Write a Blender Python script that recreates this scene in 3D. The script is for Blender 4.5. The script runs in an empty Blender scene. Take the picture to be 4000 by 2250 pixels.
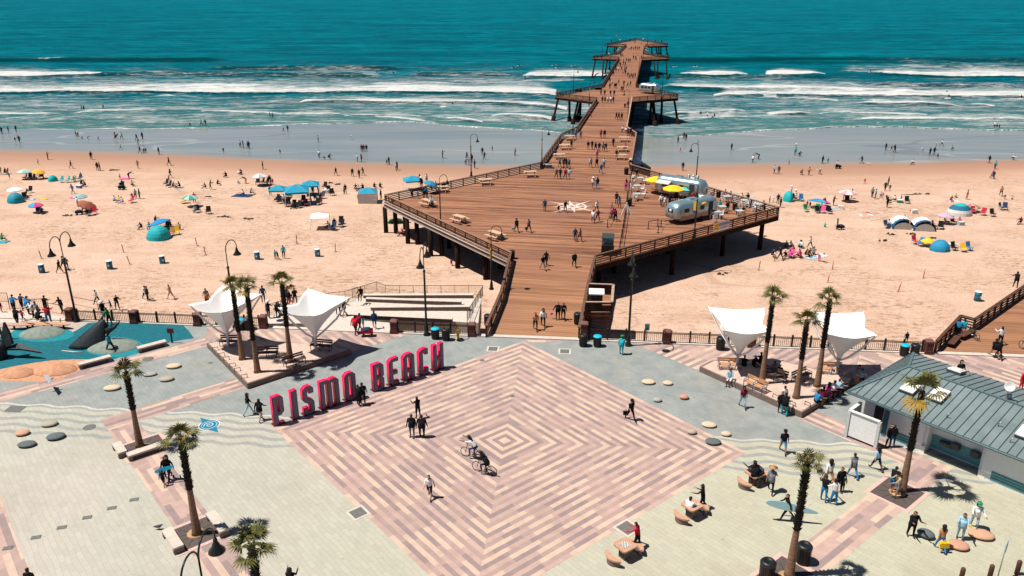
import bpy, bmesh, math, random
import numpy as np
from mathutils import Vector, Matrix
random.seed(7)
R = math.radians
sc = bpy.context.scene
# ------------------------------------------------------------ camera, sky, sun, exposure
TH = R(21.06); FPX = 3111.0; H = 29.0
CT, ST = math.cos(TH), math.sin(TH)
cd = bpy.data.cameras.new('camera'); cam = bpy.data.objects.new('camera', cd)
sc.collection.objects.link(cam); sc.camera = cam
cd.sensor_width = 36; cd.lens = 28.0; cd.clip_start = 0.5; cd.clip_end = 20000
cam.location = (0, 0, H); cam.rotation_euler = (R(90) - TH, 0, 0)
SUN_EL = 65.0; SUN_DIR = Vector((math.cos(R(SUN_EL)), 0.05, -math.sin(R(SUN_EL)))).normalized()
w = bpy.data.worlds.new('World'); sc.world = w; w.use_nodes = True
nt = w.node_tree; bg = nt.nodes['Background']
sky = nt.nodes.new('ShaderNodeTexSky'); sky.sky_type = 'NISHITA'; sky.sun_disc = False
sky.sun_elevation = R(SUN_EL); sky.sun_rotation = R(-90); sky.altitude = 10; sky.air_density = 0.55; sky.dust_density = 0.3; sky.ozone_density = 2.0
nt.links.new(sky.outputs[0], bg.inputs[0]); bg.inputs[1].default_value = 0.05
sl = bpy.data.lights.new('sun', 'SUN'); sl.energy = 5.0; sl.angle = R(0.53); sl.color = (1.0, 0.93, 0.84)
so = bpy.data.objects.new('sun', sl); sc.collection.objects.link(so); so.location = (-60, 0, 90)
so.rotation_euler = SUN_DIR.to_track_quat('-Z', 'Y').to_euler()
sc.view_settings.view_transform = 'Standard'; sc.view_settings.look = 'None'
sc.view_settings.exposure = 0.38; sc.view_settings.gamma = 1
# ------------------------------------------------------------ coordinates
def ray(px, py):
    u = (px - 2000) / FPX; v = (py - 1125) / FPX
    return (u, CT - v * ST, -ST - v * CT)
def g(px, py, z=0.0):
    d = ray(px, py); t = (z - H) / d[2]
    return Vector((d[0] * t, d[1] * t, z))
SA = R(5.25); OX, OY = 1.77, 62.78
def S2W(a, b, z=0.0):
    return Vector((OX + a * math.cos(SA) + b * math.sin(SA), OY - a * math.sin(SA) + b * math.cos(SA), z))
def W2S(x, y):
    x -= OX; y -= OY
    return (x * math.cos(SA) - y * math.sin(SA), x * math.sin(SA) + y * math.cos(SA))
def PQ(p, q): return ((p + q) / 2, (q - p) / 2)      # 45 degree paving axes -> site axes
SEA = -6.5
TB = [-200, 0.9, 1.0, 8, 20, 43, 80, 105, 125, 150, 185, 260, 400]
TZ = [-3.4, -3.4, -3.5, -3.9, -4.2, -4.45, -5.5, -6.15, -6.42, -6.62, -7.1, -8.5, -10]
def terr(x, y):
    return float(np.interp(W2S(x, y)[1], TB, TZ))
def gs(px, py):                                     # a point on the sand seen in the photograph
    z = -4.0
    for _ in range(12):
        p = g(px, py, z); z = 0.5 * z + 0.5 * terr(p.x, p.y)
    z = max(z, SEA) if False else z
    p.z = terr(p.x, p.y); return p
def hgt(px, pyb, pyt, z0=0.0):
    y = g(px, pyb, z0).y; v = (pyt - 1125) / FPX
    return H - y * (ST + v * CT) / (CT - v * ST) - z0
TILE = {'A': 100, 'B': 620, 'C': 1140, 'D': 1690}
def T(t, X, Y): return (int(t[1]) * 1000 + X / 2.576, TILE[t[0]] + Y / 2.576)
def project(p):
    dz = p.z - H; d = p.y * CT - dz * ST
    return (2000 + FPX * p.x / d, 1125 - FPX * (p.y * ST + dz * CT) / d)
# ------------------------------------------------------------ materials
MATS = {}
def mat(name, col, rough=0.8, n=0.12, scale=6.0, bump=0.0, spec=0.3, metal=0.0, stretch=(1, 1, 1), bscale=None, detail=3):
    if name in MATS: return MATS[name]
    m = bpy.data.materials.new(name); m.use_nodes = True; MATS[name] = m
    t = m.node_tree; b = t.nodes['Principled BSDF']
    b.inputs['Roughness'].default_value = rough; b.inputs['Metallic'].default_value = metal
    b.inputs['Specular IOR Level'].default_value = spec
    tc = t.nodes.new('ShaderNodeTexCoord'); mp = t.nodes.new('ShaderNodeMapping'); mp.inputs['Scale'].default_value = stretch
    t.links.new(tc.outputs['Object'], mp.inputs[0])
    nz = t.nodes.new('ShaderNodeTexNoise'); nz.inputs['Scale'].default_value = scale; nz.inputs['Detail'].default_value = detail
    t.links.new(mp.outputs[0], nz.inputs['Vector'])
    cr = t.nodes.new('ShaderNodeValToRGB')
    cr.color_ramp.elements[0].position = 0.3; cr.color_ramp.elements[1].position = 0.7
    cr.color_ramp.elements[0].color = [max(0, c * (1 - n)) for c in col] + [1]
    cr.color_ramp.elements[1].color = [min(1, c * (1 + n)) for c in col] + [1]
    t.links.new(nz.outputs[0], cr.inputs[0]); t.links.new(cr.outputs[0], b.inputs['Base Color'])
    if bump:
        bp = t.nodes.new('ShaderNodeBump'); bp.inputs['Strength'].default_value = bump; bp.inputs['Distance'].default_value = 0.05
        if bscale:
            n2 = t.nodes.new('ShaderNodeTexNoise'); n2.inputs['Scale'].default_value = bscale; t.links.new(mp.outputs[0], n2.inputs['Vector'])
            t.links.new(n2.outputs[0], bp.inputs['Height'])
        else: t.links.new(nz.outputs[0], bp.inputs['Height'])
        t.links.new(bp.outputs[0], b.inputs['Normal'])
    return m
class G:                                            # tiny node helper
    def __init__(s, name):
        s.m = bpy.data.materials.new(name); s.m.use_nodes = True; s.t = s.m.node_tree; s.b = s.t.nodes['Principled BSDF']
    def n(s, ty, **k):
        x = s.t.nodes.new('ShaderNode' + ty)
        for a, v in k.items(): setattr(x, a, v)
        return x
    def L(s, a, b): s.t.links.new(a, b)
    def set(s, inp, v):
        if hasattr(v, 'is_output') or isinstance(v, bpy.types.NodeSocket): s.L(v, inp)
        else: inp.default_value = v
    def math(s, op, a, b=0.0, c=0.0, clamp=False):
        x = s.n('Math', operation=op, use_clamp=clamp); s.set(x.inputs[0], a); s.set(x.inputs[1], b); s.set(x.inputs[2], c); return x.outputs[0]
    def mix(s, f, a, b, bt='MIX'):
        x = s.n('Mix', data_type='RGBA', blend_type=bt); s.set(x.inputs[0], f)
        for i, v in ((6, a), (7, b)):
            if isinstance(v, (tuple, list)): v = tuple(v[:3]) + (1,)
            s.set(x.inputs[i], v)
        return x.outputs[2]
    def noise(s, vec, scale, detail=3, rough=0.5, stretch=None, dist=0.0):
        if stretch:
            mp = s.n('Mapping'); mp.inputs['Scale'].default_value = stretch; s.L(vec, mp.inputs[0]); vec = mp.outputs[0]
        x = s.n('TexNoise'); s.L(vec, x.inputs['Vector']); x.inputs['Scale'].default_value = scale
        x.inputs['Detail'].default_value = detail; x.inputs['Roughness'].default_value = rough; x.inputs['Distortion'].default_value = dist; return x.outputs[0]
    def ramp(s, f, a, b, lo=0.0, hi=1.0):
        x = s.n('MapRange'); x.clamp = True; s.set(x.inputs[0], f); x.inputs[1].default_value = a; x.inputs[2].default_value = b
        x.inputs[3].default_value = lo; x.inputs[4].default_value = hi; return x.outputs[0]
    def obj(s): return s.n('TexCoord').outputs['Object']
    def bump(s, h, st=0.5, d=0.05):
        x = s.n('Bump'); x.inputs['Strength'].default_value = st; x.inputs['Distance'].default_value = d; s.L(h, x.inputs['Height']); s.L(x.outputs[0], s.b.inputs['Normal'])
    def col(s, c): s.set(s.b.inputs['Base Color'], c if not isinstance(c, tuple) else c + (1,))
PAL = {'k': ((.010, .011, .014), 'black'), 'n': ((.02, .05, .12), 'navy'), 'w': ((.72, .72, .74), 'white'), 'g': ((.16, .17, .19), 'grey'),
       'b': ((.03, .20, .45), 'blue'), 't': ((.02, .36, .42), 'turquoise'), 'r': ((.50, .02, .04), 'red'), 'p': ((.70, .10, .30), 'pink'),
       'y': ((.85, .50, .03), 'yellow'), 'o': ((.42, .20, .10), 'tan'), 'm': ((.18, .02, .05), 'maroon'), 'l': ((.30, .48, .60), 'light blue'),
       's': ((.40, .20, .13), 'bare'), 'e': ((.02, .24, .10), 'green'), 'x': ((.38, .30, .20), 'khaki')}
def cl(c): return mat('cloth_' + PAL[c][1].replace(' ', '_'), PAL[c][0], rough=.9, n=.2, scale=9, spec=.1)
SKIN = mat('skin', (.36, .17, .105), rough=.6, n=.08, scale=12); SKINS = [SKIN, mat('skin_dark', (.14, .06, .035), rough=.6), mat('skin_fair', (.50, .28, .20), rough=.6)]
HAIR = mat('hair', (.012, .008, .006), rough=.7, n=.3, scale=30)
SHOE = mat('shoes', (.03, .03, .03), rough=.7)
WOOD_R = mat('railing_wood', (.085, .042, .027), rough=.8, n=.35, scale=5, stretch=(1, 1, 1), spec=.15)
WOOD_D = mat('pile_wood', (.018, .011, .009), rough=.9, n=.4, scale=3, stretch=(2, 2, .3), spec=.1)  # darkened so the colour deepens the shade under the deck
WOOD_C = mat('capping_wood', (.38, .26, .19), rough=.8, n=.3, scale=4)
WOOD_T = mat('table_wood', (.52, .36, .24), rough=.75, n=.15, scale=5, stretch=(4, 1, 1))
BLACK = mat('black_paint', (.010, .012, .013), rough=.45, n=.1, spec=.4)
WHITE = mat('white_paint', (.72, .72, .71), rough=.5, n=.05)
CONC = mat('concrete', (.52, .465, .41), rough=.9, n=.1, scale=3, bump=.15)
CONC_SHADE = mat('concrete_shade_dark', (.17, .125, .105), rough=.9, n=.15, scale=3, bump=.2)  # concrete darkened; shade on wall faces is put into this colour
BRICK = mat('brick', (.10, .035, .028), rough=.85, n=.3, scale=14, bump=.3)
METAL = mat('galvanised_metal', (.42, .42, .42), rough=.45, metal=.6)
CYAN = mat('cyan_plastic', (.01, .42, .62), rough=.5)
# ------------------------------------------------------------ mesh builder
class MB:
    def __init__(s): s.v = []; s.f = []; s.mi = []; s.m = 0; s.sm = []
    def add(s, vs, fs, smooth=False):
        o = len(s.v); s.v += [tuple(v) for v in vs]
        for f in fs: s.f.append([i + o for i in f]); s.mi.append(s.m); s.sm.append(smooth)
    def box(s, c, d, rz=0.0, M=None):
        x, y, z = d[0] / 2, d[1] / 2, d[2] / 2
        vs = [Vector((sx * x, sy * y, sz * z)) for sz in (-1, 1) for sy in (-1, 1) for sx in (-1, 1)]
        Q = M if M is not None else Matrix.Rotation(rz, 3, 'Z')
        vs = [Q @ v + Vector(c) for v in vs]
        s.add(vs, [(0, 2, 3, 1), (4, 5, 7, 6), (0, 1, 5, 4), (1, 3, 7, 5), (3, 2, 6, 7), (2, 0, 4, 6)]); return s
    def bar(s, p, q, w, h, up=(0, 0, 1)):            # beam between two points
        p, q = Vector(p), Vector(q); d = (q - p); L = d.length; d.normalize()
        u = Vector(up); x = d.cross(u)
        if x.length < 1e-4: x = Vector((1, 0, 0))
        x.normalize(); u = x.cross(d)
        M = Matrix((x, d, u)).transposed()
        return s.box((p + q) / 2, (w, L, h), M=M)
    def tube(s, pts, r, n=8, cap=True, smooth=True):
        pts = [Vector(p) for p in pts]
        if not isinstance(r, (list, tuple)): r = [r] * len(pts)
        vs = []; fs = []; px = None
        for i, p in enumerate(pts):
            d = (pts[min(i + 1, len(pts) - 1)] - pts[max(i - 1, 0)]).normalized()
            if px is None: px = d.orthogonal().normalized()
            x = (px - d * px.dot(d)).normalized(); px = x; y = d.cross(x)
            for k in range(n):
                a = 2 * math.pi * k / n; vs.append(p + (x * math.cos(a) + y * math.sin(a)) * r[i])
        for i in range(len(pts) - 1):
            for k in range(n):
                a, b = i * n + k, i * n + (k + 1) % n; fs.append((a, b, b + n, a + n))
        if cap: fs.append(tuple(range(n - 1, -1, -1))); fs.append(tuple(range((len(pts) - 1) * n, len(pts) * n)))
        s.add(vs, fs, smooth); return s
    def lathe(s, prof, c=(0, 0, 0), n=16, sx=1, sy=1, smooth=True):
        vs = []; fs = []
        for r, z in prof:
            for k in range(n):
                a = 2 * math.pi * k / n; vs.append((c[0] + r * math.cos(a) * sx, c[1] + r * math.sin(a) * sy, c[2] + z))
        for i in range(len(prof) - 1):
            for k in range(n):
                a, b = i * n + k, i * n + (k + 1) % n; fs.append((a, b, b + n, a + n))
        fs.append(tuple(range(n - 1, -1, -1))); fs.append(tuple(range((len(prof) - 1) * n, len(prof) * n)))
        s.add(vs, fs, smooth); return s
    def prism(s, poly, z0, z1):
        n = len(poly); A = sum(poly[i][0] * poly[(i + 1) % n][1] - poly[(i + 1) % n][0] * poly[i][1] for i in range(n))
        if A < 0: poly = poly[::-1]
        vs = [(p[0], p[1], z0) for p in poly] + [(p[0], p[1], z1) for p in poly]
        fs = [tuple(range(n - 1, -1, -1)), tuple(range(n, 2 * n))] + [(i, (i + 1) % n, n + (i + 1) % n, n + i) for i in range(n)]
        s.add(vs, fs); return s
    def face(s, pts): s.add(pts, [tuple(range(len(pts)))]); return s
    def mesh(s, name, mats):
        me = bpy.data.meshes.new(name); me.from_pydata(s.v, [], s.f)
        for m in (mats if isinstance(mats, (list, tuple)) else [mats]): me.materials.append(m)
        me.polygons.foreach_set('material_index', s.mi); me.polygons.foreach_set('use_smooth', s.sm)
        me.update(); return me
    def build(s, name, mats, parent=None): return link(name, s.mesh(name, mats), parent)
def link(name, me, parent=None, loc=None):
    o = bpy.data.objects.new(name, me); sc.collection.objects.link(o)
    if parent is not None: o.parent = parent
    if loc is not None: o.location = loc
    return o
REG = []
def reg(o, label, cat, group=None):
    o['label'] = label; o['category'] = cat
    if group: o['group'] = group
    REG.append(o); return o
def thing(name, label, cat, loc=(0, 0, 0), rz=0.0, group=None, s=1.0):
    o = bpy.data.objects.new(name, None); sc.collection.objects.link(o)
    o.location = loc; o.rotation_euler = (0, 0, rz); o.scale = (s, s, s)
    return reg(o, label, cat, group)
def struct(o, kind='structure'): o['kind'] = kind; return o
def copy_tree(o, parent=None):
    c = o.copy(); sc.collection.objects.link(c); c.parent = parent
    for ch in o.children: copy_tree(ch, c)
    return c
PROTO = {}
def spawn(key, maker, label, cat, loc, rz=0.0, group=None, s=1.0):
    if key not in PROTO: o = PROTO[key] = maker()
    else: o = copy_tree(PROTO[key])
    o.location = loc; o.rotation_euler = (0, 0, rz); o.scale = (s, s, s)
    return reg(o, label, cat, group)
def empty(name):
    o = bpy.data.objects.new(name, None); sc.collection.objects.link(o); return o
SITE = lambda o: (setattr(o, 'location', (OX, OY, 0)), setattr(o, 'rotation_euler', (0, 0, -SA)), o)[2]
# ------------------------------------------------------------ terrain: beach
def grid_mesh(name, X, Y, Z, m, attrs=None):
    ny, nx = X.shape
    me = bpy.data.meshes.new(name); me.vertices.add(nx * ny)
    co = np.stack([X, Y, Z], -1).reshape(-1, 3).astype(np.float32); me.vertices.foreach_set('co', co.ravel())
    i = np.arange((ny - 1) * (nx - 1)); r = i // (nx - 1); c = i % (nx - 1); a = r * nx + c
    q = np.stack([a, a + 1, a + nx + 1, a + nx], -1).astype(np.int32)
    me.loops.add(q.size); me.loops.foreach_set('vertex_index', q.ravel()); me.polygons.add(len(q))
    me.polygons.foreach_set('loop_start', np.arange(0, q.size, 4, dtype=np.int32)); me.polygons.foreach_set('loop_total', np.full(len(q), 4, dtype=np.int32))
    me.polygons.foreach_set('use_smooth', np.ones(len(q), dtype=bool)); me.update(calc_edges=True)
    for k, v in (attrs or {}).items():
        at = me.attributes.new(k, 'FLOAT', 'POINT'); at.data.foreach_set('value', v.astype(np.float32).ravel())
    me.materials.append(m); return link(name, me)
def vnoise(x, y, seed=0):                           # smooth value noise in numpy
    def h(i, j):
        n = np.sin(i * 127.1 + j * 311.7 + seed * 74.7) * 43758.5453; return n - np.floor(n)
    i, j = np.floor(x), np.floor(y); fx, fy = x - i, y - j; fx = fx * fx * (3 - 2 * fx); fy = fy * fy * (3 - 2 * fy)
    return (h(i, j) * (1 - fx) + h(i + 1, j) * fx) * (1 - fy) + (h(i, j + 1) * (1 - fx) + h(i + 1, j + 1) * fx) * fy
def npproj(X, Y, Z):
    D = Y * CT - (Z - H) * ST; return 2000 + FPX * X / D, 1125 - FPX * (Y * ST + (Z - H) * CT) / D
ys = np.concatenate([np.arange(56, 140, .8), np.arange(140, 260, 1.2), np.arange(260, 420, 10)])
u = np.linspace(-1.15, 1.15, 420)
X = np.outer(ys, u) * .9; Y = np.repeat(ys[:, None], 420, 1)
a_ = (X - OX) * math.cos(SA) - (Y - OY) * math.sin(SA); b_ = (X - OX) * math.sin(SA) + (Y - OY) * math.cos(SA)
Z = np.interp(b_, TB, TZ)
dry = np.clip(1 - (b_ - 55) / 55, 0, 1)
Z += (vnoise(X / 2.2, Y / 2.2) - .5) * .16 * dry + (vnoise(X / .9, Y / .9, 3) - .5) * .05 * dry
PX, PY = npproj(X, Y, Z)
bx = [-900, 0, 600, 1200, 1800, 2200, 2700, 3300, 3700, 4000, 4900]; by = [588, 590, 600, 634, 646, 652, 648, 640, 632, 622, 615]
by_ = np.interp(PX, bx, by)
d = (by_ - PY) + (vnoise(X / 9, Y / 3, 5) - .5) * 9     # px above the wet line
wet = np.clip(d / 22 + .5, 0, 1) ** 1.3; damp = np.clip((d + 115) / 115, 0, 1)
m = G('sand'); P = m.n('TexCoord').outputs['Object']
at = lambda k: m.n('Attribute', attribute_name=k).outputs['Fac']
n1 = m.noise(P, .25, 4); n2 = m.noise(P, 2.5, 4, .6, (1, 1.6, 1)); n3 = m.noise(P, 9, 2)
c = m.mix(m.ramp(n1, .35, .65), (.57, .40, .30), (.63, .455, .355))
c = m.mix(m.math('MULTIPLY', m.ramp(n2, .56, .74), .38), c, (.33, .205, .145))
clump = m.math('MULTIPLY', m.ramp(m.noise(P, .10, 4, .6), .44, .56), m.ramp(m.noise(P, 1.1, 5, .75, (1, 2.4, 1)), .50, .60))
c = m.mix(m.math('MULTIPLY', clump, .8), c, (.27, .165, .105))
tk = m.math('ABSOLUTE', m.math('SUBTRACT', m.noise(P, .03, 2, .4, (.35, 1.2, 1)), .5)); c = m.mix(m.ramp(tk, .0008, .0022, .35, 0), c, (.30, .19, .13)); c = m.mix(m.ramp(at('damp'), 0, .7), c, (.44, .275, .20)); c = m.mix(m.ramp(at('damp'), .5, 1.0), c, (.30, .17, .12))
c = m.mix(m.ramp(m.noise(P, .35, 3, .5, (.3, 2, 1)), .3, .7, 0, .22), c, (.36, .19, .11))
wet_sky = m.mix(m.ramp(m.noise(P, .06, 3, .5, (.5, 2, 1)), .3, .7), (.185, .23, .23), (.27, .285, .27)); ct = m.math('ABSOLUTE', m.math('SUBTRACT', m.noise(P, .016, 3, .5, (.35, 1.6, 1)), .5)); wet_sky = m.mix(m.ramp(ct, .0015, .004, .5, 0), wet_sky, (.42, .42, .40)); ct2 = m.math('ABSOLUTE', m.math('SUBTRACT', m.noise(P, .022, 2, .5, (.3, 1.8, 1)), .45)); wet_sky = m.mix(m.ramp(ct2, .003, .010, .35, 0), wet_sky, (.10, .115, .115))  # wet sand; blue-grey sky reflection painted into its base colour
c = m.mix(at('wet'), c, wet_sky); m.col(c)
m.set(m.b.inputs['Roughness'], m.math('MULTIPLY_ADD', at('wet'), -.78, .95)); m.set(m.b.inputs['Specular IOR Level'], m.math('MULTIPLY_ADD', at('wet'), .35, .1))
hb = m.math('MULTIPLY', m.math('ADD', m.math('MULTIPLY', n2, 1.0), m.math('MULTIPLY', n3, .35)), m.math('SUBTRACT', 1.0, at('damp'), 0, True))
m.bump(hb, .75, .28)
struct(grid_mesh('sand', X, Y, Z, m.m, {'wet': wet, 'damp': damp * (1 - wet * .0)}))
# ------------------------------------------------------------ sea
ys = [150.0]
while ys[-1] < 9000: ys.append(ys[-1] + max(.45, ys[-1] ** 2 / 29000 / 3.0 * .55))
ys = np.array(ys); u = np.linspace(-1.1, 1.1, 760)
X = np.outer(ys, u) * .78; Y = np.repeat(ys[:, None], 760, 1)
PX, PY = npproj(X, Y, np.full_like(X, SEA))
ex = [-900, 0, 400, 840, 1000, 1200, 1400, 1600, 1700, 1850, 2000, 2160, 2350, 2500, 2560, 2680, 2800, 3000, 3370, 3500, 3860, 4000, 4900]
ey = [509, 508, 505, 500, 493, 486, 481, 477, 483, 496, 505, 515, 545, 556, 549, 535, 525, 508, 492, 496, 505, 507, 510]
EDGE = np.interp(PX, ex, ey) + (vnoise(X / 6, Y * 0 + 3) - .5) * 5 + (vnoise(X / 1.6, Y * 0 + 9) - .5) * 2.0
foam = np.zeros_like(X); lift = np.zeros_like(X)
# crest: xs, bottom-edge ys, thickness px, strength, soft trail px behind (further out), dark face px in front
CR = [([-900, 0, 150, 260, 400], [300, 302, 303, 299, 292], [15, 15, 14, 6, 1], 1.2, 8),
 ([60, 240, 350, 470, 580, 660], [238, 236, 235, 234, 234, 236], [0, 1.2, 1, 2.5, 2.5, 0], .75, 0),
 ([400, 520, 620, 760], [291, 290, 291, 293], [1, 2, 1, 0], .8, 0),
 ([960, 1100, 1230, 1400, 1520], [292, 292, 291, 296, 298], [1, 2, 2, 2, 0], .62, 14),
 ([-900, 0, 120, 230, 400, 640, 900, 1000, 1400, 1700, 2000, 2176], [366, 368, 367, 364, 366, 365, 367, 368, 364, 365, 367, 373], [17, 16, 12, 9, 12, 13, 14, 15, 12, 17, 17, 18], 1.25, 22),
 ([150, 300, 500, 600, 1000, 1200], [350, 352, 348, 343, 345, 347], [0, 5, 6, 9, 10, 0], 1.0, 10),
 ([1330, 1500, 1700, 1900], [350, 345, 350, 352], [0, 8, 10, 2], .95, 12),
 ([580, 660, 700], [378, 377, 379], [0, 4, 0], 1.0, 2),
 ([1170, 1190, 1310, 1400, 1500, 1640, 1800, 2000, 2100, 2212], [399, 398, 398, 399, 402, 404, 402, 409, 416, 428], [0, 5, 3, 8, 9, 9, 6, 7, 9, 8], 1.1, 7),
 ([1725, 1745], [418, 419], [4, 4], 1, 1),
 ([-300, 0, 120, 235], [452, 453, 452, 447], [5, 6, 5, 1], 1.0, 8),
 ([290, 420, 550, 700, 790, 791, 900, 1010, 1100], [442, 438, 434, 434, 433, 441, 442, 444, 446], [1, 4, 4, 4, 2, 5, 5, 4, 3], 1.0, 10),
 ([1110, 1200, 1330], [444, 448, 446], [2, 4, 3], 1, 6),
 ([1345, 1500, 1640, 1650], [453, 453, 456, 456], [3, 3, 4, 0], 1, 7),
 ([1470, 1560, 1610, 1700], [457, 465, 470, 480], [3, 5, 5, 3], 1.0, 5), ([1685, 1780], [453, 452], [3, 2], .9, 5),
 ([1745, 1810, 1885], [460, 470, 479], [3, 7, 5], 1.0, 6), ([1925, 2000, 2165], [455, 459, 469], [5, 8, 9], 1.1, 9),
 ([20, 120], [466, 465], [2, 2], .9, 2), ([180, 300, 400], [463, 460, 459], [1, 1, 1], .8, 2), ([455, 700], [460, 453], [2, 3], .9, 2),
 ([2035, 2070, 2200, 2340, 2420], [300, 302, 304, 303, 300], [0, 13, 17, 15, 12], 1.25, 7), ([2040, 2150, 2280], [318, 319, 314], [3, 3, 1], .9, 5),
 ([2650, 2720, 2800, 2916, 2920], [288, 298, 301, 296, 290], [0, 8, 15, 8, 0], 1.15, 6),
 ([2990, 3060, 3130, 3222], [292, 298, 296, 289], [12, 16, 12, 3], 1.2, 4),
 ([3400, 3460, 3600, 3700, 3800, 4000, 4900], [283, 292, 299, 303, 303, 306, 308], [1, 8, 8, 15, 17, 18, 18], 1.2, 12),
 ([3270, 3370, 3500], [278, 284, 284], [0, 5, 0], .55, 12), ([3480, 3600, 3750], [256, 268, 276], [1, 6, 3], .6, 8),
 ([2580, 2680, 2780, 2900, 3000, 3140, 3350, 3600], [342, 347, 350, 354, 352, 352, 356, 366], [1, 7, 9, 9, 14, 10, 7, 5], 1.05, 12),
 ([2790, 2900, 3000, 3150, 3300, 3600, 3900, 4000, 4900], [374, 378, 375, 374, 380, 381, 380, 382, 384], [6, 10, 9, 10, 16, 16, 15, 17, 17], 1.2, 14),
 ([3250, 3320, 3400], [322, 334, 348], [1, 4, 6], .6, 8),
 ([3055, 3150, 3275], [383, 391, 397], [2, 6, 6], 1.0, 5), ([2985, 3036], [381, 383], [8, 8], 1.0, 5),
 ([3345, 3450, 3600, 3750], [403, 410, 409, 414], [2, 8, 8, 1], 1.05, 10), ([3765, 3885], [409, 417], [1, 7], 1.0, 6),
 ([2600, 2700, 2800, 2910], [443, 449, 445, 436], [4, 9, 8, 4], .95, 22), ([2640, 2750, 2915], [466, 466, 458], [3, 4, 3], .95, 12),
 ([3000, 3080, 3170], [450, 450, 446], [9, 8, 3], 1.1, 8), ([3200, 3320, 3330, 3625], [447, 444, 447, 451], [3, 2, 4, 6], 1.05, 7),
 ([3350, 3500, 3700, 3880, 3881, 4000, 4500], [465, 470, 468, 468, 464, 471, 470], [2, 5, 5, 5, 3, 4, 4], 1.05, 12),
 ([3425, 3440], [482, 481], [4, 2], 1, 2), ([2945, 3160], [450, 447], [2, 2], .9, 3), ([2760, 2810], [501, 499], [3, 2], 1, 1), ([2890, 2950, 3000], [500, 501, 502], [1, 2, 2], 1, 1)]
ragX = (vnoise(X / 5, Y / 5, 1) - .5) * 3.4 + (vnoise(X / 1.3, Y / 1.3, 2) - .5) * 2.6
FACE = []
for xs, yb, th, st, tr in CR:
    m_ = (PX >= xs[0]) & (PX <= xs[-1])
    b = np.interp(PX, xs, yb) + ragX * .8; t = np.interp(PX, xs, th) * 1.22 + ragX * .5
    up = b - PY                                       # px above the foam front
    st = st * (.62 + .55 * vnoise(X / 17 + xs[0], Y / 30 + 2, 6)); inside = np.clip(up / 1.2, 0, 1) * np.clip((t - up) / 2.5 + .5, 0, 1) * (t > .4)
    foam = np.maximum(foam, np.where(m_, inside * st, 0))
    if tr:
        e = np.clip(np.minimum(PX - xs[0], xs[-1] - PX) / 60, 0, 1)
        f2 = np.clip(up / 1.2, 0, 1) * np.exp(-np.clip(up - t, 0, None) / (tr * 1.7)) * .78 * np.minimum(st, 1)
        foam = np.maximum(foam, np.where(m_, f2 * e, 0))
    e = np.clip(np.minimum(PX - xs[0], xs[-1] - PX) / 40, 0, 1)
    if max(th) > 6: FACE.append((m_, e, up))
    k = PY / 400.0
    lift = np.maximum(lift, np.where(m_, e * np.exp(-((up - t * .4) / (t * .5 + 3)) ** 2), 0) * np.clip(np.max(th) / 14, .15, 1) * 0.9)
surf = np.clip((PY - 330) / 60, 0, 1) * np.clip((EDGE - PY + 30) / 60, 0, 1)
foam = np.maximum(foam, surf * (.20 + .16 * vnoise(X / 25, Y / 9, 12)))
dE = EDGE - PY                                       # swash edge
foam = np.maximum(foam, np.clip(1 - np.abs(dE - 1.6) / 1.9, 0, 1) * 1.0)
# swells further out, as dark faces
DW = [([-900, 0, 60, 500, 700, 900], [241, 241, 240, 240, 240, 238], .6), ([780, 1000, 1180, 1500, 1600], [271, 272, 271, 273, 276], .55), ([160, 240, 420, 760, 1000, 1500], [292, 297, 296, 293, 298, 299], .5),
 ([1270, 1400, 1570], [265, 270, 273], .5), ([1560, 1750, 1850, 2040], [298, 295, 296, 296], .5), ([1740, 1900], [322, 322], .3), ([2480, 2700, 3000, 3500, 4000, 4900], [236, 240, 238, 238, 243, 243], .6), ([3000, 3400, 3800], [248, 246, 250], .35),
 ([3600, 3900, 4900], [267, 265, 268], .4), ([3380, 3480, 3600, 4000], [333, 335, 338, 342], .45), ([2640, 2760, 2900], [358, 357, 360], .4), ([2560, 2800, 3000, 3300], [300, 305, 306, 300], .4), ([3400, 3600, 3640], [279, 281, 280], .4)]
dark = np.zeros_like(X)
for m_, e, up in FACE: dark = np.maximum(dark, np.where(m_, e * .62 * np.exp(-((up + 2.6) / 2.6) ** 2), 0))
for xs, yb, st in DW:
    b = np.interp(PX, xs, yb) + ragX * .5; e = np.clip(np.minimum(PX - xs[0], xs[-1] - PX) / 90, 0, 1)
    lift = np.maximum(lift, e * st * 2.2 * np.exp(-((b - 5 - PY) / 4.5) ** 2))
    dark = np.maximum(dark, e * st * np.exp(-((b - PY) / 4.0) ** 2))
fade = np.clip(dE / 25, 0, 1)
Z = SEA + lift * fade + (vnoise(X / 14, Y / 5, 8) - .5) * .35 * fade + (vnoise(X / 60, Y / 18, 4) - .5) * .8 * np.clip((Y - 330) / 200, 0, 1)
Z = np.where(dE < 0, SEA - 1.2 - np.minimum(-dE, 30) * .03, Z + .03)
shal = np.clip(1 - dE / 130, 0, 1)
m = G('sea_water'); P = m.n('TexCoord').outputs['Object']
at = lambda k: m.n('Attribute', attribute_name=k).outputs['Fac']
r1 = m.noise(P, .22, 6, .72, (.30, 1.5, 1)); r2 = m.noise(P, .8, 4, .65, (.35, 1.5, 1)); r3 = m.noise(P, .018, 3, .5, (.4, 1.5, 1))
c = m.mix(m.ramp(r3, .3, .7), (.0003, .16, .215), (.0004, .235, .30))
c = m.mix(m.ramp(r1, .40, .58), (.0003, .085, .115), c); r4 = m.noise(P, .035, 6, .78, (.30, 1.3, 1)); c = m.mix(m.ramp(r4, .40, .53, .70, 0), c, (.0002, .075, .115)); m.b.inputs['IOR'].default_value = 1.10
c = m.mix(m.ramp(at('shallow'), 0, 1), c, (.07, .20, .205))
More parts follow.
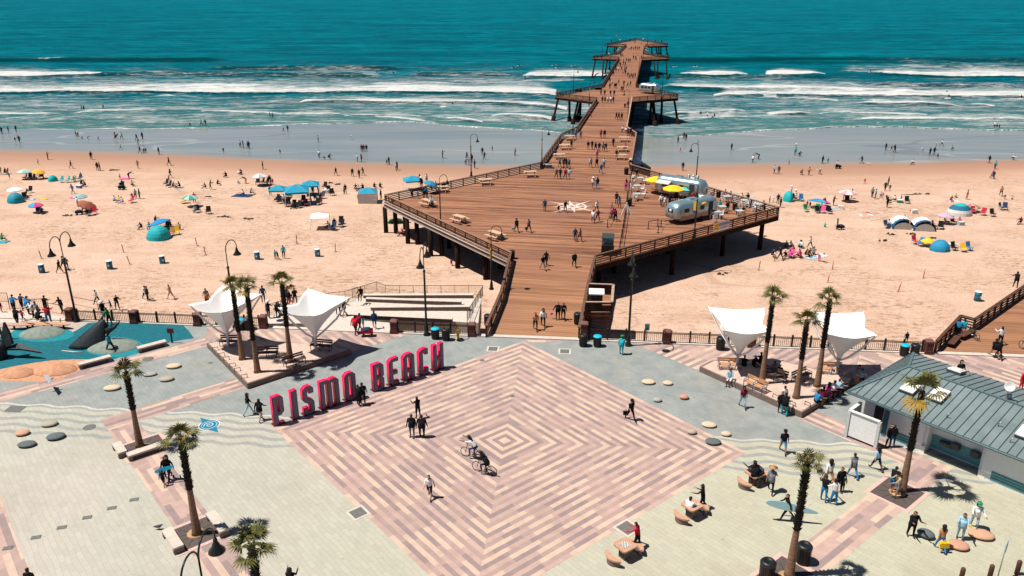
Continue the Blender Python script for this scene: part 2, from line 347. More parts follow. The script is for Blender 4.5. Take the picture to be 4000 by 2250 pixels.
c = m.mix(m.ramp(at('swell'), 0, .5, 0, .92), c, (.001, .045, .055))
fn = m.math('ADD', m.math('MULTIPLY', m.noise(P, .7, 6, .8, (.4, 1.2, 1), .5), .55), m.math('MULTIPLY', m.noise(P, .16, 4, .7, (.35, 1.3, 1), 1.0), .45))
fm = m.ramp(m.math('ADD', m.math('MULTIPLY', at('foam'), .60), m.math('MULTIPLY_ADD', fn, 1.5, -.72)), +0.13, .50)
gate = m.ramp(at('foam'), .02, .15); fm = m.math('MULTIPLY', fm, gate)
foamc = m.mix(m.ramp(fn, .38, .60), (.42, .50, .51), (.86, .85, .83))
c = m.mix(fm, c, foamc); m.col(c)
m.set(m.b.inputs['Roughness'], m.math('MULTIPLY_ADD', fm, .5, .38)); m.set(m.b.inputs['Specular IOR Level'], m.math('MULTIPLY_ADD', fm, .06, .02))
hh = m.math('ADD', m.math('MULTIPLY', r1, 1.6), m.math('MULTIPLY', r2, .55)); hh = m.math('ADD', hh, m.math('MULTIPLY', fm, .25))
m.bump(hh, 1.0, 1.6)
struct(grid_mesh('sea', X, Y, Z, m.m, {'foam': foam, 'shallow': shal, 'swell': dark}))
# ------------------------------------------------------------ plaza
def sheet(name, polys, z, m):
    mb = MB()
    for p in polys: mb.face([(q[0], q[1], z) for q in p])
    return struct(SITE(mb.build(name, m)))
m = G('plaza_pavers'); P = m.n('TexCoord').outputs['Object']; sp = m.n('SeparateXYZ'); m.L(P, sp.inputs[0]); ax, by2 = sp.outputs[0], sp.outputs[1]
sn = m.math('ADD', m.math('MULTIPLY', m.math('SINE', m.math('MULTIPLY', ax, 2.2)), .13), m.math('MULTIPLY', m.noise(P, .35, 2), .5))
bb = m.math('ADD', by2, sn)
br = m.n('TexBrick'); mp = m.n('Mapping'); mp.inputs['Rotation'].default_value = (0, 0, R(45)); m.L(P, mp.inputs[0])
wv = m.n('VectorMath', operation='ADD'); cmb = m.n('CombineXYZ'); m.L(m.math('MULTIPLY', m.math('SINE', m.math('MULTIPLY', ax, 3.0)), .035), cmb.inputs[1]); m.L(mp.outputs[0], wv.inputs[0]); m.L(cmb.outputs[0], wv.inputs[1])
m.L(wv.outputs[0], br.inputs['Vector']); br.inputs['Scale'].default_value = 1; br.inputs['Brick Width'].default_value = .75; br.inputs['Row Height'].default_value = .3
br.inputs['Mortar Size'].default_value = .012; br.inputs['Color1'].default_value = (.95, .95, .95, 1); br.inputs['Color2'].default_value = (1.05, 1.05, 1.05, 1); br.inputs['Mortar'].default_value = (.80, .80, .78, 1); br.inputs['Bias'].default_value = 0
cream = m.mix(m.ramp(m.noise(P, .10, 3), .35, .65), (.37, .375, .315), (.42, .395, .345))
cream = m.mix(m.ramp(ax, -20, 16), cream, (.41, .40, .305))
grey = m.mix(m.ramp(m.noise(P, .7, 4, .6), .3, .7), (.195, .225, .225), (.28, .30, .29))
fr = m.math('FRACT', m.math('MULTIPLY', bb, 1.15))
stripe = m.math('LESS_THAN', fr, .42)
band = m.mix(stripe, cream, m.mix(.5, grey, (.30, .305, .28)))
c = m.mix(m.ramp(bb, -14.35, -14.3), band, grey); c = m.mix(m.ramp(bb, -18.35, -18.3), cream, c)
line = m.math('LESS_THAN', m.math('ABSOLUTE', m.math('ADD', bb, 14.45)), .09); c = m.mix(m.math('MULTIPLY', line, .6), c, (.56, .53, .47))
c = m.mix(1.0, c, br.outputs[0], 'MULTIPLY')
st = m.ramp(m.noise(P, .5, 5, .7), .56, .72, 0, .16); c = m.mix(st, c, (.16, .155, .13)); c = m.mix(m.ramp(m.noise(P, .09, 6, .75), .50, .70, 0, .38), c, (.26, .22, .17)); c = m.mix(m.ramp(m.noise(P, 3.2, 2), .70, .76, 0, .35), c, (.08, .075, .065))
m.col(c); m.b.inputs['Roughness'].default_value = .85; m.bump(m.noise(P, 7, 3), .12, .03)
PLZ = m.m
sheet('plaza_ground', [[(-160, -130), (160, -130), (160, .25), (-160, .25)]], 0, PLZ)
m = G('coloured_planks'); at = m.n('Attribute', attribute_name='tint').outputs['Color']; P = m.obj()
c = m.mix(m.ramp(m.noise(P, 1.2, 4, .65), .35, .65), (.88, .88, .88), (1.08, 1.07, 1.06)); big = m.noise(P, .11, 5, .7); c = m.mix(1.0, c, m.mix(m.ramp(big, .35, .62), (.92, .93, .94), (1.05, 1.05, 1.04)), 'MULTIPLY'); c = m.mix(1.0, at, c, 'MULTIPLY')
sp = m.noise(P, 28, 2); c = m.mix(m.ramp(sp, .45, .7, 0, .16), c, (.17, .12, .11)); m.col(c); m.b.inputs['Roughness'].default_value = .85
PLK = m.m
TINTS = [(.54, .40, .315), (.445, .31, .27), (.275, .205, .20), (.365, .26, .235)]
def clip(poly, pl):                                  # convex clip of poly by convex pl (ccw)
    for i in range(len(pl)):
        a, b = pl[i], pl[(i + 1) % len(pl)]; out = []
        for j in range(len(poly)):
            p, q = poly[j], poly[(j + 1) % len(poly)]
            sp_ = (b[0] - a[0]) * (p[1] - a[1]) - (b[1] - a[1]) * (p[0] - a[0]); sq = (b[0] - a[0]) * (q[1] - a[1]) - (b[1] - a[1]) * (q[0] - a[0])
            if sp_ >= 0: out.append(p)
            if (sp_ >= 0) != (sq >= 0):
                t = sp_ / (sp_ - sq); out.append((p[0] + (q[0] - p[0]) * t, p[1] + (q[1] - p[1]) * t))
        poly = out
        if len(poly) < 3: return None
    return poly
def ccw(p):
    A = sum(p[i][0] * p[(i + 1) % len(p)][1] - p[(i + 1) % len(p)][0] * p[i][1] for i in range(len(p))); return p if A > 0 else p[::-1]
class Planks:
    def __init__(s): s.mb = MB(); s.c = []
    def put(s, poly, z, col):
        s.mb.face([(x, y, z) for x, y in poly]); s.c += [col] * len(poly)
    def area(s, poly, ang, z, wd=.4, lo=1.6, hi=4.2, seed=0):
        rnd = random.Random(seed); poly = ccw(poly); ca, sa = math.cos(R(ang)), math.sin(R(ang))
        us = [x * ca + y * sa for x, y in poly]; vs = [-x * sa + y * ca for x, y in poly]; v = math.floor(min(vs) / wd) * wd; k = 0; prev = 0
        while v < max(vs):
            u_ = min(us) - rnd.random() * hi; k += 1
            while u_ < max(us):
                L = rnd.uniform(lo, hi); i = rnd.choice([0, 1, 0, 3]) if k % 2 else rnd.choice([2, 3, 2, 1])
                if i == prev: i = (i + 1) % 4
                prev = i
                q = clip([(a * ca - b * sa, a * sa + b * ca) for a, b in ((u_, v), (u_ + L, v), (u_ + L, v + wd), (u_, v + wd))], poly)
                if q: s.put(q, z, TINTS[i])
                u_ += L
            v += wd
    def build(s, name):
        o = s.mb.build(name, PLK); at = o.data.color_attributes.new('tint', 'FLOAT_COLOR', 'CORNER')
        at.data.foreach_set('color', np.array([c + (1,) for c in s.c], dtype=np.float32).ravel()); return struct(SITE(o))
# the big square of concentric planks
pk = Planks(); rnd = random.Random(3); HALF = 11.35; cx, cy = PQ(15.55, -17.1); NR = 36; wd = HALF / NR
for sd in range(4):
    an = R(45 + 90 * sd); ca, sa = math.cos(an), math.sin(an)
    for k in range(NR):
        r0, r1 = k * wd, (k + 1) * wd; x = -r1; prev = rnd.randrange(4)
        while x < r1:
            L = rnd.uniform(1.2, 3.2)
            if k < 6: L = 99
            x2 = min(r1, x + L); x2 = r1 if r1 - x2 < .7 else x2
            i = ([0, 2][k % 2] if k < 6 else (rnd.choice([0, 1]) if k % 2 else rnd.choice([2, 3]))); i = ({0: 1, 1: 0, 2: 3, 3: 2}[i]) if (i == prev and k >= 6) else i; prev = i
            q = clip([(x, r0), (x2, r0), (x2, r1), (x, r1)], ccw([(-r0, r0), (r0, r0), (r1, r1), (-r1, r1)]) if r0 > 0 else ccw([(0, 0), (r1, r1), (-r1, r1)]))
            if q: pk.put([(cx + a * ca - b * sa, cy + a * sa + b * ca) for a, b in q], .004, TINTS[i])
            x = x2
pk.build('paved_square')
pk = Planks(); A = lambda p0, p1, q0, q1: [PQ(p0, q0), PQ(p1, q0), PQ(p1, q1), PQ(p0, q1)]
pk.area(A(-26.4, -23.8, -75, -30.6), 45, .004, .37, seed=1)
pk.area(A(-13.4, -10.6, -45.8, -31.9), 45, .004, .37, seed=2)
pk.area(A(-10.6, 28, -45.8, -43.0), -45, .004, .37, seed=3)
pk.area(A(-30, 40, -58.8, -55.8), -45, .004, .37, seed=4)
pk.area(A(42.1, 45.0, -26, 11.0), 45, .004, .37, seed=5)
pk.area(A(31.2, 42.1, 8.2, 11.0), -45, .004, .37, seed=6)
pk.area([(-33.5, .2), (-28.3, -2.4), (-27.9, -3.4), (-14.9, -3.7), (-10.9, .2)], -45, .004, .37, seed=7)
pk.area([(8.6, .2), (13.4, -4.4), (25.5, -4.6), (27.5, .2)], 45, .004, .37, seed=8)
pk.area([(27.5, .2), (25.0, -6.5), (38, -20), (60, -20), (60, .2)], -45, .0045, .37, seed=9)
pk.area([(-4.6, .25), (-4.6, -1.6), (0, -.62), (4.3, -4.6), (4.4, .25)], 0, .004, .36, seed=10)
pk.build('paving_bands')
# drains, manholes and tree grates
GR = mat('iron_grate', (.09, .07, .065), rough=.7, n=.3, scale=20, bump=.3); DR = mat('drain_cover', (.13, .14, .13), rough=.6, n=.3, scale=20)
def square_cover(px, py, w_, d_, lab, rz=0.0, frame=True):
    p = g(px, py); t = thing('drain_cover', lab, 'drain cover', (p.x, p.y, 0), -SA + rz, 'drain covers set in the plaza')
    if frame: MB().box((0, 0, .008), (w_ + .3, d_ + .3, .016)).build('frame', CONC, t)
    MB().box((0, 0, .013), (w_, d_, .026)).build('cover', DR, t)
for X_, Y_, tl, w_, lab, rz in [(2385, 575, 'C1', .75, 'square drain cover in a pale frame left of the pier entrance', 0), (530, 600, 'C2', .75, 'square drain cover in a pale frame right of the pier entrance', 0), (1028, 808, 'D1', .8, 'square drain cover at the left edge of the striped square', R(45)), (1160, 960, 'D2', .9, 'square drain cover at the right edge of the striped square', R(45)), (155, 1178, 'C0', 1.2, 'large dark drain cover on the wavy paving', R(0))]:
    square_cover(*T(tl, X_, Y_), w_, w_ * (.7 if w_ > 1 else 1), lab, rz, w_ < 1)
k_ = 0
for X_, Y_ in [(80, 1163), (362, 1055), (622, 955), (877, 855), (1125, 760), (1350, 675)]:
    square_cover(*T('D0', X_, Y_), .5, .3, 'small dark rectangular cover in a diagonal row on pale pavers', R(20), False)
for tl, X_, Y_, r_ in [('C0', 1490, 677, .45), ('C0', 900, 1363, .42), ('C0', 2215, 490, .35), ('C0', 2120, 715, .2), ('C2', 3, 1050, .18), ('C1', 2275, 690, .2)]:
    p = g(*T(tl, X_, Y_)); o = MB().lathe([(r_, .004), (r_, .014), (r_ * .92, .018)], n=20).build('manhole_cover', DR); o.location = (p.x, p.y, 0)
    reg(o, 'round iron manhole cover flush with the paving', 'manhole cover', 'manhole covers')
# ------------------------------------------------------------ pier
m = G('deck_planks'); P = m.obj(); mp = m.n('Mapping'); mp.inputs['Rotation'].default_value = (0, 0, R(9)); m.L(P, mp.inputs[0]); Q = mp.outputs[0]
a = m.noise(Q, 1.0, 5, .8, (.05, 1.1, 1)); b = m.noise(Q, 1.0, 3, .6, (.05, .9, 1)); c3 = m.noise(Q, .12, 3)
sx = m.n('SeparateXYZ'); m.L(Q, sx.inputs[0])
fr = m.math('FRACT', m.math('MULTIPLY', sx.outputs[1], 1 / .42)); gap = m.math('LESS_THAN', fr, .13)
c = m.mix(m.ramp(a, .42, .56), (.11, .05, .030), (.41, .20, .115)); c = m.mix(m.ramp(b, .35, .65, 0, .5), c, (.19, .08, .045))
c = m.mix(m.ramp(sx.outputs[1], 60, 88, .75, 0), c, (.36, .185, .095)); c = m.mix(m.ramp(c3, .45, .65, 0, .45), c, (.26, .13, .085))
c = m.mix(m.math('MULTIPLY', gap, .55), c, (.06, .028, .018)); m.col(c); m.b.inputs['Roughness'].default_value = .85; m.b.inputs['Specular IOR Level'].default_value = .2
m.bump(a, .2, .03); DECK = m.m
PL = [(1893, 1317), (1951, 1180), (1990, 1022), (1501, 790), (2108, 659), (2188, 545), (2250, 515), (2330, 398), (2169, 378), (2351, 342), (2417, 232), (2314, 228), (2415, 212), (2445, 181), (2369, 178)]
PR = [(2268, 1325), (2300, 1150), (2328, 1035), (3043, 840), (2466, 668), (2487, 540), (2450, 515), (2470, 396), (2650, 382), (2485, 342), (2509, 234), (2613, 229), (2513, 212), (2522, 181), (2609, 178)]
W = lambda L, z=0: [g(x, y, z) for x, y in L]
wl, wr = W(PL), W(PR); tip = g(2483, 157)
pier = thing('pier', 'long wooden pier with diamond shaped platforms running out over the sea', 'pier')
out = wl + [tip] + wr[::-1]
MB().prism([(p.x, p.y) for p in out], -.14, 0.0).build('deck', DECK, pier)
inn = []
n_ = len(out)
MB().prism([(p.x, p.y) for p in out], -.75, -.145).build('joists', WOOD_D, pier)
# white compass rose on the deck
cr = g(*T('B2', 605, 480)); mb = MB()
for k in range(8):
    an = math.pi / 8 * 0 + k * math.pi / 4 + R(3); L = 3.1 if k % 2 == 0 else 4.3; wdt = .55 if k % 2 == 0 else .5
    d = Vector((math.cos(an), math.sin(an), 0)); e = Vector((-d.y, d.x, 0)); st = .9
    st = .5
    mb.face([d * st - e * wdt * .6 + Vector((0, 0, .004 + .004 * (k % 2))), d * L + Vector((0, 0, .004 + .004 * (k % 2))), d * st + e * wdt * .6 + Vector((0, 0, .004 + .004 * (k % 2)))][::1])
for r0, r1, zz in ((1.75, 2.05, .012), (.62, .9, .016), (.25, .45, .016)):
    vs = [Vector((math.cos(t) * r, math.sin(t) * r, zz)) for r in (r0, r1) for t in [2 * math.pi * i / 48 for i in range(48)]]
    if r0 > 2: rng = [i for i in range(48) if not (7 < i < 17)]
    else: rng = range(48)
    mb.add(vs, [(i, (i + 1) % 48, 48 + (i + 1) % 48, 48 + i)[::-1] for i in rng])
o = mb.build('compass_rose', mat('worn_white_paint', (.60, .50, .44), n=.25, scale=5), pier); o.location = cr; o['label'] = 'faded white compass star painted on the deck'
# railings
def railing(pts, name='railing', parent=None, posts=True, sp=2.4, h=1.1, cap=WOOD_R, pm=None, rails=(.2, .45, .7, .93), rm=None, z=0.0, thin=1.0):
    mb = MB(); P_ = []
    for i in range(len(pts) - 1):
        p, q = Vector(pts[i]), Vector(pts[i + 1]); p = Vector((p.x, p.y, z)); q = Vector((q.x, q.y, z)); L = (q - p).length; d = (q - p) / L
        for r_ in rails: mb.bar(p + Vector((0, 0, r_)), q + Vector((0, 0, r_)), .05 * thin, .13 * thin)
        n = max(1, round(L / sp)); P_ += [p + d * L * k / n for k in range(n if i < len(pts) - 2 else n + 1)]
    capb = MB()
    for i in range(len(pts) - 1):
        p, q = Vector(pts[i]), Vector(pts[i + 1]); capb.bar((p.x, p.y, z + h), (q.x, q.y, z + h), .26 * thin, .06)
    if not posts:
        for p in P_: mb.bar(p, p + Vector((0, 0, h)), .14, .14, (0, 1, 0))
    o = mb.build(name, rm or WOOD_R, parent)
    capb.build('handrail', cap, o)
    if posts:
        for p in P_: MB().bar(p + Vector((0, 0, -.35)), p + Vector((0, 0, h - .03)), .15, .15, (0, 1, 0)).build('post', pm or WOOD_R, o)
    return o
def inset(pts, k):                                   # move a polyline sideways (left if k>0)
    r = []
    for i, p in enumerate(pts):
        d0 = (pts[i] - pts[i - 1]).normalized() if i else None; d1 = (pts[i + 1] - pts[i]).normalized() if i < len(pts) - 1 else None
        nn = Vector((0, 0, 0))
        for d in (d0, d1):
            if d is not None: nn += Vector((-d.y, d.x, 0))
        r.append(p + nn.normalized() * k)
    return r
li, ri = inset(wl, -.15), inset(wr, .15)
CAPD = mat('dark_handrail', (.12, .065, .045), n=.3, scale=4)
railing(li[0:3], parent=pier, cap=CAPD); railing(li[2:4], parent=pier, cap=mat('brown_handrail', (.27, .15, .10), n=.3)); railing(li[3:6], parent=pier, cap=CAPD)
railing(li[5:8], parent=pier, posts=False, cap=CAPD); railing(li[7:11], parent=pier, posts=False); railing(li[10:] + [tip], parent=pier, posts=False, sp=4)
railing(ri[0:3], parent=pier, cap=CAPD); railing(ri[2:4], parent=pier, cap=CAPD); railing(ri[3:6], parent=pier, cap=mat('brown_handrail', (.27, .15, .10)))
railing(ri[5:8], parent=pier, posts=False, cap=WOOD_C); railing(ri[7:11], parent=pier, posts=False); railing(ri[10:] + [tip], parent=pier, posts=False, sp=4)
e0, e1 = wl[2], wl[3]; dd = (e1 - e0).normalized(); nn = Vector((dd.y, -dd.x, 0)) * -1
if nn.y > 0: nn = -nn
mb = MB(); mb.tube([e0 + nn * .25 + Vector((0, 0, -.05)), e1 + nn * .25 + Vector((0, 0, -.05))], .09); mb.tube([e0 + nn * .2 + Vector((0, 0, .32)), e1 + nn * .2 + Vector((0, 0, .32))], .05)
mb.bar(e0 + nn * .08 + Vector((0, 0, -.55)), e1 + nn * .08 + Vector((0, 0, -.55)), .12, .3); mb.build('utility_pipe', mat('grey_pipe', (.42, .36, .32), rough=.6), pier)
# piles: a bent of piles under the deck, raked piles under the platforms
def inpoly(x, y, P_):
    c = False; j = len(P_) - 1
    for i in range(len(P_)):
        if (P_[i].y > y) != (P_[j].y > y) and x < (P_[j].x - P_[i].x) * (y - P_[i].y) / (P_[j].y - P_[i].y) + P_[i].x: c = not c
        j = i
    return c
npile = 0
def pile(top, bot, r=.24, foot=False):
    global npile
    npile += 1
    b2 = bot - (top - bot).normalized() * 1.5; mb = MB().tube([top, b2], [r, r * 1.1], 8)
    if foot: mb.tube([bot + (top - bot).normalized() * 1.3, bot - (top - bot).normalized() * 1.0], [r * 1.9, r * 2.0], 8)
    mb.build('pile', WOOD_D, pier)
for X_, Y_ in [(1310, 745), (1410, 750), (1530, 852), (1625, 860), (1760, 978), (1870, 975), (2030, 1095), (2312, 1215)]:
    b = gs(*T('B1', X_, Y_)); pile(Vector((b.x, b.y, -.7)), b, .3)
b = gs(*T('B2', 2490, 910)); pile(Vector((b.x, b.y, -.7)), b, .3)
for (x0, y0), (x1, y1) in [((470, 715), (413, 955)), ((578, 745), (578, 965)), ((665, 765), (610, 990)), ((690, 765), (650, 935)), ((692, 765), (682, 950)), ((1400, 765), (1385, 990)), ((1412, 765), (1440, 1010)), ((1424, 765), (1442, 950)), ((1510, 745), (1500, 975)), ((1630, 735), (1670, 985)),
        ((838, 345), (803, 540)), ((918, 352), (910, 545)), ((958, 352), (932, 512)), ((985, 352), (980, 440)), ((1425, 362), (1455, 545)), ((1467, 360), (1465, 530)), ((1550, 350), (1562, 545)),
        ((967, 195), (950, 275)), ((1035, 200), (1030, 272)), ((1055, 200), (1045, 280)), ((1408, 200), (1406, 278)), ((1447, 200), (1460, 285)), ((1475, 200), (1480, 282)), ((1500, 200), (1497, 285)), ((1550, 195), (1562, 292))]:
    pile(g(*T('A2', x0, y0), -.7), g(*T('A2', x1, y1), SEA), .30, True)
for k in range(4):
    for x_ in (-22, -14, -6, 8, 15, 22, 27):
        y_ = 30 + k * 8; p = S2W(x_ + 3 * .08 * k, y_)
        if inpoly(p.x, p.y, out) and npile < 60:
            z = terr(p.x, p.y); pile(Vector((p.x, p.y, -.7)), Vector((p.x, p.y, z)), .28)
bb_ = 8
while bb_ < 350 and npile < 98:
    cx_ = .0775 * bb_
    for s_ in (-1, 1):
        p = S2W(cx_ + s_ * 4.2, bb_); z = max(terr(p.x, p.y), -7.5); pile(Vector((p.x, p.y, -.7)), Vector((p.x, p.y, z)), .28)
    bb_ += 8 if bb_ < 60 else (11 if bb_ < 200 else 22)
mb = MB()
for i in range(22):                                  # cross braces and caps under the narrow part
    b0 = 72 + i * 12; p, q = S2W(.0775 * b0 - 4.5, b0, -1.0), S2W(.0775 * b0 + 4.5, b0, -1.0); mb.bar(p, q, .4, .5)
    p2, q2 = S2W(.0775 * b0 - 4.2, b0 + .3, -5.2), S2W(.0775 * b0 + 4.2, b0 + .3, -1.2); mb.bar(p2, q2, .12, .3); mb.bar(S2W(.0775 * b0 + 4.2, b0 - .3, -5.2), S2W(.0775 * b0 - 4.2, b0 - .3, -1.2), .12, .3)
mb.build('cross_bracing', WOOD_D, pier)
# little look-out deck beside the entrance with its kiosk
kd = W([(2297, 1148), (2394, 1152), (2388, 1222), (2287, 1222)]); t = thing('side_deck', 'small railed timber side deck holding the ticket kiosk by the pier entrance', 'deck')
MB().prism([(p.x, p.y) for p in kd], -.6, -.01).build('deck', DECK, t); railing([kd[0], kd[1], kd[2], kd[3]], parent=t, sp=1.8, cap=WOOD_C)
p, q = kd[3], kd[2]; mb = MB()
for k in range(5): mb.bar(p + Vector((0, -.25, -1.4 + k * .28)), q + Vector((0, -.25, -1.4 + k * .28)), .06, .14)
mb.build('slatted_skirt', WOOD_R, t)
b = g(2328, 1216); t = thing('kiosk', 'dark box kiosk with a flat white roof on the side deck', 'kiosk', b, -SA)
MB().box((0, .6, .85), (1.15, 1.0, 1.7)).build('body', mat('dark_cladding', (.05, .035, .03)), t); MB().box((0, .6, 1.75), (1.45, 1.5, .1)).build('roof', WHITE, t); MB().box((.3, .08, 1.2), (.5, .05, .5)).build('counter_window', BLACK, t)
# ------------------------------------------------------------ second boardwalk at the right edge
bw = W([(3650, 1378), (3745, 1275), (3800, 1290), (4000, 1150), (4260, 980), (4900, 1000), (4900, 1420), (4020, 1392)])
t = thing('boardwalk', 'timber boardwalk with slatted railing at the right end of the promenade', 'boardwalk')
MB().prism([(p.x, p.y) for p in bw], -.5, .012).build('deck', DECK, t); railing(bw[:5], parent=t, sp=1.6, cap=WOOD_R)
MB().bar(bw[0] + Vector((0, 0, -.35)), bw[3] + Vector((0, 0, -.35)), .3, .6).build('edge_beam', WOOD_D, t)
for k in range(1):
    for x_, y_ in [(3790, 1330), (3900, 1250), (4000, 1190), (4150, 1100)]:
        p = g(x_, y_); MB().tube([Vector((p.x, p.y, -.5)), Vector((p.x, p.y, -4))], .2).build('pile', WOOD_D, t)
# ------------------------------------------------------------ promenade fences, pillars
FM = mat('fence_metal', (.022, .016, .014), rough=.5); PKT = mat('fence_pickets', (.10, .07, .055), rough=.6)
def fence(p, q, lab, h=1.0, sp=1.52, z=0.0, post=.14):
    t = thing('promenade_fence', lab, 'fence'); L = (q - p).length; d = (q - p) / L; n = max(1, round(L / sp)); mb = MB()
    rl = MB()
    for r_ in (.12, h - .12, h - .02): rl.bar(p + Vector((0, 0, r_ + z)), q + Vector((0, 0, r_ + z)), .05, .05)
    rl.build('rail', FM, t)
    k = 0.0
    while k < L: mb.bar(p + d * k + Vector((0, 0, z + .12)), p + d * k + Vector((0, 0, z + h - .12)), .030, .030, (0, 1, 0)); k += .16
    mb.build('picket_panel', PKT, t)
    for k in range(n + 1):
        c = p + d * L * k / n; MB().box((c.x, c.y, z + (h + .12) / 2), (post, post, h + .12), -SA).lathe([(post * .7, 0), (post * .45, .08), (.01, .1)], (c.x, c.y, z + h + .12), 8).build('post', FM, t)
    return t
def FP(a): return S2W(a, .42)
def pillar(c, lab, h=1.1, w_=.58, rz=None):
    t = thing('brick_pillar', lab, 'pillar', (c.x, c.y, 0), -SA if rz is None else rz, 'brick pillars along the promenade fence')
    MB().box((0, 0, h / 2), (w_, w_, h)).box((0, 0, .15), (w_ + .1, w_ + .1, .3)).build('shaft', BRICK, t)
    o = MB().lathe([(w_ * .8, 0), (w_ * .8, .1), (w_ * .5, .2)], (0, 0, h + .003), 4, smooth=False).build('cap', mat('brick_cap', (.17, .075, .065), rough=.8), t); o.rotation_euler = (0, 0, R(45))
ga = lambda px: W2S(*g(px, 1256 + (px - 270) * .0375)[:2])[0]
fence(FP(ga(300)), FP(ga(505)), 'dark picket fence section beside the leftmost double lamp'); fence(FP(ga(540)), FP(ga(755)), 'dark picket fence section behind the playground right end'); fence(FP(ga(785)), FP(ga(1010)), 'dark picket fence section behind the first white sail')
fence(FP(ga(1552)), FP(ga(1828)), 'dark picket fence in front of the concrete ramp'); 
fence(FP(ga(2300)), FP(ga(2590)), 'dark picket fence section right of the pier entrance'); fence(FP(ga(2620)), FP(ga(2920)), 'dark picket fence section behind the tall single bin and sail'); fence(FP(ga(2950)), FP(ga(3600)), 'long dark picket fence section behind the three right palms')
for x_, l_ in [(270, 'brick pillar at the left end of the playground fence'), (522, 'brick pillar behind the whale sculpture'), (770, 'brick pillar left of the white sails'), (1028, 'brick pillar between the two left sails'), (1538, 'brick pillar at the left end of the ramp fence'), (1843, 'brick pillar beside the fire hydrant'), (2281, 'tall brick pillar on the right of the pier entrance'), (2604, 'lone brick pillar in the right fence'), (2934, 'brick pillar behind the white sail by the tall bin'), (3625, 'brick pillar at the start of the right boardwalk')]:
    pillar(FP(ga(x_)), l_, 1.5 if x_ == 2281 else 1.05)
mb = MB(); mb.box((0, .42, .05), (320, .5, .1)).box((0, .55, -2.0), (320, .2, 4.0)); struct(SITE(mb.build('seawall_kerb', CONC)))
# ------------------------------------------------------------ lamps
def lamp_proto(n_arms, h=8.3, reach=1.45, deckset=False):
    def mk():
        t = empty('street_lamp'); BP = mat('lamp_paint', (.012, .014, .014), rough=.4)
        MB().lathe([(.30, 0), (.30, .12), (.2, .22), (.17, .8), (.12, .95), (.10, 1.1), (.085, h - 2.4), (.12, h - 2.38), (.12, h - 2.25), (.06, h - 2.2)], n=12).build('pole', BP, t)
        for s_ in ((-1, 1) if n_arms == 2 else (1,)):
            pts = [(0, 0, h - 2.25), (0, 0, h - 1.2)]; r_ = reach / 2
            for k in range(0, 13):
                an = math.pi - k * math.pi / 12 * 1.08; pts.append((0, s_ * (r_ + r_ * math.cos(an)), h - .75 + .75 * math.sin(an)))
            ar = MB().tube(pts, .042, 6).build('arm', BP, t); e = pts[-1]
            sh = MB().lathe([(.05, .12), (.09, .02), (.10, -.12), (.15, -.2), (.17, -.3), (.33, -.5), (.36, -.58), (.33, -.58), (.1, -.45)], e, 16).build('lamp_shade', BP, ar)
            MB().lathe([(.05, -.46), (.1, -.52), (.08, -.6), (.01, -.63)], e, 10).build('bulb', mat('lamp_glass', (.7, .7, .68), rough=.3), sh)
        return t
    return mk
l2, l1 = lamp_proto(2), lamp_proto(1, 8.0, 1.3)
GL = 'street lamps of the promenade'; GPL = 'lamps along the pier'
for px, py, lb in [(301, 1256, 'black double hook street lamp left of the whale sculpture'), (1667, 1309, 'black double hook street lamp beside the cyan lidded bin near the ramp'), (2454, 1350, 'black double hook street lamp right of the pier entrance')]:
    spawn('l2', l2, lb, 'street lamp', g(px, py), -SA, GL)
spawn('l2', l2, 'black double hook street lamp cut by the bottom edge of the photo', 'street lamp', g(806, 2112, 7.9) - Vector((.1, .7, 7.9)), -SA, GL)
spawn('l1', l1, 'black single hook street lamp rising behind the three left palms', 'street lamp', g(*T('C0', 2375, 355)), -SA - R(20), GL)
p = g(*T('C0', 630, 945)); dk = MB().lathe([(.22, -.02), (.22, .02)], n=20)
BY, BB_ = mat('banner_yellow', (.85, .52, .04), rough=.7), mat('banner_blue', (.02, .10, .25), rough=.7)
def banner(t, z=4.0, w_=.62, h=1.7, side=-1):
    MB().box((side * (w_ / 2 + .08), 0, z + h * .12), (w_, .03, h * .76)).build('banner', BY, t)
    MB().box((side * (w_ / 2 + .08), 0, z - h * .38), (w_, .03, h * .235)).build('banner_foot', BB_, t)
    mb = MB()
    for k, (ww, hh) in enumerate(((.34, .05), (.28, .08), (.40, .05))): mb.box((side * (w_ / 2 + .08), -.018, z + h * .42 - k * .17), (ww, .008, hh))
    mb.lathe([(.18, 0), (.18, .008)], (0, 0, 0), 10)
    mb.v[-20:] = [(side * (w_ / 2 + .08) + v[0], -.02 - v[2], z - .05 + v[1]) for v in mb.v[-20:]]
    mb.build('banner_print', mat('banner_print', (.45, .30, .10)), t)
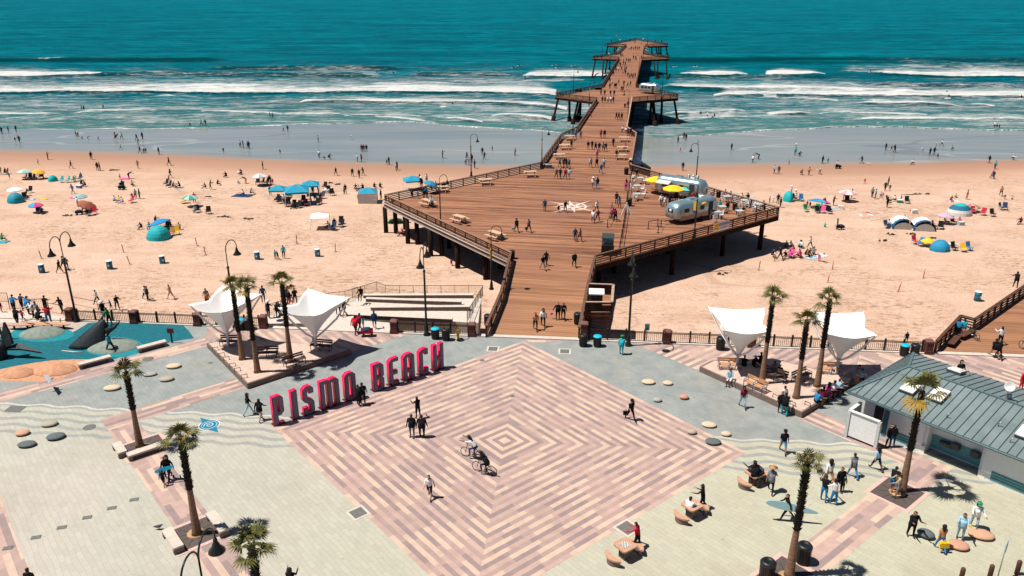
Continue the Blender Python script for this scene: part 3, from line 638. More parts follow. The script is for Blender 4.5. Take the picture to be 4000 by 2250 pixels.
for px, py, ang, bn, lb in [(1841, 688, -90, 0, 'pier lamp on the back left railing of the big platform'), (1722, 889, -60, 0, 'pier lamp on the front left railing of the big platform'), (1920, 1130, -100, 1, 'pier lamp with yellow banner at the platform front left corner'),
        (2711, 932, 160, 2, 'pier lamp with yellow flag in front of the near silver trailer'), (2716, 735, 75, 0, 'pier lamp behind the far silver trailer of the big platform'), (2116, 655, -90, 1, 'pier lamp with yellow banner where the pier narrows'),
        (2301, 412, -90, 1, 'pier lamp with banner at the front of the middle platform'), (2240, 362, -90, 0, 'pier lamp on the back left rail of the middle platform'), (2584, 387, 180, 0, 'pier lamp on the right half of the middle platform'), (2452, 470, 80, 1, 'pier lamp with banner right of the narrow deck'),
        (2494, 300, 80, 1, 'pier lamp with banner halfway along the far narrow deck'), (2351, 236, -90, 0, 'pier lamp on the third platform left tip'), (2380, 258, -90, 1, 'pier lamp with banner left of the third platform'), (2512, 228, 90, 1, 'pier lamp with banner right of the third platform'),
        (2406, 172, -90, 1, 'pier lamp at the pier head, left'), (2529, 170, 90, 0, 'pier lamp at the pier head, right')]:
    t = spawn('l1', l1, lb, 'street lamp', g(px, py), R(ang), GPL, .84)
    if bn and t is not PROTO['l1']: banner(t, 4.4 if bn == 1 else 4.6, side=1 if bn == 1 else .4)
# ------------------------------------------------------------ palms
TRK = mat('palm_trunk', (.20, .115, .07), rough=.9, n=.3, scale=2, stretch=(1, 1, 6), bump=.4); SHG = mat('palm_old_bark', (.02, .014, .010), rough=1, n=.5, scale=8, bump=.5)
FR1 = mat('palm_frond', (.095, .095, .022), rough=.6, n=.45, scale=3, spec=.3); FR2 = mat('palm_frond_yellow', (.26, .17, .03), rough=.7, n=.3, scale=4)
def palm(h, seed, cs=1.0, skirt=.5, nf=13):
    def mk():
        rnd = random.Random(seed); t = empty('palm_tree')
        MB().tube([(0, 0, -.05), (0, 0, .25), (.0, 0, h * .3), (.02, 0, h * (1 - skirt)), (.03, 0, h - .2)], [.32, .25, .18, .15, .13], 12).build('trunk', TRK, t)
        mb = MB(); z0 = h * (1 - skirt); n = int((h - z0) / .11)
        for i in range(n):                            # boots of cut fronds
            z = z0 + (h - .25 - z0) * i / n
            for k in range(7):
                a = k * 2 * math.pi / 7 + i * 1.1 + rnd.random() * .4; r0 = .12; r1 = rnd.uniform(.20, .30); dz = rnd.uniform(.06, .2)
                d = Vector((math.cos(a), math.sin(a), 0)); e = Vector((-d.y, d.x, 0)) * .07; c = Vector((.025, 0, z))
                mb.add([c + d * r0 - e, c + d * r0 + e, c + d * r1 + Vector((0, 0, dz)), c + d * r0 + Vector((0, 0, -.12))], [(0, 1, 2), (1, 3, 2), (3, 0, 2)])
        mb.tube([(.02, 0, z0), (.03, 0, h - .1)], [.165, .155], 9); mb.build('old_bark', SHG, t)
        mb = MB(); top = Vector((.03, 0, h - .25))
        for f in range(nf):
            a = f * 2.399 + rnd.random() * .5; el = [1.3, .95, .6, .4, .15, -.3][min(5, int(f / nf * 6))] + rnd.uniform(-.12, .12)
            mb.m = 1 if (el < 0 and rnd.random() < .6) or rnd.random() < .10 else 0
            d = Vector((math.cos(a) * math.cos(el), math.sin(a) * math.cos(el), math.sin(el))); L = rnd.uniform(.6, 1.0) * cs
            p = top + d * L; mb.tube([top, p], [.035, .02], 5); side = d.cross(Vector((0, 0, 1))).normalized(); upv = side.cross(d).normalized()
            nb = 20; R_ = rnd.uniform(.95, 1.2) * cs
            for b in range(nb):
                th = -1.75 + 3.5 * b / (nb - 1); ln = R_ * (1 - .28 * (abs(th) / 1.75) ** 2) * rnd.uniform(.88, 1.06)
                bd = (d * math.cos(th) + side * math.sin(th)).normalized(); wv = (side * math.cos(th) - d * math.sin(th)) * .065 * cs
                m1 = p + bd * ln * .5 + upv * (.10 if b % 2 else .03); e_ = p + bd * ln + Vector((0, 0, -.30 * ln * rnd.uniform(.5, 1.4))) + upv * .05
                mb.add([p, m1 - wv, m1 + wv, e_], [(0, 1, 2), (1, 3, 2)])
                if el < .5:
                    tip_ = e_ + Vector((rnd.uniform(-.05, .05), rnd.uniform(-.05, .05), -.28 * rnd.random() * cs)); mb.add([e_ - wv * .25, e_ + wv * .25, tip_], [(0, 1, 2)])
        mb.build('crown', [FR1, FR2], t); return t
    return mk
PALMS = [(547, 1744, 1447, .50, 'palm between two concrete benches, standing in the upper left square grate', 1.05), (770, 2086, 1713, .52, 'palm standing in the lower left square grate below the blue surfboard carrier', 1.05),
  (947, 1403, 1105, .62, 'leftmost of the three palms on the left raised planter', 1), (1006, 1453, 1110, .62, 'middle palm of the left raised planter, nearest its corner', 1), (1135, 1414, 1092, .55, 'rightmost palm on the left raised planter', 1),
  (2976, 1497, 1150, .52, 'leftmost of the three palms on the right raised planter', 1), (3110, 1553, 1240, .5, 'shortest palm at the near corner of the right raised planter', 1), (3192, 1508, 1160, .55, 'tallest palm on the right raised planter', 1),
  (3522, 1919, 1520, .58, 'tall palm in front of the restroom roof beside two people', 1), (3083, 2249, 1799, .58, 'palm beside the big black bin at the lower right', .85)]
for i, (px, pb, pt, sk, lb, s_) in enumerate(PALMS):
    h = hgt(px, pb, pt); o = palm(h, 11 + i * 3, (.70 if i != 8 else 1.0) * s_, sk, 9 if i != 8 else 6)(); p = g(px, pb, 0.45 if i in (2, 3, 4, 5, 6, 7) else 0); 
    if i in (2, 3, 4, 5, 6, 7): p = g(px, pb); p = g(px, pb, .45)
    o.location = p; o.rotation_euler = (0, 0, i * 1.3); reg(o, lb, 'palm tree', 'palm trees of the plaza')
    if i in (2, 3, 4, 5, 6, 7): o.scale = (1, 1, (h - .2) / h)
o = palm(7.6, 77, .72, .6, 9)(); q_ = g(982, 2150, 7.3); o.location = (q_.x, q_.y, 0); reg(o, 'palm at the bottom edge whose crown fills the corner by the hook lamp', 'palm tree', 'palm trees of the plaza')
PLAN = mat('planter_dirt_ring', (.38, .24, .13), rough=1, n=.2)
def grate(px, py, lb, hide=False):
    p = g(px, py); t = thing('tree_grate', lb, 'tree grate', (p.x, p.y, 0), -SA + R(45), 'tree grates')
    MB().box((0, 0, .01), (2.9, 2.7, .02)).build('frame', mat('grate_kerb', (.55, .38, .33), rough=.9), t); mb = MB().box((0, 0, .016), (2.45, 2.2, .032)).build('iron_plate', GR, t)
    mb = MB()
    for k in range(10):
        a = k * math.pi / 5 + .3; mb.bar((.5 * math.cos(a), .5 * math.sin(a), .034), (1.15 * math.cos(a), 1.05 * math.sin(a), .034), .02, .01)
    mb.build('slots', BLACK, t); MB().lathe([(.48, .03), (.48, .045), (.3, .05)], n=20).build('soil_ring', PLAN, t)
grate(565, 1748, 'square iron tree grate round the upper left palm'); grate(765, 2084, 'square iron tree grate round the lower left palm'); grate(3505, 1925, 'square iron tree grate round the palm before the restrooms'); grate(3075, 2255, 'square iron tree grate at the bottom beside the big bins')
# ------------------------------------------------------------ raised planters
def planter(pts, lab, zt=.45):
    t = thing('raised_planter', lab, 'planter'); P_ = [g(x, y, zt) for x, y in pts]
    ins = [(p.x, p.y) for p in P_]; c = (sum(p[0] for p in ins) / len(ins), sum(p[1] for p in ins) / len(ins))
    MB().prism(ins, 0.01, zt).build('seat_wall', CONC_SHADE, t)
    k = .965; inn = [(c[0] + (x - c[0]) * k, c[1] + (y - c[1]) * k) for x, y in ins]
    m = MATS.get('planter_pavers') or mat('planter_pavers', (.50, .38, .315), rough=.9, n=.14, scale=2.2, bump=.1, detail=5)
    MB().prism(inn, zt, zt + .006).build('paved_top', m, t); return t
planter([(807, 1340), (965, 1500), (1372, 1366), (1300, 1352), (1120, 1335), (950, 1330), (880, 1328)], 'triangular raised planter with palms and benches in front of the left sails')
planter([(2733, 1432), (2780, 1408), (3020, 1400), (3336, 1478), (3325, 1492), (3133, 1612)], 'triangular raised planter with palms and seated people in front of the right sails')
BLU = mat('blue_armrest', (.015, .10, .32), rough=.4); BEN = mat('bench_slat_wood', (.50, .27, .13), rough=.7, n=.2, scale=4, stretch=(1, 6, 1)); BRO = mat('bench_dark_wood', (.09, .055, .045), rough=.8)
def bench(wood, arm):
    def mk():
        t = empty('park_bench')
        for k in range(3): MB().box((0, -.2 + k * .17, .44), (1.8, .13, .05)).build('seat_slat', wood, t)
        for k in range(2): MB().box((0, .30 + k * .03, .60 + k * .17), (1.8, .04, .13)).build('back_slat', wood, t)
        for x in (-.8, 0, .8): MB().tube([(x, -.28, 0), (x, -.28, .62), (x, .3, .64), (x, .3, .2), (x, .3, 0)], .03, 6).build('armrest', arm, t)
        return t
    return mk
b1, b2 = bench(BRO, BLACK), bench(BEN, BLU)
def at_(tl, X_, Y_, z=0.0): return g(*T(tl, X_, Y_), z)
SC4 = lambda X_, Y_: (750 + X_ * .5618, 1080 + Y_ * .5618); SC5 = lambda X_, Y_: (2720 + X_ * .5618, 1160 + Y_ * .5618)
for f, X_, Y_, rz, lb, kk in [(SC4, 270, 480, 5, 'dark bench behind the leftmost white sail pole', 1), (SC4, 900, 510, -5, 'dark bench behind the second white sail pole', 1), (SC4, 715, 615, 45, 'dark bench on the wall by the rightmost left planter palm', 1), (SC4, 525, 560, 10, 'dark bench in the shade between palms', 1),
        (SC5, 225, 500, 0, 'wooden bench left of the right sail pole', 2), (SC5, 405, 640, -45, 'pale wooden bench with blue arms facing the plaza', 2), (SC5, 545, 575, -35, 'dark bench with seated person between palms', 1), (SC5, 730, 580, 40, 'dark bench between the short and tall right palms', 1), (SC5, 930, 530, 0, 'wooden bench under the rightmost sail', 2)]:
    spawn('b%d' % kk, (b1, b2)[kk - 1], lb, 'bench', g(*f(X_, Y_), .455), -SA + R(rz) + (0 if rz != 45 else 0), 'park benches on the planters')
def mk_arm():
    o = MB().tube([(0, -.22, 0), (0, -.22, .3), (0, .22, .3), (0, .22, 0)], .03, 6).build('skate_guard', BLACK); return o
for i, (X_, Y_) in enumerate([(163, 515), (208, 555), (240, 582), (284, 627), (317, 660), (365, 705)]):
    spawn('arm', mk_arm, 'dark metal hoop armrest on the left planter wall', 'armrest', g(*SC4(X_, Y_), .45), -SA + R(-60), 'metal hoops on planter walls')
for X_, Y_ in [(548, 705), (668, 755), (772, 758), (1027, 612), (760, 560)]:
    spawn('arm', mk_arm, 'dark metal hoop armrest on the right planter wall', 'armrest', g(*SC5(X_, Y_), .45), -SA + R(40), 'metal hoops on planter walls')
# ------------------------------------------------------------ shade sails
SAIL = mat('sail_fabric', (.80, .79, .78), rough=.7, n=.02, scale=2)
def sail():
    t = empty('shade_sail'); zp, zc = 1.75, 4.75
    MB().lathe([(.16, 0), (.16, .05), (.13, .06), (.12, zp + .1)], n=14).build('pole', WHITE, t)
    N, M_ = 48, 14; vs = []; fs = []
    for j in range(M_ + 1):
        s_ = j / M_
        for k in range(N):
            a = 2 * math.pi * k / N; c = abs(math.cos(2 * (a - math.pi / 4)))   # 1 at corners after shift
            q = (a - math.pi / 4) % (math.pi / 2); q = min(q, math.pi / 2 - q) / (math.pi / 4)   # 0 corner, 1 mid edge
            far = abs(math.sin(a)) ** 2; Rc = 2.85 + .38 * math.sin(a); Re = Rc - (Rc - 1.65 - .45 * far) * (1 - (1 - q) ** 1.9); ze = zc + .16 * math.sin(a) - (.35 - .2 * far) * (1 - (1 - q) ** 1.6)
            r = .13 + (Re - .13) * s_ ** 1.3; z = zp + (ze - zp) * s_ ** .95; vs.append((r * math.cos(a), r * math.sin(a), z))
    for j in range(M_):
        for k in range(N): a_, b_2 = j * N + k, j * N + (k + 1) % N; fs.append((a_, b_2, b_2 + N, a_ + N))
    mb = MB(); mb.add(vs, fs, True); o = mb.build('sail', SAIL, t); so_ = o.modifiers.new('thick', 'SOLIDIFY'); so_.thickness = .02
    for k in range(4):
        a = math.pi / 4 + k * math.pi / 2; d = Vector((math.cos(a), math.sin(a), 0))
        Rk = (2.85 + .38 * d.y) / 3.1; MB().tube([d * .1 + Vector((0, 0, zp - .15)), d * .7 + Vector((0, 0, 2.05)), d * 1.9 * Rk + Vector((0, 0, 3.1)), d * 2.8 * Rk + Vector((0, 0, 4.3 + .1 * d.y)), d * 3.2 * Rk + Vector((0, 0, zc + .05 + .16 * d.y))], [.08, .09, .09, .07, .05], 8).build('strut', WHITE, t)
    return t
for (x_, y_), lb in [(SC4(260, 520), 'leftmost white funnel shade sail, behind the left palms'), (SC4(867, 545), 'second white funnel shade sail from the left, beside the concrete ramp'), (SC5(277, 530), 'white funnel shade sail left of the three right palms'), (SC5(968, 562), 'rightmost white funnel shade sail, behind the right palms')]:
    spawn('sail', sail, lb, 'shade sail', g(x_, y_), -SA + R(-22 if x_ < 2000 else 2), 'white shade sails', .98 if x_ < 2000 else .97)
# ------------------------------------------------------------ giant letters
PINK = mat('letter_pink_side', (.85, .012, .10), rough=.45, n=.05); SLATE = mat('letter_face', (.15, .145, .215), rough=.7, n=.12, scale=8); LRIM = mat('letter_rim', (.12, .008, .02), rough=.6); LLINE = mat('letter_inner_line', (.26, .06, .11), rough=.6)
HL = 2.25; s_, c_ = .36, .24
def LT(ch, w_):
    s, c, Hh = s_, c_, HL
    if ch == 'P': return [[(0, 0), (s, 0), (s, .72), (w_ - c, .72), (w_, .72 + c), (w_, Hh - c), (w_ - c, Hh), (0, Hh)], [(s, 1.02), (w_ - s, 1.02), (w_ - s, Hh - .3), (s, Hh - .3)]]
    if ch == 'I': return [[(0, 0), (w_, 0), (w_, Hh), (0, Hh)]]
    if ch == 'S': return [[(0, .12), (.12, 0), (w_ - c, 0), (w_, c), (w_, .95), (w_ - .12, 1.13), (s, 1.35), (s, Hh - .3), (w_ - s, Hh - .3), (w_ - s, Hh - .62), (w_, Hh - .62), (w_, Hh - c), (w_ - c, Hh), (c, Hh), (0, Hh - c), (0, 1.2), (.14, 1.02), (w_ - s, .8), (w_ - s, .3), (s, .3), (s, .6), (0, .6)]]
    if ch == 'M': return [[(0, 0), (s, 0), (s, Hh - .3), (w_ / 2 - s / 2, Hh - .3), (w_ / 2 - s / 2, 0), (w_ / 2 + s / 2, 0), (w_ / 2 + s / 2, Hh - .3), (w_ - s, Hh - .3), (w_ - s, 0), (w_, 0), (w_, Hh - c), (w_ - c, Hh), (w_ / 2 + .14, Hh), (w_ / 2, Hh - .09), (w_ / 2 - .14, Hh), (0, Hh)]]
    if ch == 'O': return [[(c, 0), (w_ - c, 0), (w_, c), (w_, Hh - c), (w_ - c, Hh), (c, Hh), (0, Hh - c), (0, c)], [(s, .3), (w_ - s, .3), (w_ - s, Hh - .3), (s, Hh - .3)]]
    if ch == 'B': return [[(0, 0), (w_ - c, 0), (w_, c), (w_, .92), (w_ - .12, 1.05), (w_, 1.18), (w_, Hh - c), (w_ - c, Hh), (0, Hh)], [(s, .3), (w_ - s, .3), (w_ - s, .9), (s, .9)], [(s, 1.2), (w_ - s, 1.2), (w_ - s, Hh - .3), (s, Hh - .3)]]
    if ch == 'E': return [[(c, 0), (w_, 0), (w_, .3), (s, .3), (s, .88), (w_ - .1, .88), (w_ - .1, 1.2), (s, 1.2), (s, Hh - .3), (w_, Hh - .3), (w_, Hh), (c, Hh), (0, Hh - c), (0, c)]]
    if ch == 'A': return [[(0, 0), (s, 0), (s, .66), (w_ - s, .66), (w_ - s, 0), (w_, 0), (w_, Hh - c), (w_ - c, Hh), (c, Hh), (0, Hh - c)], [(s, .98), (w_ - s, .98), (w_ - s, Hh - .3), (s, Hh - .3)]]
    if ch == 'C': return [[(c, 0), (w_ - .1, 0), (w_, .1), (w_, .55), (w_ - .3, .55), (w_ - .3, .3), (s, .3), (s, Hh - .3), (w_ - .3, Hh - .3), (w_ - .3, Hh - .55), (w_, Hh - .55), (w_, Hh - .1), (w_ - .1, Hh), (c, Hh), (0, Hh - c), (0, c)]]
    if ch == 'H': return [[(0, 0), (s, 0), (s, .86), (w_ - s, .86), (w_ - s, 0), (w_, 0), (w_, Hh), (w_ - s, Hh), (w_ - s, 1.18), (s, 1.18), (s, Hh), (0, Hh)]]
def extr(name, polys, dep, off, m, parent, y):
    cu = bpy.data.curves.new('tmp', 'CURVE'); cu.dimensions = '2D'; cu.fill_mode = 'BOTH'; cu.extrude = dep / 2
    for i, P_ in enumerate(polys):
        cx_ = sum(p[0] for p in P_) / len(P_); n = len(P_); A_ = sum(P_[j][0] * P_[(j + 1) % n][1] - P_[(j + 1) % n][0] * P_[j][1] for j in range(n)); sg = 1 if A_ > 0 else -1; q = []
        for j in range(n):
            a, b, d = Vector(P_[j - 1]), Vector(P_[j]), Vector(P_[(j + 1) % n]); e1, e2 = (b - a).normalized(), (d - b).normalized(); n1, n2 = Vector((-e1.y, e1.x)) * sg, Vector((-e2.y, e2.x)) * sg
            k = n1 + n2; k = k / max(.35, k.dot(n1)); q.append(b + k * off * (1 if i == 0 else -1))
        sp_ = cu.splines.new('POLY'); sp_.points.add(n - 1); sp_.use_cyclic_u = True
        for j, p in enumerate(q): sp_.points[j].co = (p.x, p.y, 0, 1)
    ob = bpy.data.objects.new('tmp', cu); sc.collection.objects.link(ob); dg = bpy.context.evaluated_depsgraph_get(); dg.update()
    me = bpy.data.meshes.new_from_object(ob.evaluated_get(dg)); bpy.data.objects.remove(ob); me.name = name; me.materials.clear(); me.materials.append(m)
    me.transform(Matrix.Translation((0, y, 0)) @ Matrix.Rotation(R(90), 4, 'X')); return link(name, me, parent)
p0, p1 = g(*T('C1', 190, 1357)), g(*T('C1', 1890, 768)); rd = (p1 - p0).normalized(); ang = math.atan2(rd.y, rd.x)
def along(X_):                                       # distance along the row under a tile column
    px = 1000 + X_ / 2.576; u_ = (px - 2000) / FPX
    t = 0.0
    for _ in range(40):
        q = project(p0 + rd * t); t += (px - q[0]) / 52.0
    return t
for ch, xa, xb, wrd in [('P', 190, 300, 'first word'), ('I', 378, 438, ''), ('S', 490, 600, ''), ('M', 662, 852, ''), ('O', 906, 1018, ''), ('B', 1190, 1298, ''), ('E', 1349, 1445, ''), ('A', 1492, 1603, ''), ('C', 1650, 1740, ''), ('H', 1790, 1892, '')]:
    ta, tb = along(xa), along(xb); w_ = tb - ta; o = thing('sign_letter', 'giant pink and grey letter %s standing on the plaza in the beach name' % ch, 'letter', p0 + rd * ta, ang, 'giant letters spelling the beach name'); o.location.z = .02
    P_ = LT(ch, w_); bd = extr('letter_body', P_, .36, 0, PINK, o, .19)
    extr('rim', P_, .006, .001, LRIM, bd, .004); fc = extr('face', P_, .03, .045, SLATE, o, -.006); extr('inner_line', P_, .006, .100, LLINE, fc, -.026); extr('inner_face', P_, .006, .115, SLATE, fc, -.032)
    MB().box((w_ / 2, .26, .0), (w_ + .1, .6, .03)).build('base_plate', LRIM, o)
# ------------------------------------------------------------ pebble seats
SCOL = {'c': ((.56, .44, .31), 'cream'), 't': ((.50, .29, .19), 'terracotta'), 's': ((.10, .125, .13), 'slate grey'), 'g': ((.34, .33, .29), 'pale grey'), 'o': ((.48, .255, .17), 'orange brown'), 'h': ((.36, .32, .25), 'buff')}
NEAR = {'C0a': 'left of the playground strip', }
for tl, X_, Y_, rx, ry, c, rz, lb in [('C0', 1735, 775, 68, 34, 'c', 10, 'by the left sails'), ('C0', 1500, 852, 60, 28, 'g', 12, 'by the left sails'), ('C0', 1665, 905, 65, 34, 'h', 12, 'by the left sails'), ('C0', 1113, 998, 74, 36, 'c', 8, 'beside the palm trunk left'),
        ('D0', 207, 38, 58, 38, 't', 10, 'on the wavy left paving'), ('C0', 478, 1362, 68, 36, 'h', 14, 'on the wavy left paving'), ('D0', 540, 80, 76, 42, 's', 16, 'on the left paving, larger'), ('D0', 250, 155, 76, 38, 's', 5, 'on the left paving, lower'),
        ('C2', 1378, 935, 67, 36, 'c', -5, 'in the middle of the right grey paving'), ('C2', 1572, 943, 50, 34, 'c', -8, 'in the middle of the right grey paving'), ('C2', 1466, 1113, 43, 38, 'g', 0, 'in the middle of the right grey paving'), ('C2', 1735, 1088, 46, 45, 'o', 0, 'in the middle of the right grey paving'),
        ('C2', 1990, 1370, 72, 38, 'c', -10, 'near the right tip of the striped square'), ('D2', 1815, 22, 46, 42, 'h', 0, 'near the right tip of the striped square'), ('D2', 2160, 42, 48, 40, 'c', 0, 'near the right tip of the striped square'), ('D2', 2032, 128, 76, 42, 's', -5, 'near the right tip of the striped square'),
        ('D3', 1605, 1075, 72, 68, 's', -40, 'beside the man in black at lower right'), ('D3', 1940, 1190, 86, 52, 'o', -20, 'near the lower right corner, nearer one'), ('D3', 2172, 1085, 104, 52, 't', -15, 'near the lower right corner, farther one')]:
    p = g(*T(tl, X_, Y_)); dpt = (Vector((p.x, p.y, 0)) - Vector((0, 0, H))).length; sc_ = dpt / FPX / 2.576; rx_, hh_ = rx * sc_, min(.32, ry * sc_ * .55)
    ryw = max(rx_ * .5, ry * sc_ * .75 / .55)
    prof = [(math.sin(math.pi * k / 12) * (1.0), (1 - math.cos(math.pi * k / 12)) * hh_ * .85) for k in range(13)]; prof[0] = (.01, 0); prof[-1] = (.01, prof[-1][1])
    o = MB().lathe([(r, z) for r, z in prof], n=28, sx=rx_, sy=min(ryw, rx_ * .8)).build('pebble_seat', mat('pebble_' + SCOL[c][1].replace(' ', '_'), SCOL[c][0], rough=.85, n=.12, scale=12, bump=.1))
    o.location = (p.x, p.y + min(ryw, rx_ * .8) * .7, .0); o.rotation_euler = (0, 0, R(rz)); reg(o, 'smooth %s pebble seat %s' % (SCOL[c][1], lb), 'stone seat', 'pebble shaped stone seats')
# ------------------------------------------------------------ concrete benches
def cbench(L, w_=.55, h=.45):
    def mk():
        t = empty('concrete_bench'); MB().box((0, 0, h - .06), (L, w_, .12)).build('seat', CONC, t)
        for s in (-1, 1): MB().box((s * (L / 2 - .12), 0, (h - .12) / 2), (.24, w_, h - .125)).build('leg', CONC_SHADE, t)
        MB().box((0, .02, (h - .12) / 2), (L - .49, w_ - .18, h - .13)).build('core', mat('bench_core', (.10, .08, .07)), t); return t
    return mk
for tl, X_, Y_, L, rz, lb in [('C0', 1522, 585, 2.3, 45, 'pale concrete bench on the blue playground edge, right one'), ('C0', 945, 745, 2.4, 45, 'pale concrete bench beside the orange rubber mounds'), ('D0', 1470, 235, 2.4, 45, 'concrete bench in front of the upper left palm'), ('D0', 1195, 225, 1.5, -45, 'small concrete bench left of the upper left palm'),
        ('D0', 1730, 1150, 2.0, -45, 'concrete bench left of the lower left palm'), ('D0', 2180, 980, 2.2, -45, 'concrete bench right of the lower left palm')]:
    o = cbench(L)(); o.location = g(*T(tl, X_, Y_)) + Vector((0, .25, 0)); o.rotation_euler = (0, 0, -SA + R(rz)); reg(o, lb, 'bench', 'concrete benches')
# ------------------------------------------------------------ bins
def bin_proto(lid):
    def mk():
        t = empty('litter_bin'); MB().lathe([(.30, 0), (.31, .05), (.33, .85), (.36, .9)], n=20).build('body', BLACK, t)
        if lid == 'c': MB().lathe([(.36, .9), (.38, .94), (.34, .98), (.02, 1.0)], n=20).build('lid', CYAN, t)
        else: MB().lathe([(.37, .9), (.38, .98), (.3, 1.08), (.2, 1.1), (.17, 1.06), (.02, 1.05)], n=20).build('lid', BLACK, t)
        mb = MB()
        for k in range(20): a = k * math.pi / 10; mb.bar((.335 * math.cos(a), .335 * math.sin(a), .08), (.36 * math.cos(a), .36 * math.sin(a), .86), .03, .012, (math.cos(a), math.sin(a), 0))
        mb.build('slats', mat('bin_slats', (.02, .02, .02)), t); return t
    return mk
GB = 'black litter bins'
for k, (tl, X_, Y_, c, s, lb) in enumerate([('C1', 1805, 470, 'c', 1, 'black bin with cyan lid next to the ramp fence lamp'), ('C1', 1912, 485, 'k', 1, 'black bin with black lid next to the yellow hydrant'), ('C2', 715, 545, 'k', 1, 'black bin at the foot of the pier entrance pillar'), ('C2', 858, 548, 'c', 1, 'black bin with cyan lid right of the pier entrance'),
        ('C2', 660, 322, 'k', 1, 'black domed bin standing on the pier near the entrance'), ('C2', 2093, 580, 'k', 1.05, 'black domed bin by the fence left of the third sail'), ('C3', 1362, 640, 'c', 1, 'black bin with cyan lid at the right boardwalk pillar'), ('C3', 1468, 645, 'k', 1, 'black bin with black lid at the right boardwalk pillar'),
        ('C0', 2430, 378, 'c', 1, 'black bin with cyan lid behind the left palms'), ('C0', 2500, 380, 'k', 1, 'black bin with black lid behind the left palms'), ('D3', 345, 1305, 'k', 1.1, 'big black bin beside the lower right palm'), ('D3', -20, 1475, 'k', 1.1, 'big black bin cut by the bottom edge left of the lower right palm'),
        ('B2', 1149, 158, 'k', 1, 'brown drum bin on the pier behind the patio'), ('B2', 1180, 475, 'k', 1, 'black bin with a red top by the patio barrier'), ('B2', 2075, 390, 'k', .9, 'black bin by the back right railing of the platform'), ('B2', 2240, 515, 'k', .9, 'black bin between patio tables'),
        ('C1', 2335, 340, 'k', 1.0, 'black bin by the left pier railing near the entrance'), ('B2', 0, 1005, 'k', .9, 'black bin at the left front platform corner')]):
    o = spawn('bin' + c, bin_proto(c), lb, 'litter bin', g(*T(tl, X_, Y_)), 0, GB, s)
def drum():
    t = empty('trash_drum'); MB().lathe([(.30, 0), (.30, .28), (.31, .3), (.30, .32), (.30, .6), (.31, .62), (.30, .64), (.30, .88)], n=20).build('drum', mat('drum_teal', (.012, .13, .20), rough=.5, n=.15), t)
    MB().lathe([(.31, .88), (.32, .92), (.27, .93), (.02, .9)], n=20).build('rim', WHITE, t); MB().box((.0, -.302, .45), (.16, .02, .2)).build('sticker', WHITE, t); return t
for tl, X_, Y_, lb in [('B0', 425, 1143, 'leftmost teal trash drum, near the double lamp'), ('B0', 1108, 1107, 'second teal trash drum from the left'), ('B0', 1637, 1055, 'teal trash drum left of the single hook lamp'), ('B1', 15, 1013, 'teal trash drum right of the single hook lamp'), ('B1', 622, 985, 'teal trash drum below the white canopy'), ('B3', 2103, 1425, 'teal trash drum alone on the sand near the boardwalk')]:
    spawn('drum', drum, lb, 'trash drum', gs(*T(tl, X_, Y_)), random.random(), 'teal trash drums on the sand', 1.15)
def stake(c):
    def mk():
        t = empty('marker_post'); MB().tube([(0, 0, -.2), (0.02, 0, 1.15)], .05, 8).build('post', mat('stake_' + c, (.16, .06, .04) if c == 'o' else (.42, .03, .03), rough=.8), t)
        MB().tube([(.021, 0, .85), (.0225, 0, .93)], .055, 8).tube([(.021, 0, 1.0), (.0225, 0, 1.08)], .055, 8).build('stripe', WHITE if c == 'r' else WOOD_D, t); MB().lathe([(.2, -.02), (.13, .05), (.02, .07)], n=10).build('sand_collar', mat('dug_sand', (.36, .22, .14)), t); return t
    return mk
for tl, X_, Y_, c, ln in [('B0', 420, 1008, 'o', -8), ('B0', 1247, 948, 'o', -6), ('B0', 1308, 1063, 'o', -12), ('B0', 1985, 875, 'o', -8), ('B0', 2070, 968, 'o', -6), ('B1', 412, 853, 'o', 0), ('B1', 800, 935, 'o', 0), ('B2', 2482, 1118, 'o', 3), ('B3', 65, 1030, 'r', 3), ('B3', 648, 1115, 'r', -3), ('B3', 600, 1248, 'r', 2), ('B3', 1562, 1200, 'r', 0), ('B3', 1310, 1335, 'r', 8)]:
    o = spawn('stake' + c, stake(c), '%s wooden marker post stuck in the %s sand' % ({'o': 'brown', 'r': 'red'}[c], 'left' if tl != 'B3' and tl != 'B2' else 'right'), 'marker post', gs(*T(tl, X_, Y_)), 0, 'marker posts in the sand'); o.rotation_euler = (0, R(ln), 0)
# hydrant, signs, small posts
p = g(*T('C1', 2032, 470)); t = thing('fire_hydrant', 'yellow fire hydrant in front of the ramp fence', 'hydrant', p)
HY = mat('hydrant_yellow', (.75, .42, .02), rough=.5); MB().lathe([(.17, 0), (.17, .05), (.11, .07), (.11, .55), (.15, .57), (.15, .62), (.12, .66), (.09, .78), (.03, .82), (.03, .88)], n=12).build('barrel', HY, t)
MB().tube([(-.2, 0, .45), (.2, 0, .45)], .06, 8).tube([(0, 0, .38), (0, -.18, .38)], .07, 8).build('nozzle', HY, t)
def sign(px, py, h, w_, hh, m, lb, rz=0, post=METAL):
    t = thing('sign', lb, 'sign', g(px, py), R(rz)); MB().tube([(0, 0, 0), (0, 0, h)], .03, 6).build('post', post, t); o = MB().box((0, -.04, h - hh / 2), (w_, .02, hh)).build('panel', m, t); return t, o
t, o = sign(*T('C2', 1350, 495), 1.65, .42, .62, mat('sign_pale_teal', (.25, .42, .42), rough=.5), 'pale teal notice sign at the fence right of the pier entrance', 0, BLACK)
mb = MB(); mb.box((0, -.056, 1.5), (.3, .006, .05)); mb.box((0, -.056, 1.4), (.34, .006, .03)); mb.box((0, -.056, 1.22), (.2, .006, .16)); mb.build('notice_print', mat('sign_print', (.03, .10, .10)), o)
t, o = sign(*T('D3', 2310, 1460), 2.3, .32, .62, mat('sign_blue', (.02, .22, .36), rough=.5), 'narrow blue sign on a grey pole at the bottom right corner', 50)
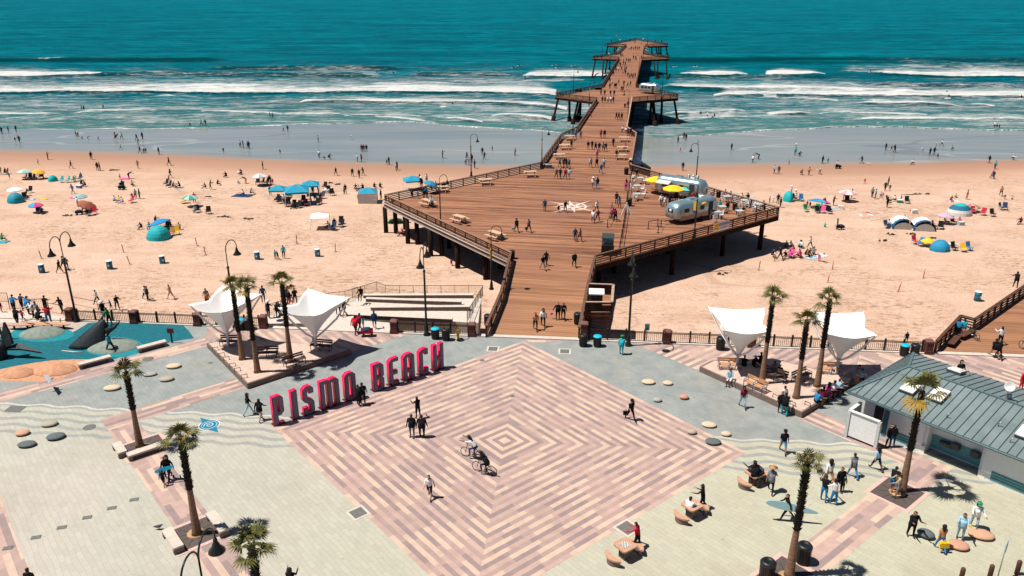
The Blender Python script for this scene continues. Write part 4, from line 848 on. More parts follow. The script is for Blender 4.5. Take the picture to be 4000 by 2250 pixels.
MB().box((0, -.056, 2.1), (.2, .006, .05)).box((0, -.056, 1.95), (.16, .006, .1)).build('sign_print', mat('sign_pale_print', (.3, .5, .6)), o)
p = g(*T('C0', 1735, 515)); t = thing('play_sign', 'small dark sign board on a post at the blue playground', 'sign', p, -SA); MB().box((0, 0, .5), (.1, .1, 1.0)).build('post', WOOD_D, t); MB().box((0, -.02, 1.15), (.55, .08, .45)).build('panel', mat('dark_red_sign', (.08, .02, .02)), t)
for X_, Y_ in [(2225, 1470), (2500, 1425), (1935, 1500)]:
    o = MB().lathe([(.12, 0), (.12, .78), (.11, .85), (.06, .9), (.01, .91)], n=12).build('bollard', mat('bollard_brown', (.08, .035, .025), rough=.7)); o.location = g(*T('D3', X_, Y_)); reg(o, 'brown round bollard at the bottom right edge', 'bollard', 'bollards at the lower right')
t = thing('round_emblem', 'blue and white fish shaped emblem laid in the paving', 'emblem', g(*T('C0', 2105, 1340))); BL2 = mat('emblem_blue', (.006, .17, .28), rough=.7, n=.1)
def ring(mb, r0, r1, z, n=40, a0=0, a1=2 * math.pi, sx=1, sy=1):
    for i in range(n):
        a, b = a0 + (a1 - a0) * i / n, a0 + (a1 - a0) * (i + 1) / n
        R0, R1 = (r0(i / n), r0((i + 1) / n)) if callable(r0) else (r0, r0); S0, S1 = (r1(i / n), r1((i + 1) / n)) if callable(r1) else (r1, r1)
        mb.face([(R0 * math.cos(a) * sx, R0 * math.sin(a) * sy, z), (S0 * math.cos(a) * sx, S0 * math.sin(a) * sy, z), (S1 * math.cos(b) * sx, S1 * math.sin(b) * sy, z), (R1 * math.cos(b) * sx, R1 * math.sin(b) * sy, z)])
mb = MB(); ring(mb, .0001, .72, .006); mb.build('white_ground', WHITE, t); mb = MB(); ring(mb, .0001, .66, .010); mb.face([(-1.0, 1.0, .012), (-.6, .25, .012), (-.1, .62, .012)]); mb.face([(1.0, -1.0, .012), (.1, -.62, .012), (.6, -.25, .012)])
mb.build('blue_disc', BL2, t); mb = MB(); ring(mb, lambda s: .03 + .30 * s, lambda s: .07 + .31 * s, .014, 48, .5, 10.0); ring(mb, .50, .53, .0135, 40); mb.build('white_spiral', WHITE, t)
# ------------------------------------------------------------ playground
def poly_sheet(name, px, z, m):
    mb = MB(); P_ = [g(x, y) for x, y in px]
    if sum((P_[i].x * P_[(i + 1) % len(P_)].y - P_[(i + 1) % len(P_)].x * P_[i].y) for i in range(len(P_))) < 0: P_ = P_[::-1]
    mb.face([(p.x, p.y, z) for p in P_]); return struct(mb.build(name, m))
def smooth_poly(pts, n=6):
    out = []; N = len(pts)
    for i in range(N):
        p0_, p1_, p2_, p3_ = [Vector(pts[(i + k) % N]) for k in (-1, 0, 1, 2)]
        for j in range(n):
            t = j / n; out.append(tuple(.5 * ((2 * p1_) + (p2_ - p0_) * t + (2 * p0_ - 5 * p1_ + 4 * p2_ - p3_) * t * t + (3 * p1_ - p0_ - 3 * p2_ + p3_) * t ** 3)))
    return out
RUB = lambda n, c: mat(n, c, rough=.9, n=.22, scale=3.5, bump=.1, detail=6)
poly_sheet('rubber_ground_beige', [(-300, 1262), (330, 1258), (420, 1262), (380, 1330), (200, 1370), (-300, 1400)], .004, RUB('rubber_beige', (.40, .34, .30)))
poly_sheet('rubber_ground_orange', [(-500, 1500), (-10, 1430), (250, 1400), (420, 1400), (445, 1402), (320, 1444), (240, 1478), (160, 1492), (60, 1490), (-40, 1485), (-500, 1600)], .008, RUB('rubber_orange', (.49, .255, .15)))
poly_sheet('rubber_ground_blue', [(-400, 1560), (0, 1443), (60, 1430), (130, 1418), (200, 1408), (270, 1404), (340, 1404), (425, 1409), (480, 1392), (560, 1368), (640, 1342), (700, 1330), (758, 1321), (735, 1290), (712, 1268), (560, 1262), (430, 1258), (345, 1262), (300, 1290), (255, 1312), (180, 1322), (90, 1312), (0, 1316), (-400, 1330)], .012, RUB('rubber_blue', (.004, .115, .150)))
RL = RUB('rubber_light_blue', (.008, .20, .24)); RG = RUB('rubber_grey_green', (.20, .235, .205))
def ell(cx, cy, rx, ry, n=28, j=.0): return [(cx + rx * math.cos(2 * math.pi * i / n) * (1 + j * math.sin(3 * i)), cy + ry * math.sin(2 * math.pi * i / n)) for i in range(n)]
poly_sheet('rubber_ring_right', ell(445, 1356, 118, 40), .016, RL); poly_sheet('rubber_ring_left', ell(165, 1306, 125, 30), .016, RL)
def mound(px, py, rx, ry, h, m, lb):
    p = g(px, py); q = g(px + rx, py); a = (q - p).length; b = abs(g(px, py - ry).y - g(px, py + ry).y) / 2
    o = MB().lathe([(math.cos(math.pi / 2 * k / 10), h * (1 - math.cos(math.pi / 2 - math.pi / 2 * k / 10)) * 1.0 if False else h * math.sin(math.pi / 2 * k / 10) ** 1.6) for k in range(10)] + [(.01, h)], n=32, sx=a, sy=b).build('rubber_mound', m); o.location = (p.x, p.y, .01)
    reg(o, lb, 'play mound', 'rubber play mounds')
mound(443, 1354, 98, 30, .55, RG, 'grey green rubber mound with the child in turquoise on it'); mound(165, 1302, 85, 24, .5, RG, 'grey green rubber mound below the surfboard benches')
mound(75, 1460, 60, 20, .45, MATS['rubber_orange'], 'orange rubber mound at the left edge'); mound(215, 1447, 85, 24, .5, MATS['rubber_orange'], 'orange rubber mound left of the slatted bench')
WH = mat('whale_slate', (.012, .022, .026), rough=.6, n=.4, scale=5, bump=.3)
def loft(mb, secs, n=14):                              # sections: (center, radius across, radius up, axis vec, up vec)
    vs = []; fs = []
    for c, ra, rb, sd, upv in secs:
        for k in range(n): a = 2 * math.pi * k / n; vs.append(Vector(c) + Vector(sd) * ra * math.cos(a) + Vector(upv) * rb * math.sin(a))
    for i in range(len(secs) - 1):
        for k in range(n): a, b = i * n + k, i * n + (k + 1) % n; fs.append((a, b, b + n, a + n))
    fs += [tuple(range(n))[::-1], tuple(range((len(secs) - 1) * n, len(secs) * n))]; mb.add(vs, fs, True)
wb = g(350, 1352); t = thing('whale_sculpture', 'dark breaching whale head climbing sculpture rising from blue rubber ground', 'sculpture', wb)
mb = MB(); A_, B_w = g(268, 1354) - wb, g(428, 1346) - wb; C_w = (A_ + B_w) / 2; AP = g(415, 1336) - wb + Vector((.1, 0, 2.15)); ax_ = Vector((.75, .25, .62)).normalized(); sdv = Vector((-.30, .95, 0)).normalized(); upv = sdv.cross(ax_) * -1
if upv.z < 0: upv = -upv
rw = (B_w - A_).length / 2; loft(mb, [(C_w.lerp(AP, t_) - Vector((0, 0, .02)), rw * (1 - t_) ** .75 + .03, .85 * (1 - t_) ** .6 + .03, (B_w - A_).normalized(), Vector((0, 1, 0))) for t_ in (0, .15, .3, .45, .6, .75, .88, .96, 1)], 18); mb.build('head', WH, t)
MB().tube([Vector((.3, .8, .6)), Vector((.6, 1.3, 1.7)), Vector((.9, 1.5, 2.3))], [.3, .2, .05], 8).build('fin', WH, t); MB().tube([Vector((1.5, .4, 1.2)), Vector((2.1, .6, 1.5)), Vector((2.6, .7, 2.0))], [.28, .16, .04], 8).build('fin', WH, t)
MB().tube([Vector((-1.9, -.9, .02)), Vector((-.7, -1.25, .05)), Vector((.1, -1.3, .05))], [.03, .07, .03], 6).build('lower_jaw_line', CONC, t)
wb = g(20, 1400); t = thing('whale_tail_sculpture', 'dark whale tail climbing sculpture at the left edge', 'sculpture', wb)
mb = MB(); mb.tube([(-.8, 0, -.3), (-.5, .05, .5), (-.1, .1, 1.1), (.1, .1, 1.3)], [.9, .7, .42, .35], 12)
mb.build('tail_stem', WH, t)
def fluke(tipv, back, nm):
    mb = MB(); a = Vector((0, .1, 1.1)); c = Vector(tipv); b = Vector(back); n_ = (c - a).cross(b - a).normalized() * .12
    P_ = [a + Vector((-.1, 0, -.35)), a + (c - a) * .5 + (b - a) * -.10, c, a + (c - a) * .55 + (b - a) * .55, b]
    mb.add([p + n_ for p in P_] + [p - n_ for p in P_], [(0, 1, 2, 3, 4), (9, 8, 7, 6, 5)] + [(i, 5 + i, 5 + (i + 1) % 5, (i + 1) % 5) for i in range(5)]); mb.build('fluke', WH, t)
fluke((.25, .6, 3.0), (.9, .1, 1.3), ''); fluke((3.2, -.1, .55), (1.1, .4, 1.15), '')
for X_, Y_, lb, rz in [(215, 375, 'leftmost surfboard shaped wooden play bench', 0), (390, 365, 'middle surfboard shaped wooden play bench', -12), (585, 365, 'rightmost surfboard shaped wooden play bench', -10)]:
    t = thing('surfboard_bench', lb, 'bench', g(*T('C0', X_, Y_)), R(rz), 'surfboard play benches'); L = 1.35
    pts = [(L * math.cos(a), .33 * math.sin(a) * (abs(math.sin(a)) ** .3)) for a in [2 * math.pi * k / 24 for k in range(24)]]
    MB().prism(pts, .42, .48).build('board', mat('board_bench_wood', (.48, .27, .18), n=.15, scale=3, stretch=(1, 8, 1)), t)
    for s in (-.6, .6): MB().box((s, 0, .2), (.12, .12, .43)).build('leg', WOOD_D, t)
t = thing('climbing_net_frame', 'green poles of a climbing net at the left edge', 'climbing frame', g(8, 1330)); 
for q, r_ in (((-.4, 0, 0), (-.9, 0, 3.3)), ((.1, 0, 0), (-.3, .3, 3.2))): MB().tube([q, r_], .09, 8).build('pole', mat('green_pole', (.03, .09, .07)), t)
mb = MB()
for k in range(5): mb.tube([(-1.2, -.2, .3 + k * .35), (.7, -.5, .2 + k * .3)], .02, 5)
mb.build('net', BLACK, t)
# ------------------------------------------------------------ crowd railing and stairs at the left, concrete ramp right of the sails
def pipe_rail(pts, lb, h=1.0, sp=1.2, m=METAL, pick=.14, par=None, z=None):
    t = thing('pipe_railing', lb, 'railing', group=None) ; mb = MB(); pk_ = MB()
    for i in range(len(pts) - 1):
        p, q = pts[i], pts[i + 1]; L = (q - p).length; d = (q - p) / L
        mb.tube([p + Vector((0, 0, h)), q + Vector((0, 0, h))], .03, 6); mb.tube([p + Vector((0, 0, .12)), q + Vector((0, 0, .12))], .02, 6)
        n = max(1, int(L / sp))
        for k in range(n + 1): c = p + d * L * k / n; MB().tube([c, c + Vector((0, 0, h))], .028, 6).build('post', m, t)
        k = 0
        while pick and k < L: pk_.bar(p + d * k + Vector((0, 0, .12)), p + d * k + Vector((0, 0, h)), .014, .014, (0, 1, 0)); k += pick
    mb.build('rail', m, t)
    if pick: pk_.build('pickets', m, t)
MB_ = mat('brown_metal', (.10, .07, .055), rough=.5)
rz_ = -.45
rp = [g(x, y, rz_) for x, y in [(1378, 1165), (1880, 1165), (1868, 1262), (1340, 1230)]]
t = thing('concrete_ramp', 'pale concrete switchback ramp with low walls going down to the beach', 'ramp')
mb = MB().prism([(p.x, p.y) for p in rp], -2.6, rz_); mb.build('ramp_floor', CONC, t)
MB().prism([tuple(g(x, y)[:2]) for x, y in [(1350, 1233), (1392, 1250), (1540, 1262), (1535, 1296), (1200, 1296), (1210, 1262)]], -.5, .005).build('landing', CONC, t)
for (xa, ya), (xb, yb), hh in [((1370, 1240), (1768, 1262), .42), ((1449, 1212), (1835, 1213), .42), ((1430, 1178), (1803, 1194), .42), ((1420, 1162), (1850, 1164), .35)]:
    p, q = g(xa, ya, rz_), g(xb, yb, rz_); mb = MB().bar(p + Vector((0, 0, hh / 2 - .1)), q + Vector((0, 0, hh / 2)), .22, hh); mb.build('low_wall', CONC_SHADE, t); MB().bar(p + Vector((0, .1, hh - .085)), q + Vector((0, .1, hh + .015)), .5, .03).build('wall_top', CONC, t)  # wall faces take the shade-darkened concrete, tops the plain one
pipe_rail([g(1378, 1172, -1.0), g(1473, 1141, -1.2), g(1508, 1156, -1.2), g(1886, 1156, -1.0)], 'brown picket railing along the far side of the concrete ramp', 1.15, 1.3, MB_)
pipe_rail([g(1886, 1158, -1.0), g(1825, 1260, -.3)], 'brown picket railing along the right end of the concrete ramp', 1.1, 1.3, MB_)
pipe_rail([g(1040, 1232), g(1160, 1196, 0), g(1350, 1175, -.3), g(1400, 1158, -.5)], 'dark railing behind the crowd by the left sails', 1.0, 1.2, MB_)
pipe_rail([g(-60, 1180), g(35, 1182), g(40, 1210), g(190, 1205)], 'grey pipe railing behind the crowd at the left edge', 1.0, 1.4, MB_, .16)
pipe_rail([g(195, 1222), g(250, 1232)], 'short grey pipe railing beside the left brick pillar', 1.0, 1.2, MB_, 0)
pipe_rail([g(290, 1192, -.6), g(385, 1212, -1.0)], 'sloping handrail behind the left fence', .9, 1.5, MB_, 0)
MB().prism([tuple(g(x, y)[:2]) for x, y in [(-400, 1200), (40, 1215), (240, 1236), (262, 1260), (-400, 1262)]], -1, .003).build('stair_landing', CONC)['kind'] = 'structure'
MB().prism([tuple(g(x, y)[:2]) for x, y in [(1035, 1232), (1160, 1200), (1360, 1196), (1400, 1262), (1025, 1264)]], -1.5, .002).build('sail_landing', CONC)['kind'] = 'structure'
# ------------------------------------------------------------ restroom building
EZ, RZ = 2.75, 3.75
fl = Vector(W2S(*g(3316, 1528, EZ)[:2])); fr_ = Vector((fl.x + 13.5, fl.y - 13.5)); bl_ = fl + Vector((6.7, 6.7)); br_ = bl_ + Vector((13.5, -13.5))
r0 = Vector(W2S(*g(3538, 1425, RZ)[:2])); mid = (fl + bl_) / 2; k_ = ((r0 - mid).dot(Vector((1, -1)))) / 2; k_ = max(1.2, k_); r0 = mid + Vector((k_, -k_)); r1 = r0 + Vector((12, -12))
t = thing('restroom_building', 'low restroom block with grey blue standing seam metal roof', 'building', (OX, OY, 0), -SA)
ROOF = mat('metal_roof', (.155, .20, .21), rough=.5, n=.16, scale=.7, spec=.4, detail=6); SEAM = mat('roof_seam', (.035, .06, .065), rough=.5); WALL = mat('building_wall', (.70, .74, .76), rough=.8, n=.04); WBAND = mat('tiled_band', (.10, .30, .34), rough=.5)
v3 = lambda p, z: Vector((p.x, p.y, z))
def roofface(pts, nm='roof_plane'):
    mb = MB(); a, b, c = pts[0], pts[1], pts[2]; n_ = (b - a).cross(c - a).normalized(); n_ = n_ if n_.z > 0 else -n_; n = len(pts)
    if (b - a).cross(c - a).z < 0: pts = pts[::-1]
    mb.add([p for p in pts] + [p - n_ * .12 for p in pts], [tuple(range(n)), tuple(range(n, 2 * n))[::-1]] + [(i, n + i, n + (i + 1) % n, (i + 1) % n) for i in range(n)])
    return mb.build(nm, ROOF, t)
F_ = roofface([v3(fl, EZ), v3(fr_, EZ), v3(r1, RZ), v3(r0, RZ)]); B_ = roofface([v3(bl_, EZ), v3(br_, EZ), v3(r1, RZ), v3(r0, RZ)]); L_ = roofface([v3(fl, EZ), v3(bl_, EZ), v3(r0, RZ)])
def seams(par, e0, e1, q0, q1, sp, n0=0):
    mb = MB(); L = (e1 - e0).length; n = int(L / sp); dE = (e1 - e0) / L; up = (q0 - e0); 
    for k in range(1, n):
        s = e0 + dE * k * sp; rn = (q0 - e0) - dE * (q0 - e0).dot(dE)                       # straight up the slope
        lim = 1.0; along_ = k * sp; a0 = (q0 - e0).dot(dE); a1 = (q1 - e0).dot(dE)
        if along_ < a0: lim = along_ / a0
        if along_ > a1: lim = (L - along_) / max(.01, L - a1)
        if lim > .05: mb.bar(s + Vector((0, 0, .02)), s + rn * lim + Vector((0, 0, .02)), .035, .05)
    mb.build('standing_seam', SEAM, par)
seams(F_, v3(fl, EZ), v3(fr_, EZ), v3(r0, RZ), v3(r1, RZ), .5); seams(B_, v3(bl_, EZ), v3(br_, EZ), v3(r0, RZ), v3(r1, RZ), .5); seams(L_, v3(fl, EZ), v3(bl_, EZ), v3(r0, RZ), v3(r0 + Vector((.01, .01)), RZ), .42)
mb = MB()
for a, b in ((v3(fl, EZ), v3(r0, RZ)), (v3(bl_, EZ), v3(r0, RZ)), (v3(r0, RZ), v3(r1, RZ))): mb.bar(a + Vector((0, 0, .04)), b + Vector((0, 0, .04)), .16, .05)
mb.build('ridge_cap', mat('ridge_metal', (.09, .15, .165), rough=.5), t)
mb = MB(); e = Vector((.7, -.7, 0)).normalized(); o_ = Vector((-.7, -.7, 0)).normalized()
mb.tube([v3(fl, EZ - .08) + o_ * .08, v3(fr_, EZ - .08) + o_ * .08], .08, 8); mb.tube([v3(fl, EZ - .08) - e * .08, v3(bl_, EZ - .08) - e * .08], .08, 8); mb.build('gutter', mat('gutter_metal', (.07, .12, .13), rough=.5), t)
ins_ = .85; wa = fl + Vector((0, 0)) + Vector((1, -1)).normalized() * ins_ + Vector((1, 1)).normalized() * ins_
dirx = Vector((1, -1)).normalized(); diry = Vector((1, 1)).normalized(); dep = 9.4 - 2 * ins_
def wallbox(x0, x1, y0, y1, z0, z1, nm, m, par=None):
    c = wa + dirx * (x0 + x1) / 2 + diry * (y0 + y1) / 2; return MB().box((c.x, c.y, (z0 + z1) / 2), (x1 - x0, y1 - y0, z1 - z0), -R(45)).build(nm, m, par or t)
# front wall: door bay, wall, recess with sinks, wall
wallbox(0, 1.6, .0, .2, 0, EZ - .12, 'wall', WALL); wallbox(1.6, 4.1, 0.0, .2, 0, EZ - .12, 'wall', WALL); wallbox(4.1, 7.8, 1.0, 1.2, 0, EZ + .05, 'recess_wall', WALL); wallbox(4.1, 4.3, .2, 1.0, 0, EZ, 'wall', WALL); wallbox(7.6, 7.8, .2, 1.0, 0, EZ, 'wall', WALL); wallbox(7.8, 13, 0, .2, 0, EZ - .12, 'wall', WALL)
wallbox(0, .2, .2, dep, 0, EZ - .12, 'wall', WALL); wallbox(.2, 13, dep - .2, dep, 0, EZ - .12, 'wall', WALL)
BAND = WBAND
for x0, x1 in ((1.9, 3.75), (8.4, 11)):
    f_ = wallbox(x0, x1, -.03, -.003, .12, .75, 'tiled_band', BAND)
    for z_ in (.3, .5, .66): wallbox(x0, x1, -.045, -.031, z_, z_ + .025, 'tile_line', SEAM, f_)
wallbox(4.32, 7.58, .97, .997, .12, 1.1, 'tiled_band', WBAND)
for x0, x1 in ((.75, 1.35),): wallbox(x0, x1, -.03, -.004, 0.02, 2.05, 'door', BLACK)
wallbox(1.42, 1.75, -.05, -.003, .1, 2.0, 'blue_door_leaf', mat('door_teal', (.05, .14, .18)))
for x0, x1 in ((2.9, 3.8), (8.2, 9.4), (1.9, 2.4)): v_ = wallbox(x0, x1, -.02, -.003, 2.15, 2.4, 'vent', mat('vent_grey', (.18, .22, .22)))
for x0, w_ in ((4.9, .9), (5.6, .5), (6.8, .5)): wallbox(x0, x0 + w_, .6, .96, .75, .95 if w_ > .6 else 1.15, 'sink_fixture', mat('fixture_dark', (.05, .06, .065), rough=.4))
wallbox(4.0, 4.35, -.02, -.002, 0, .5, 'corner_guard', WHITE); wallbox(7.7, 8.1, -.02, -.002, 0, .5, 'corner_guard', WHITE)
# roof furniture
def on_roof(px, py, pl=F_):
    z = EZ + .5
    for _ in range(25):
        p = g(px, py, z); a, b = W2S(p.x, p.y); v = (Vector((a, b)) - fl).dot(diry); z = .5 * z + .5 * (EZ + (RZ - EZ) * (1 - abs(v - 4.74) / 4.74))
    return Vector((a, b, z))
tilt = math.atan2(RZ - EZ, 4.7)
def skylight(px, py, lw, ld, lb, s=1):
    p = on_roof(px, py); o = thing('skylight', lb, 'skylight', (0, 0, 0)); SITE(o); M_ = Matrix.Rotation(-R(45), 3, 'Z') @ Matrix.Rotation(tilt * s, 3, 'X')
    n_ = M_ @ Vector((0, 0, 1)); MB().box(p + n_ * .1, (lw, ld, .2), M=M_).build('curb', SEAM, o); MB().box(p + n_ * .24, (lw - .04, ld - .04, .08), M=M_).box(p + n_ * .30, (lw - .3, ld - .3, .05), M=M_).build('dome', mat('skylight_dome', (.74, .70, .68), rough=.3), o)
skylight(*T('C3', 1425, 990), .95, 1.1, 'white skylight behind the palm crown'); skylight(*T('C3', 1715, 1060), .95, 1.4, 'white skylight right of the palm crown'); skylight(*T('C3', 1890, 815), .95, 1.1, 'white skylight on the back roof slope', -1); skylight(4010, 1700, .95, 1.2, 'skylight cut by the right edge')
p = on_roof(*T('C3', 2400, 1075)); o = thing('satellite_dish', 'small white satellite dish on the roof ridge', 'satellite dish'); SITE(o); MB().tube([p, p + Vector((0, 0, .8))], .03, 6).build('mast', METAL, o)
MB().box(p + Vector((.1, 0, .2)), (.3, .2, .3)).build('bracket', METAL, o); o2 = MB().lathe([(.02, 0), (.2, .03), (.32, .12), (.31, .12), (.18, .05), (.02, .02)], n=20).build('dish', WHITE, o); o2.location = p + Vector((-.05, -.1, .95)); o2.rotation_euler = (R(70), 0, R(-25))
for X_, Y_, tl in [(1795, 1270, 'C3'), (2315, 1355, 'C3'), (2435, 100, 'D3'), (2025, 850, 'C3')]:
    p = on_roof(*T(tl, X_, Y_)); o = MB().tube([(0, 0, 0), (0, 0, .3), (.14, -.1, .32)], .035, 6).build('vent_pipe', METAL); SITE(o); o.location = S2W(p.x, p.y, p.z); reg(o, 'small metal vent pipe on the metal roof', 'vent pipe', 'vent pipes on the roof')
# white slatted privacy screen
c0, c1 = g(3303, 1705), g(3418, 1752); d = (c1 - c0).normalized(); t2 = thing('privacy_screen', 'white slatted privacy screen wall in front of the restroom door', 'screen wall'); L = (c1 - c0).length; back = Vector((-d.y, d.x, 0)); back = back if back.y > 0 else -back
for k in range(11): MB().bar(c0 + d * .12 + Vector((0, 0, .25 + k * .16)), c1 - d * .12 + Vector((0, 0, .25 + k * .16)), .05, .15).build('slat', WHITE, t2)
GP = mat('pale_grey_paint', (.48, .50, .50)); 
for c in (c0, c1, c0 + back * 1.5): MB().box((c.x, c.y, 1.0), (.2, .2, 2.0), math.atan2(d.y, d.x)).build('post', GP, t2)
MB().bar(c0 + back * .1 + Vector((0, 0, 1.05)), c0 + back * 1.4 + Vector((0, 0, 1.05)), .08, 1.75).build('side_panel', GP, t2); MB().bar(c0 + Vector((0, 0, 2.04)), c1 + Vector((0, 0, 2.04)), .22, .07).bar(c0 + back * .12 + Vector((0, 0, 2.043)), c0 + back * 1.6 + Vector((0, 0, 2.043)), .22, .07).build('cap', WHITE, t2)
# ------------------------------------------------------------ chess tables
TER = mat('table_concrete', (.46, .27, .18), rough=.8, n=.1); CHK = mat('board_dark', (.03, .025, .025))
def chess(lb, p, rz, board=True):
    t = thing('game_table', lb, 'table', p, rz); MB().box((0, 0, .36), (.45, .45, .72)).build('pedestal', CONC_SHADE, t); tt = MB().prism([(.62 * math.cos(a) if abs(math.cos(a)) > .5 else .62 * math.cos(a), .62 * math.sin(a)) for a in [math.pi / 4 + math.pi / 2 * k + dd_ for k in range(4) for dd_ in (-.12, .12)]], .72, .82).build('table_top', TER, t)
    if board:
        MB().box((0, 0, .823), (.46, .46, .004)).build('board', CHK, tt); mb = MB()
        for i in range(8):
            for j in range(8):
                if (i + j) % 2: mb.box((-.2 + i * .0575, -.2 + j * .0575, .827), (.0575, .0575, .004))
        mb.build('white_squares', WHITE, tt)
    for s in (-1, 1):
        mb = MB(); pts = [(s * (.95 + .0 * abs(y)) + s * .25 * math.cos(y * 1.4) * .6 + dx * .0, y) for y, dx in ()]
        arc = [(s * (1.16 - .22 * (k / 6 - 1) ** 2 * 1.6), -.62 + k * .1033) for k in range(13)]; arc2 = [(s * (.80 - .10 * (k / 6 - 1) ** 2), -.5 + k * .0833) for k in range(13)][::-1]
        mb.prism(arc + arc2, .36, .46); mb.build('seat', TER, t); MB().prism([(x * .97, y * .8) for x, y in arc + arc2], 0, .36).build('seat_base', CONC_SHADE, t)
chess('concrete chess table with a person in red beside it', g(*T('D2', 1130, 1250)), R(35)); chess('concrete chess table with two players', g(*T('D2', 1800, 840)), R(35)); chess('round game table piled with bags beside a man in shorts', g(*T('D2', 2430, 510)), R(30), False)
p = g(*T('D2', 2440, 500)); mb = MB(); mb.lathe([(.45, .83), (.5, .95), (.4, 1.05), (.1, 1.08)], n=12); o = mb.build('bag_pile', mat('bag_fabric', (.06, .055, .06), n=.5, scale=6, bump=.4)); o.location = p; reg(o, 'dark bags piled on the third game table', 'bags')
# ------------------------------------------------------------ silver trailers
SIL = mat('polished_aluminium_sky_tint', (.42, .58, .62), rough=.30, metal=.75, n=.05, scale=2); SIL2 = mat('dull_aluminium', (.33, .30, .29), rough=.35, metal=.7)  # shell tinted teal, sky reflection put into the metal colour
def trailer(p, q, lb, wd=2.4, z0=.5, zt=2.75, door=1, extra=None):
    p, q = Vector(p), Vector(q); L = (q - p).length; t = thing('silver_trailer', lb, 'trailer', (p + q) / 2, math.atan2((q - p).y, (q - p).x), 'silver food trailers on the pier'); N = 28; mb = MB(); vs = []; fs = []; ns = 16
    for i in range(ns + 1):
        s = -1 + 2 * i / ns; s = math.sin(s * math.pi / 2) if abs(s) > 2 else s; x = s * L / 2; e = max(0, (abs(s) - .72) / .28); k = math.sqrt(max(0.0, 1 - e ** 2.4)) if e < 1 else .0; k = max(k, .28)
        hh, cz = (zt - z0) / 2, (zt + z0) / 2 - (1 - k) * .25
        for j in range(N):
            a = 2 * math.pi * j / N; ca, sa = math.cos(a), math.sin(a); pw = .62 if sa > 0 else .35; vs.append((x, wd / 2 * (.62 + .38 * k) * math.copysign(abs(ca) ** .6, ca), cz + hh * (.45 + .55 * k) * math.copysign(abs(sa) ** pw, sa)))
    for i in range(ns):
        for j in range(N): a, b = i * N + j, i * N + (j + 1) % N; fs.append((a, a + N, b + N, b)[::-1])
    fs += [tuple(range(N))[::-1], tuple(range(ns * N, (ns + 1) * N))]; mb.add(vs, fs, True); bd = mb.build('shell', SIL, t)
    sk = MB().box((0, 0, z0 + .28), (L * .80, wd + .03, .5)).build('lower_panel', SIL2, t)
    for x in (-.5, .5): 
        for s in (-1, 1): MB().tube([(x, s * (wd / 2 - .25), .34), (x, s * (wd / 2 + .02), .34)], .34, 14).build('wheel', BLACK, t)
    for x, w_ in ((-L * .28, .8), (-L * .10, .7), (L * .08, .7)): f = MB().box((x, -wd / 2 - .015, 1.75), (w_, .05, .5)).build('window', BLACK, t); MB().box((x, -wd / 2 - .045, 2.03), (w_ + .08, .03, .04)).build('window_frame', SIL2, f)
    MB().box((L * .28, -wd / 2 - .02, 1.45), (.75, .06, 1.75)).build('door', mat('trailer_door', (.05, .045, .045)), t); MB().box((-L / 2 + .12, 0, 1.75), (.25, .9, .5)).build('window', BLACK, t)
    MB().box((-L * .05, 0, zt + .08), (.9, .7, .2)).build('roof_unit', SIL, t); MB().box((L * .22, .1, zt + .05), (.6, .5, .14)).build('roof_vent', WHITE, t); MB().tube([(-L / 2 - 1.0, 0, .5), (-L / 2 + .1, .0, .5)], .06).build('tow_bar', BLACK, t); return t, L
t, L = trailer(g(*T('B2', 1585, 655)), g(*T('B2', 2010, 560)), 'silver food trailer nearest the front right railing, with yellow emblem')
MB().lathe([(.42, 0), (.4, .04), (.02, .05)], (0, 0, 0), 16, sy=.5).build('yellow_emblem', BY, t).location = (L * .12, -1.22, 2.2); t.children[-1].rotation_euler = (R(75), 0, 0)
o = MB().lathe([(.28, 0), (.28, .02)], n=16).build('white_sign', WHITE, t); o.location = (-L / 2 - .02, 0, 1.75); o.rotation_euler = (0, R(90), 0); o.scale = (.8, .8, 1)
t, L = trailer(g(*T('B2', 1460, 345)), g(*T('B2', 1940, 420)), 'silver food trailer at the back of the patio behind yellow umbrellas', zt=2.9)
for x in (.9, 1.6, 2.2): MB().lathe([(.18, 0), (.18, .3), (.26, .36), (.26, .5), (.1, .62), (.02, .63)], (x, .3, 2.75), 12).build('exhaust_fan', METAL, t)
AW = MB(); AW.add([(-3.0, -1.25, 2.4), (-1.0, -1.25, 2.4), (-1.0, -2.3, 2.1), (-3.0, -2.3, 2.1), (-3.0, -1.25, 2.36), (-1.0, -1.25, 2.36), (-1.0, -2.3, 2.06), (-3.0, -2.3, 2.06)], [(0, 3, 2, 1), (4, 5, 6, 7), (0, 1, 5, 4), (1, 2, 6, 5), (2, 3, 7, 6), (3, 0, 4, 7)]); AW.build('awning', mat('awning_grey', (.5, .5, .5)), t)
t, L = trailer(g(2500, 362), g(2572, 368), 'distant silver trailer on the right half of the middle platform')
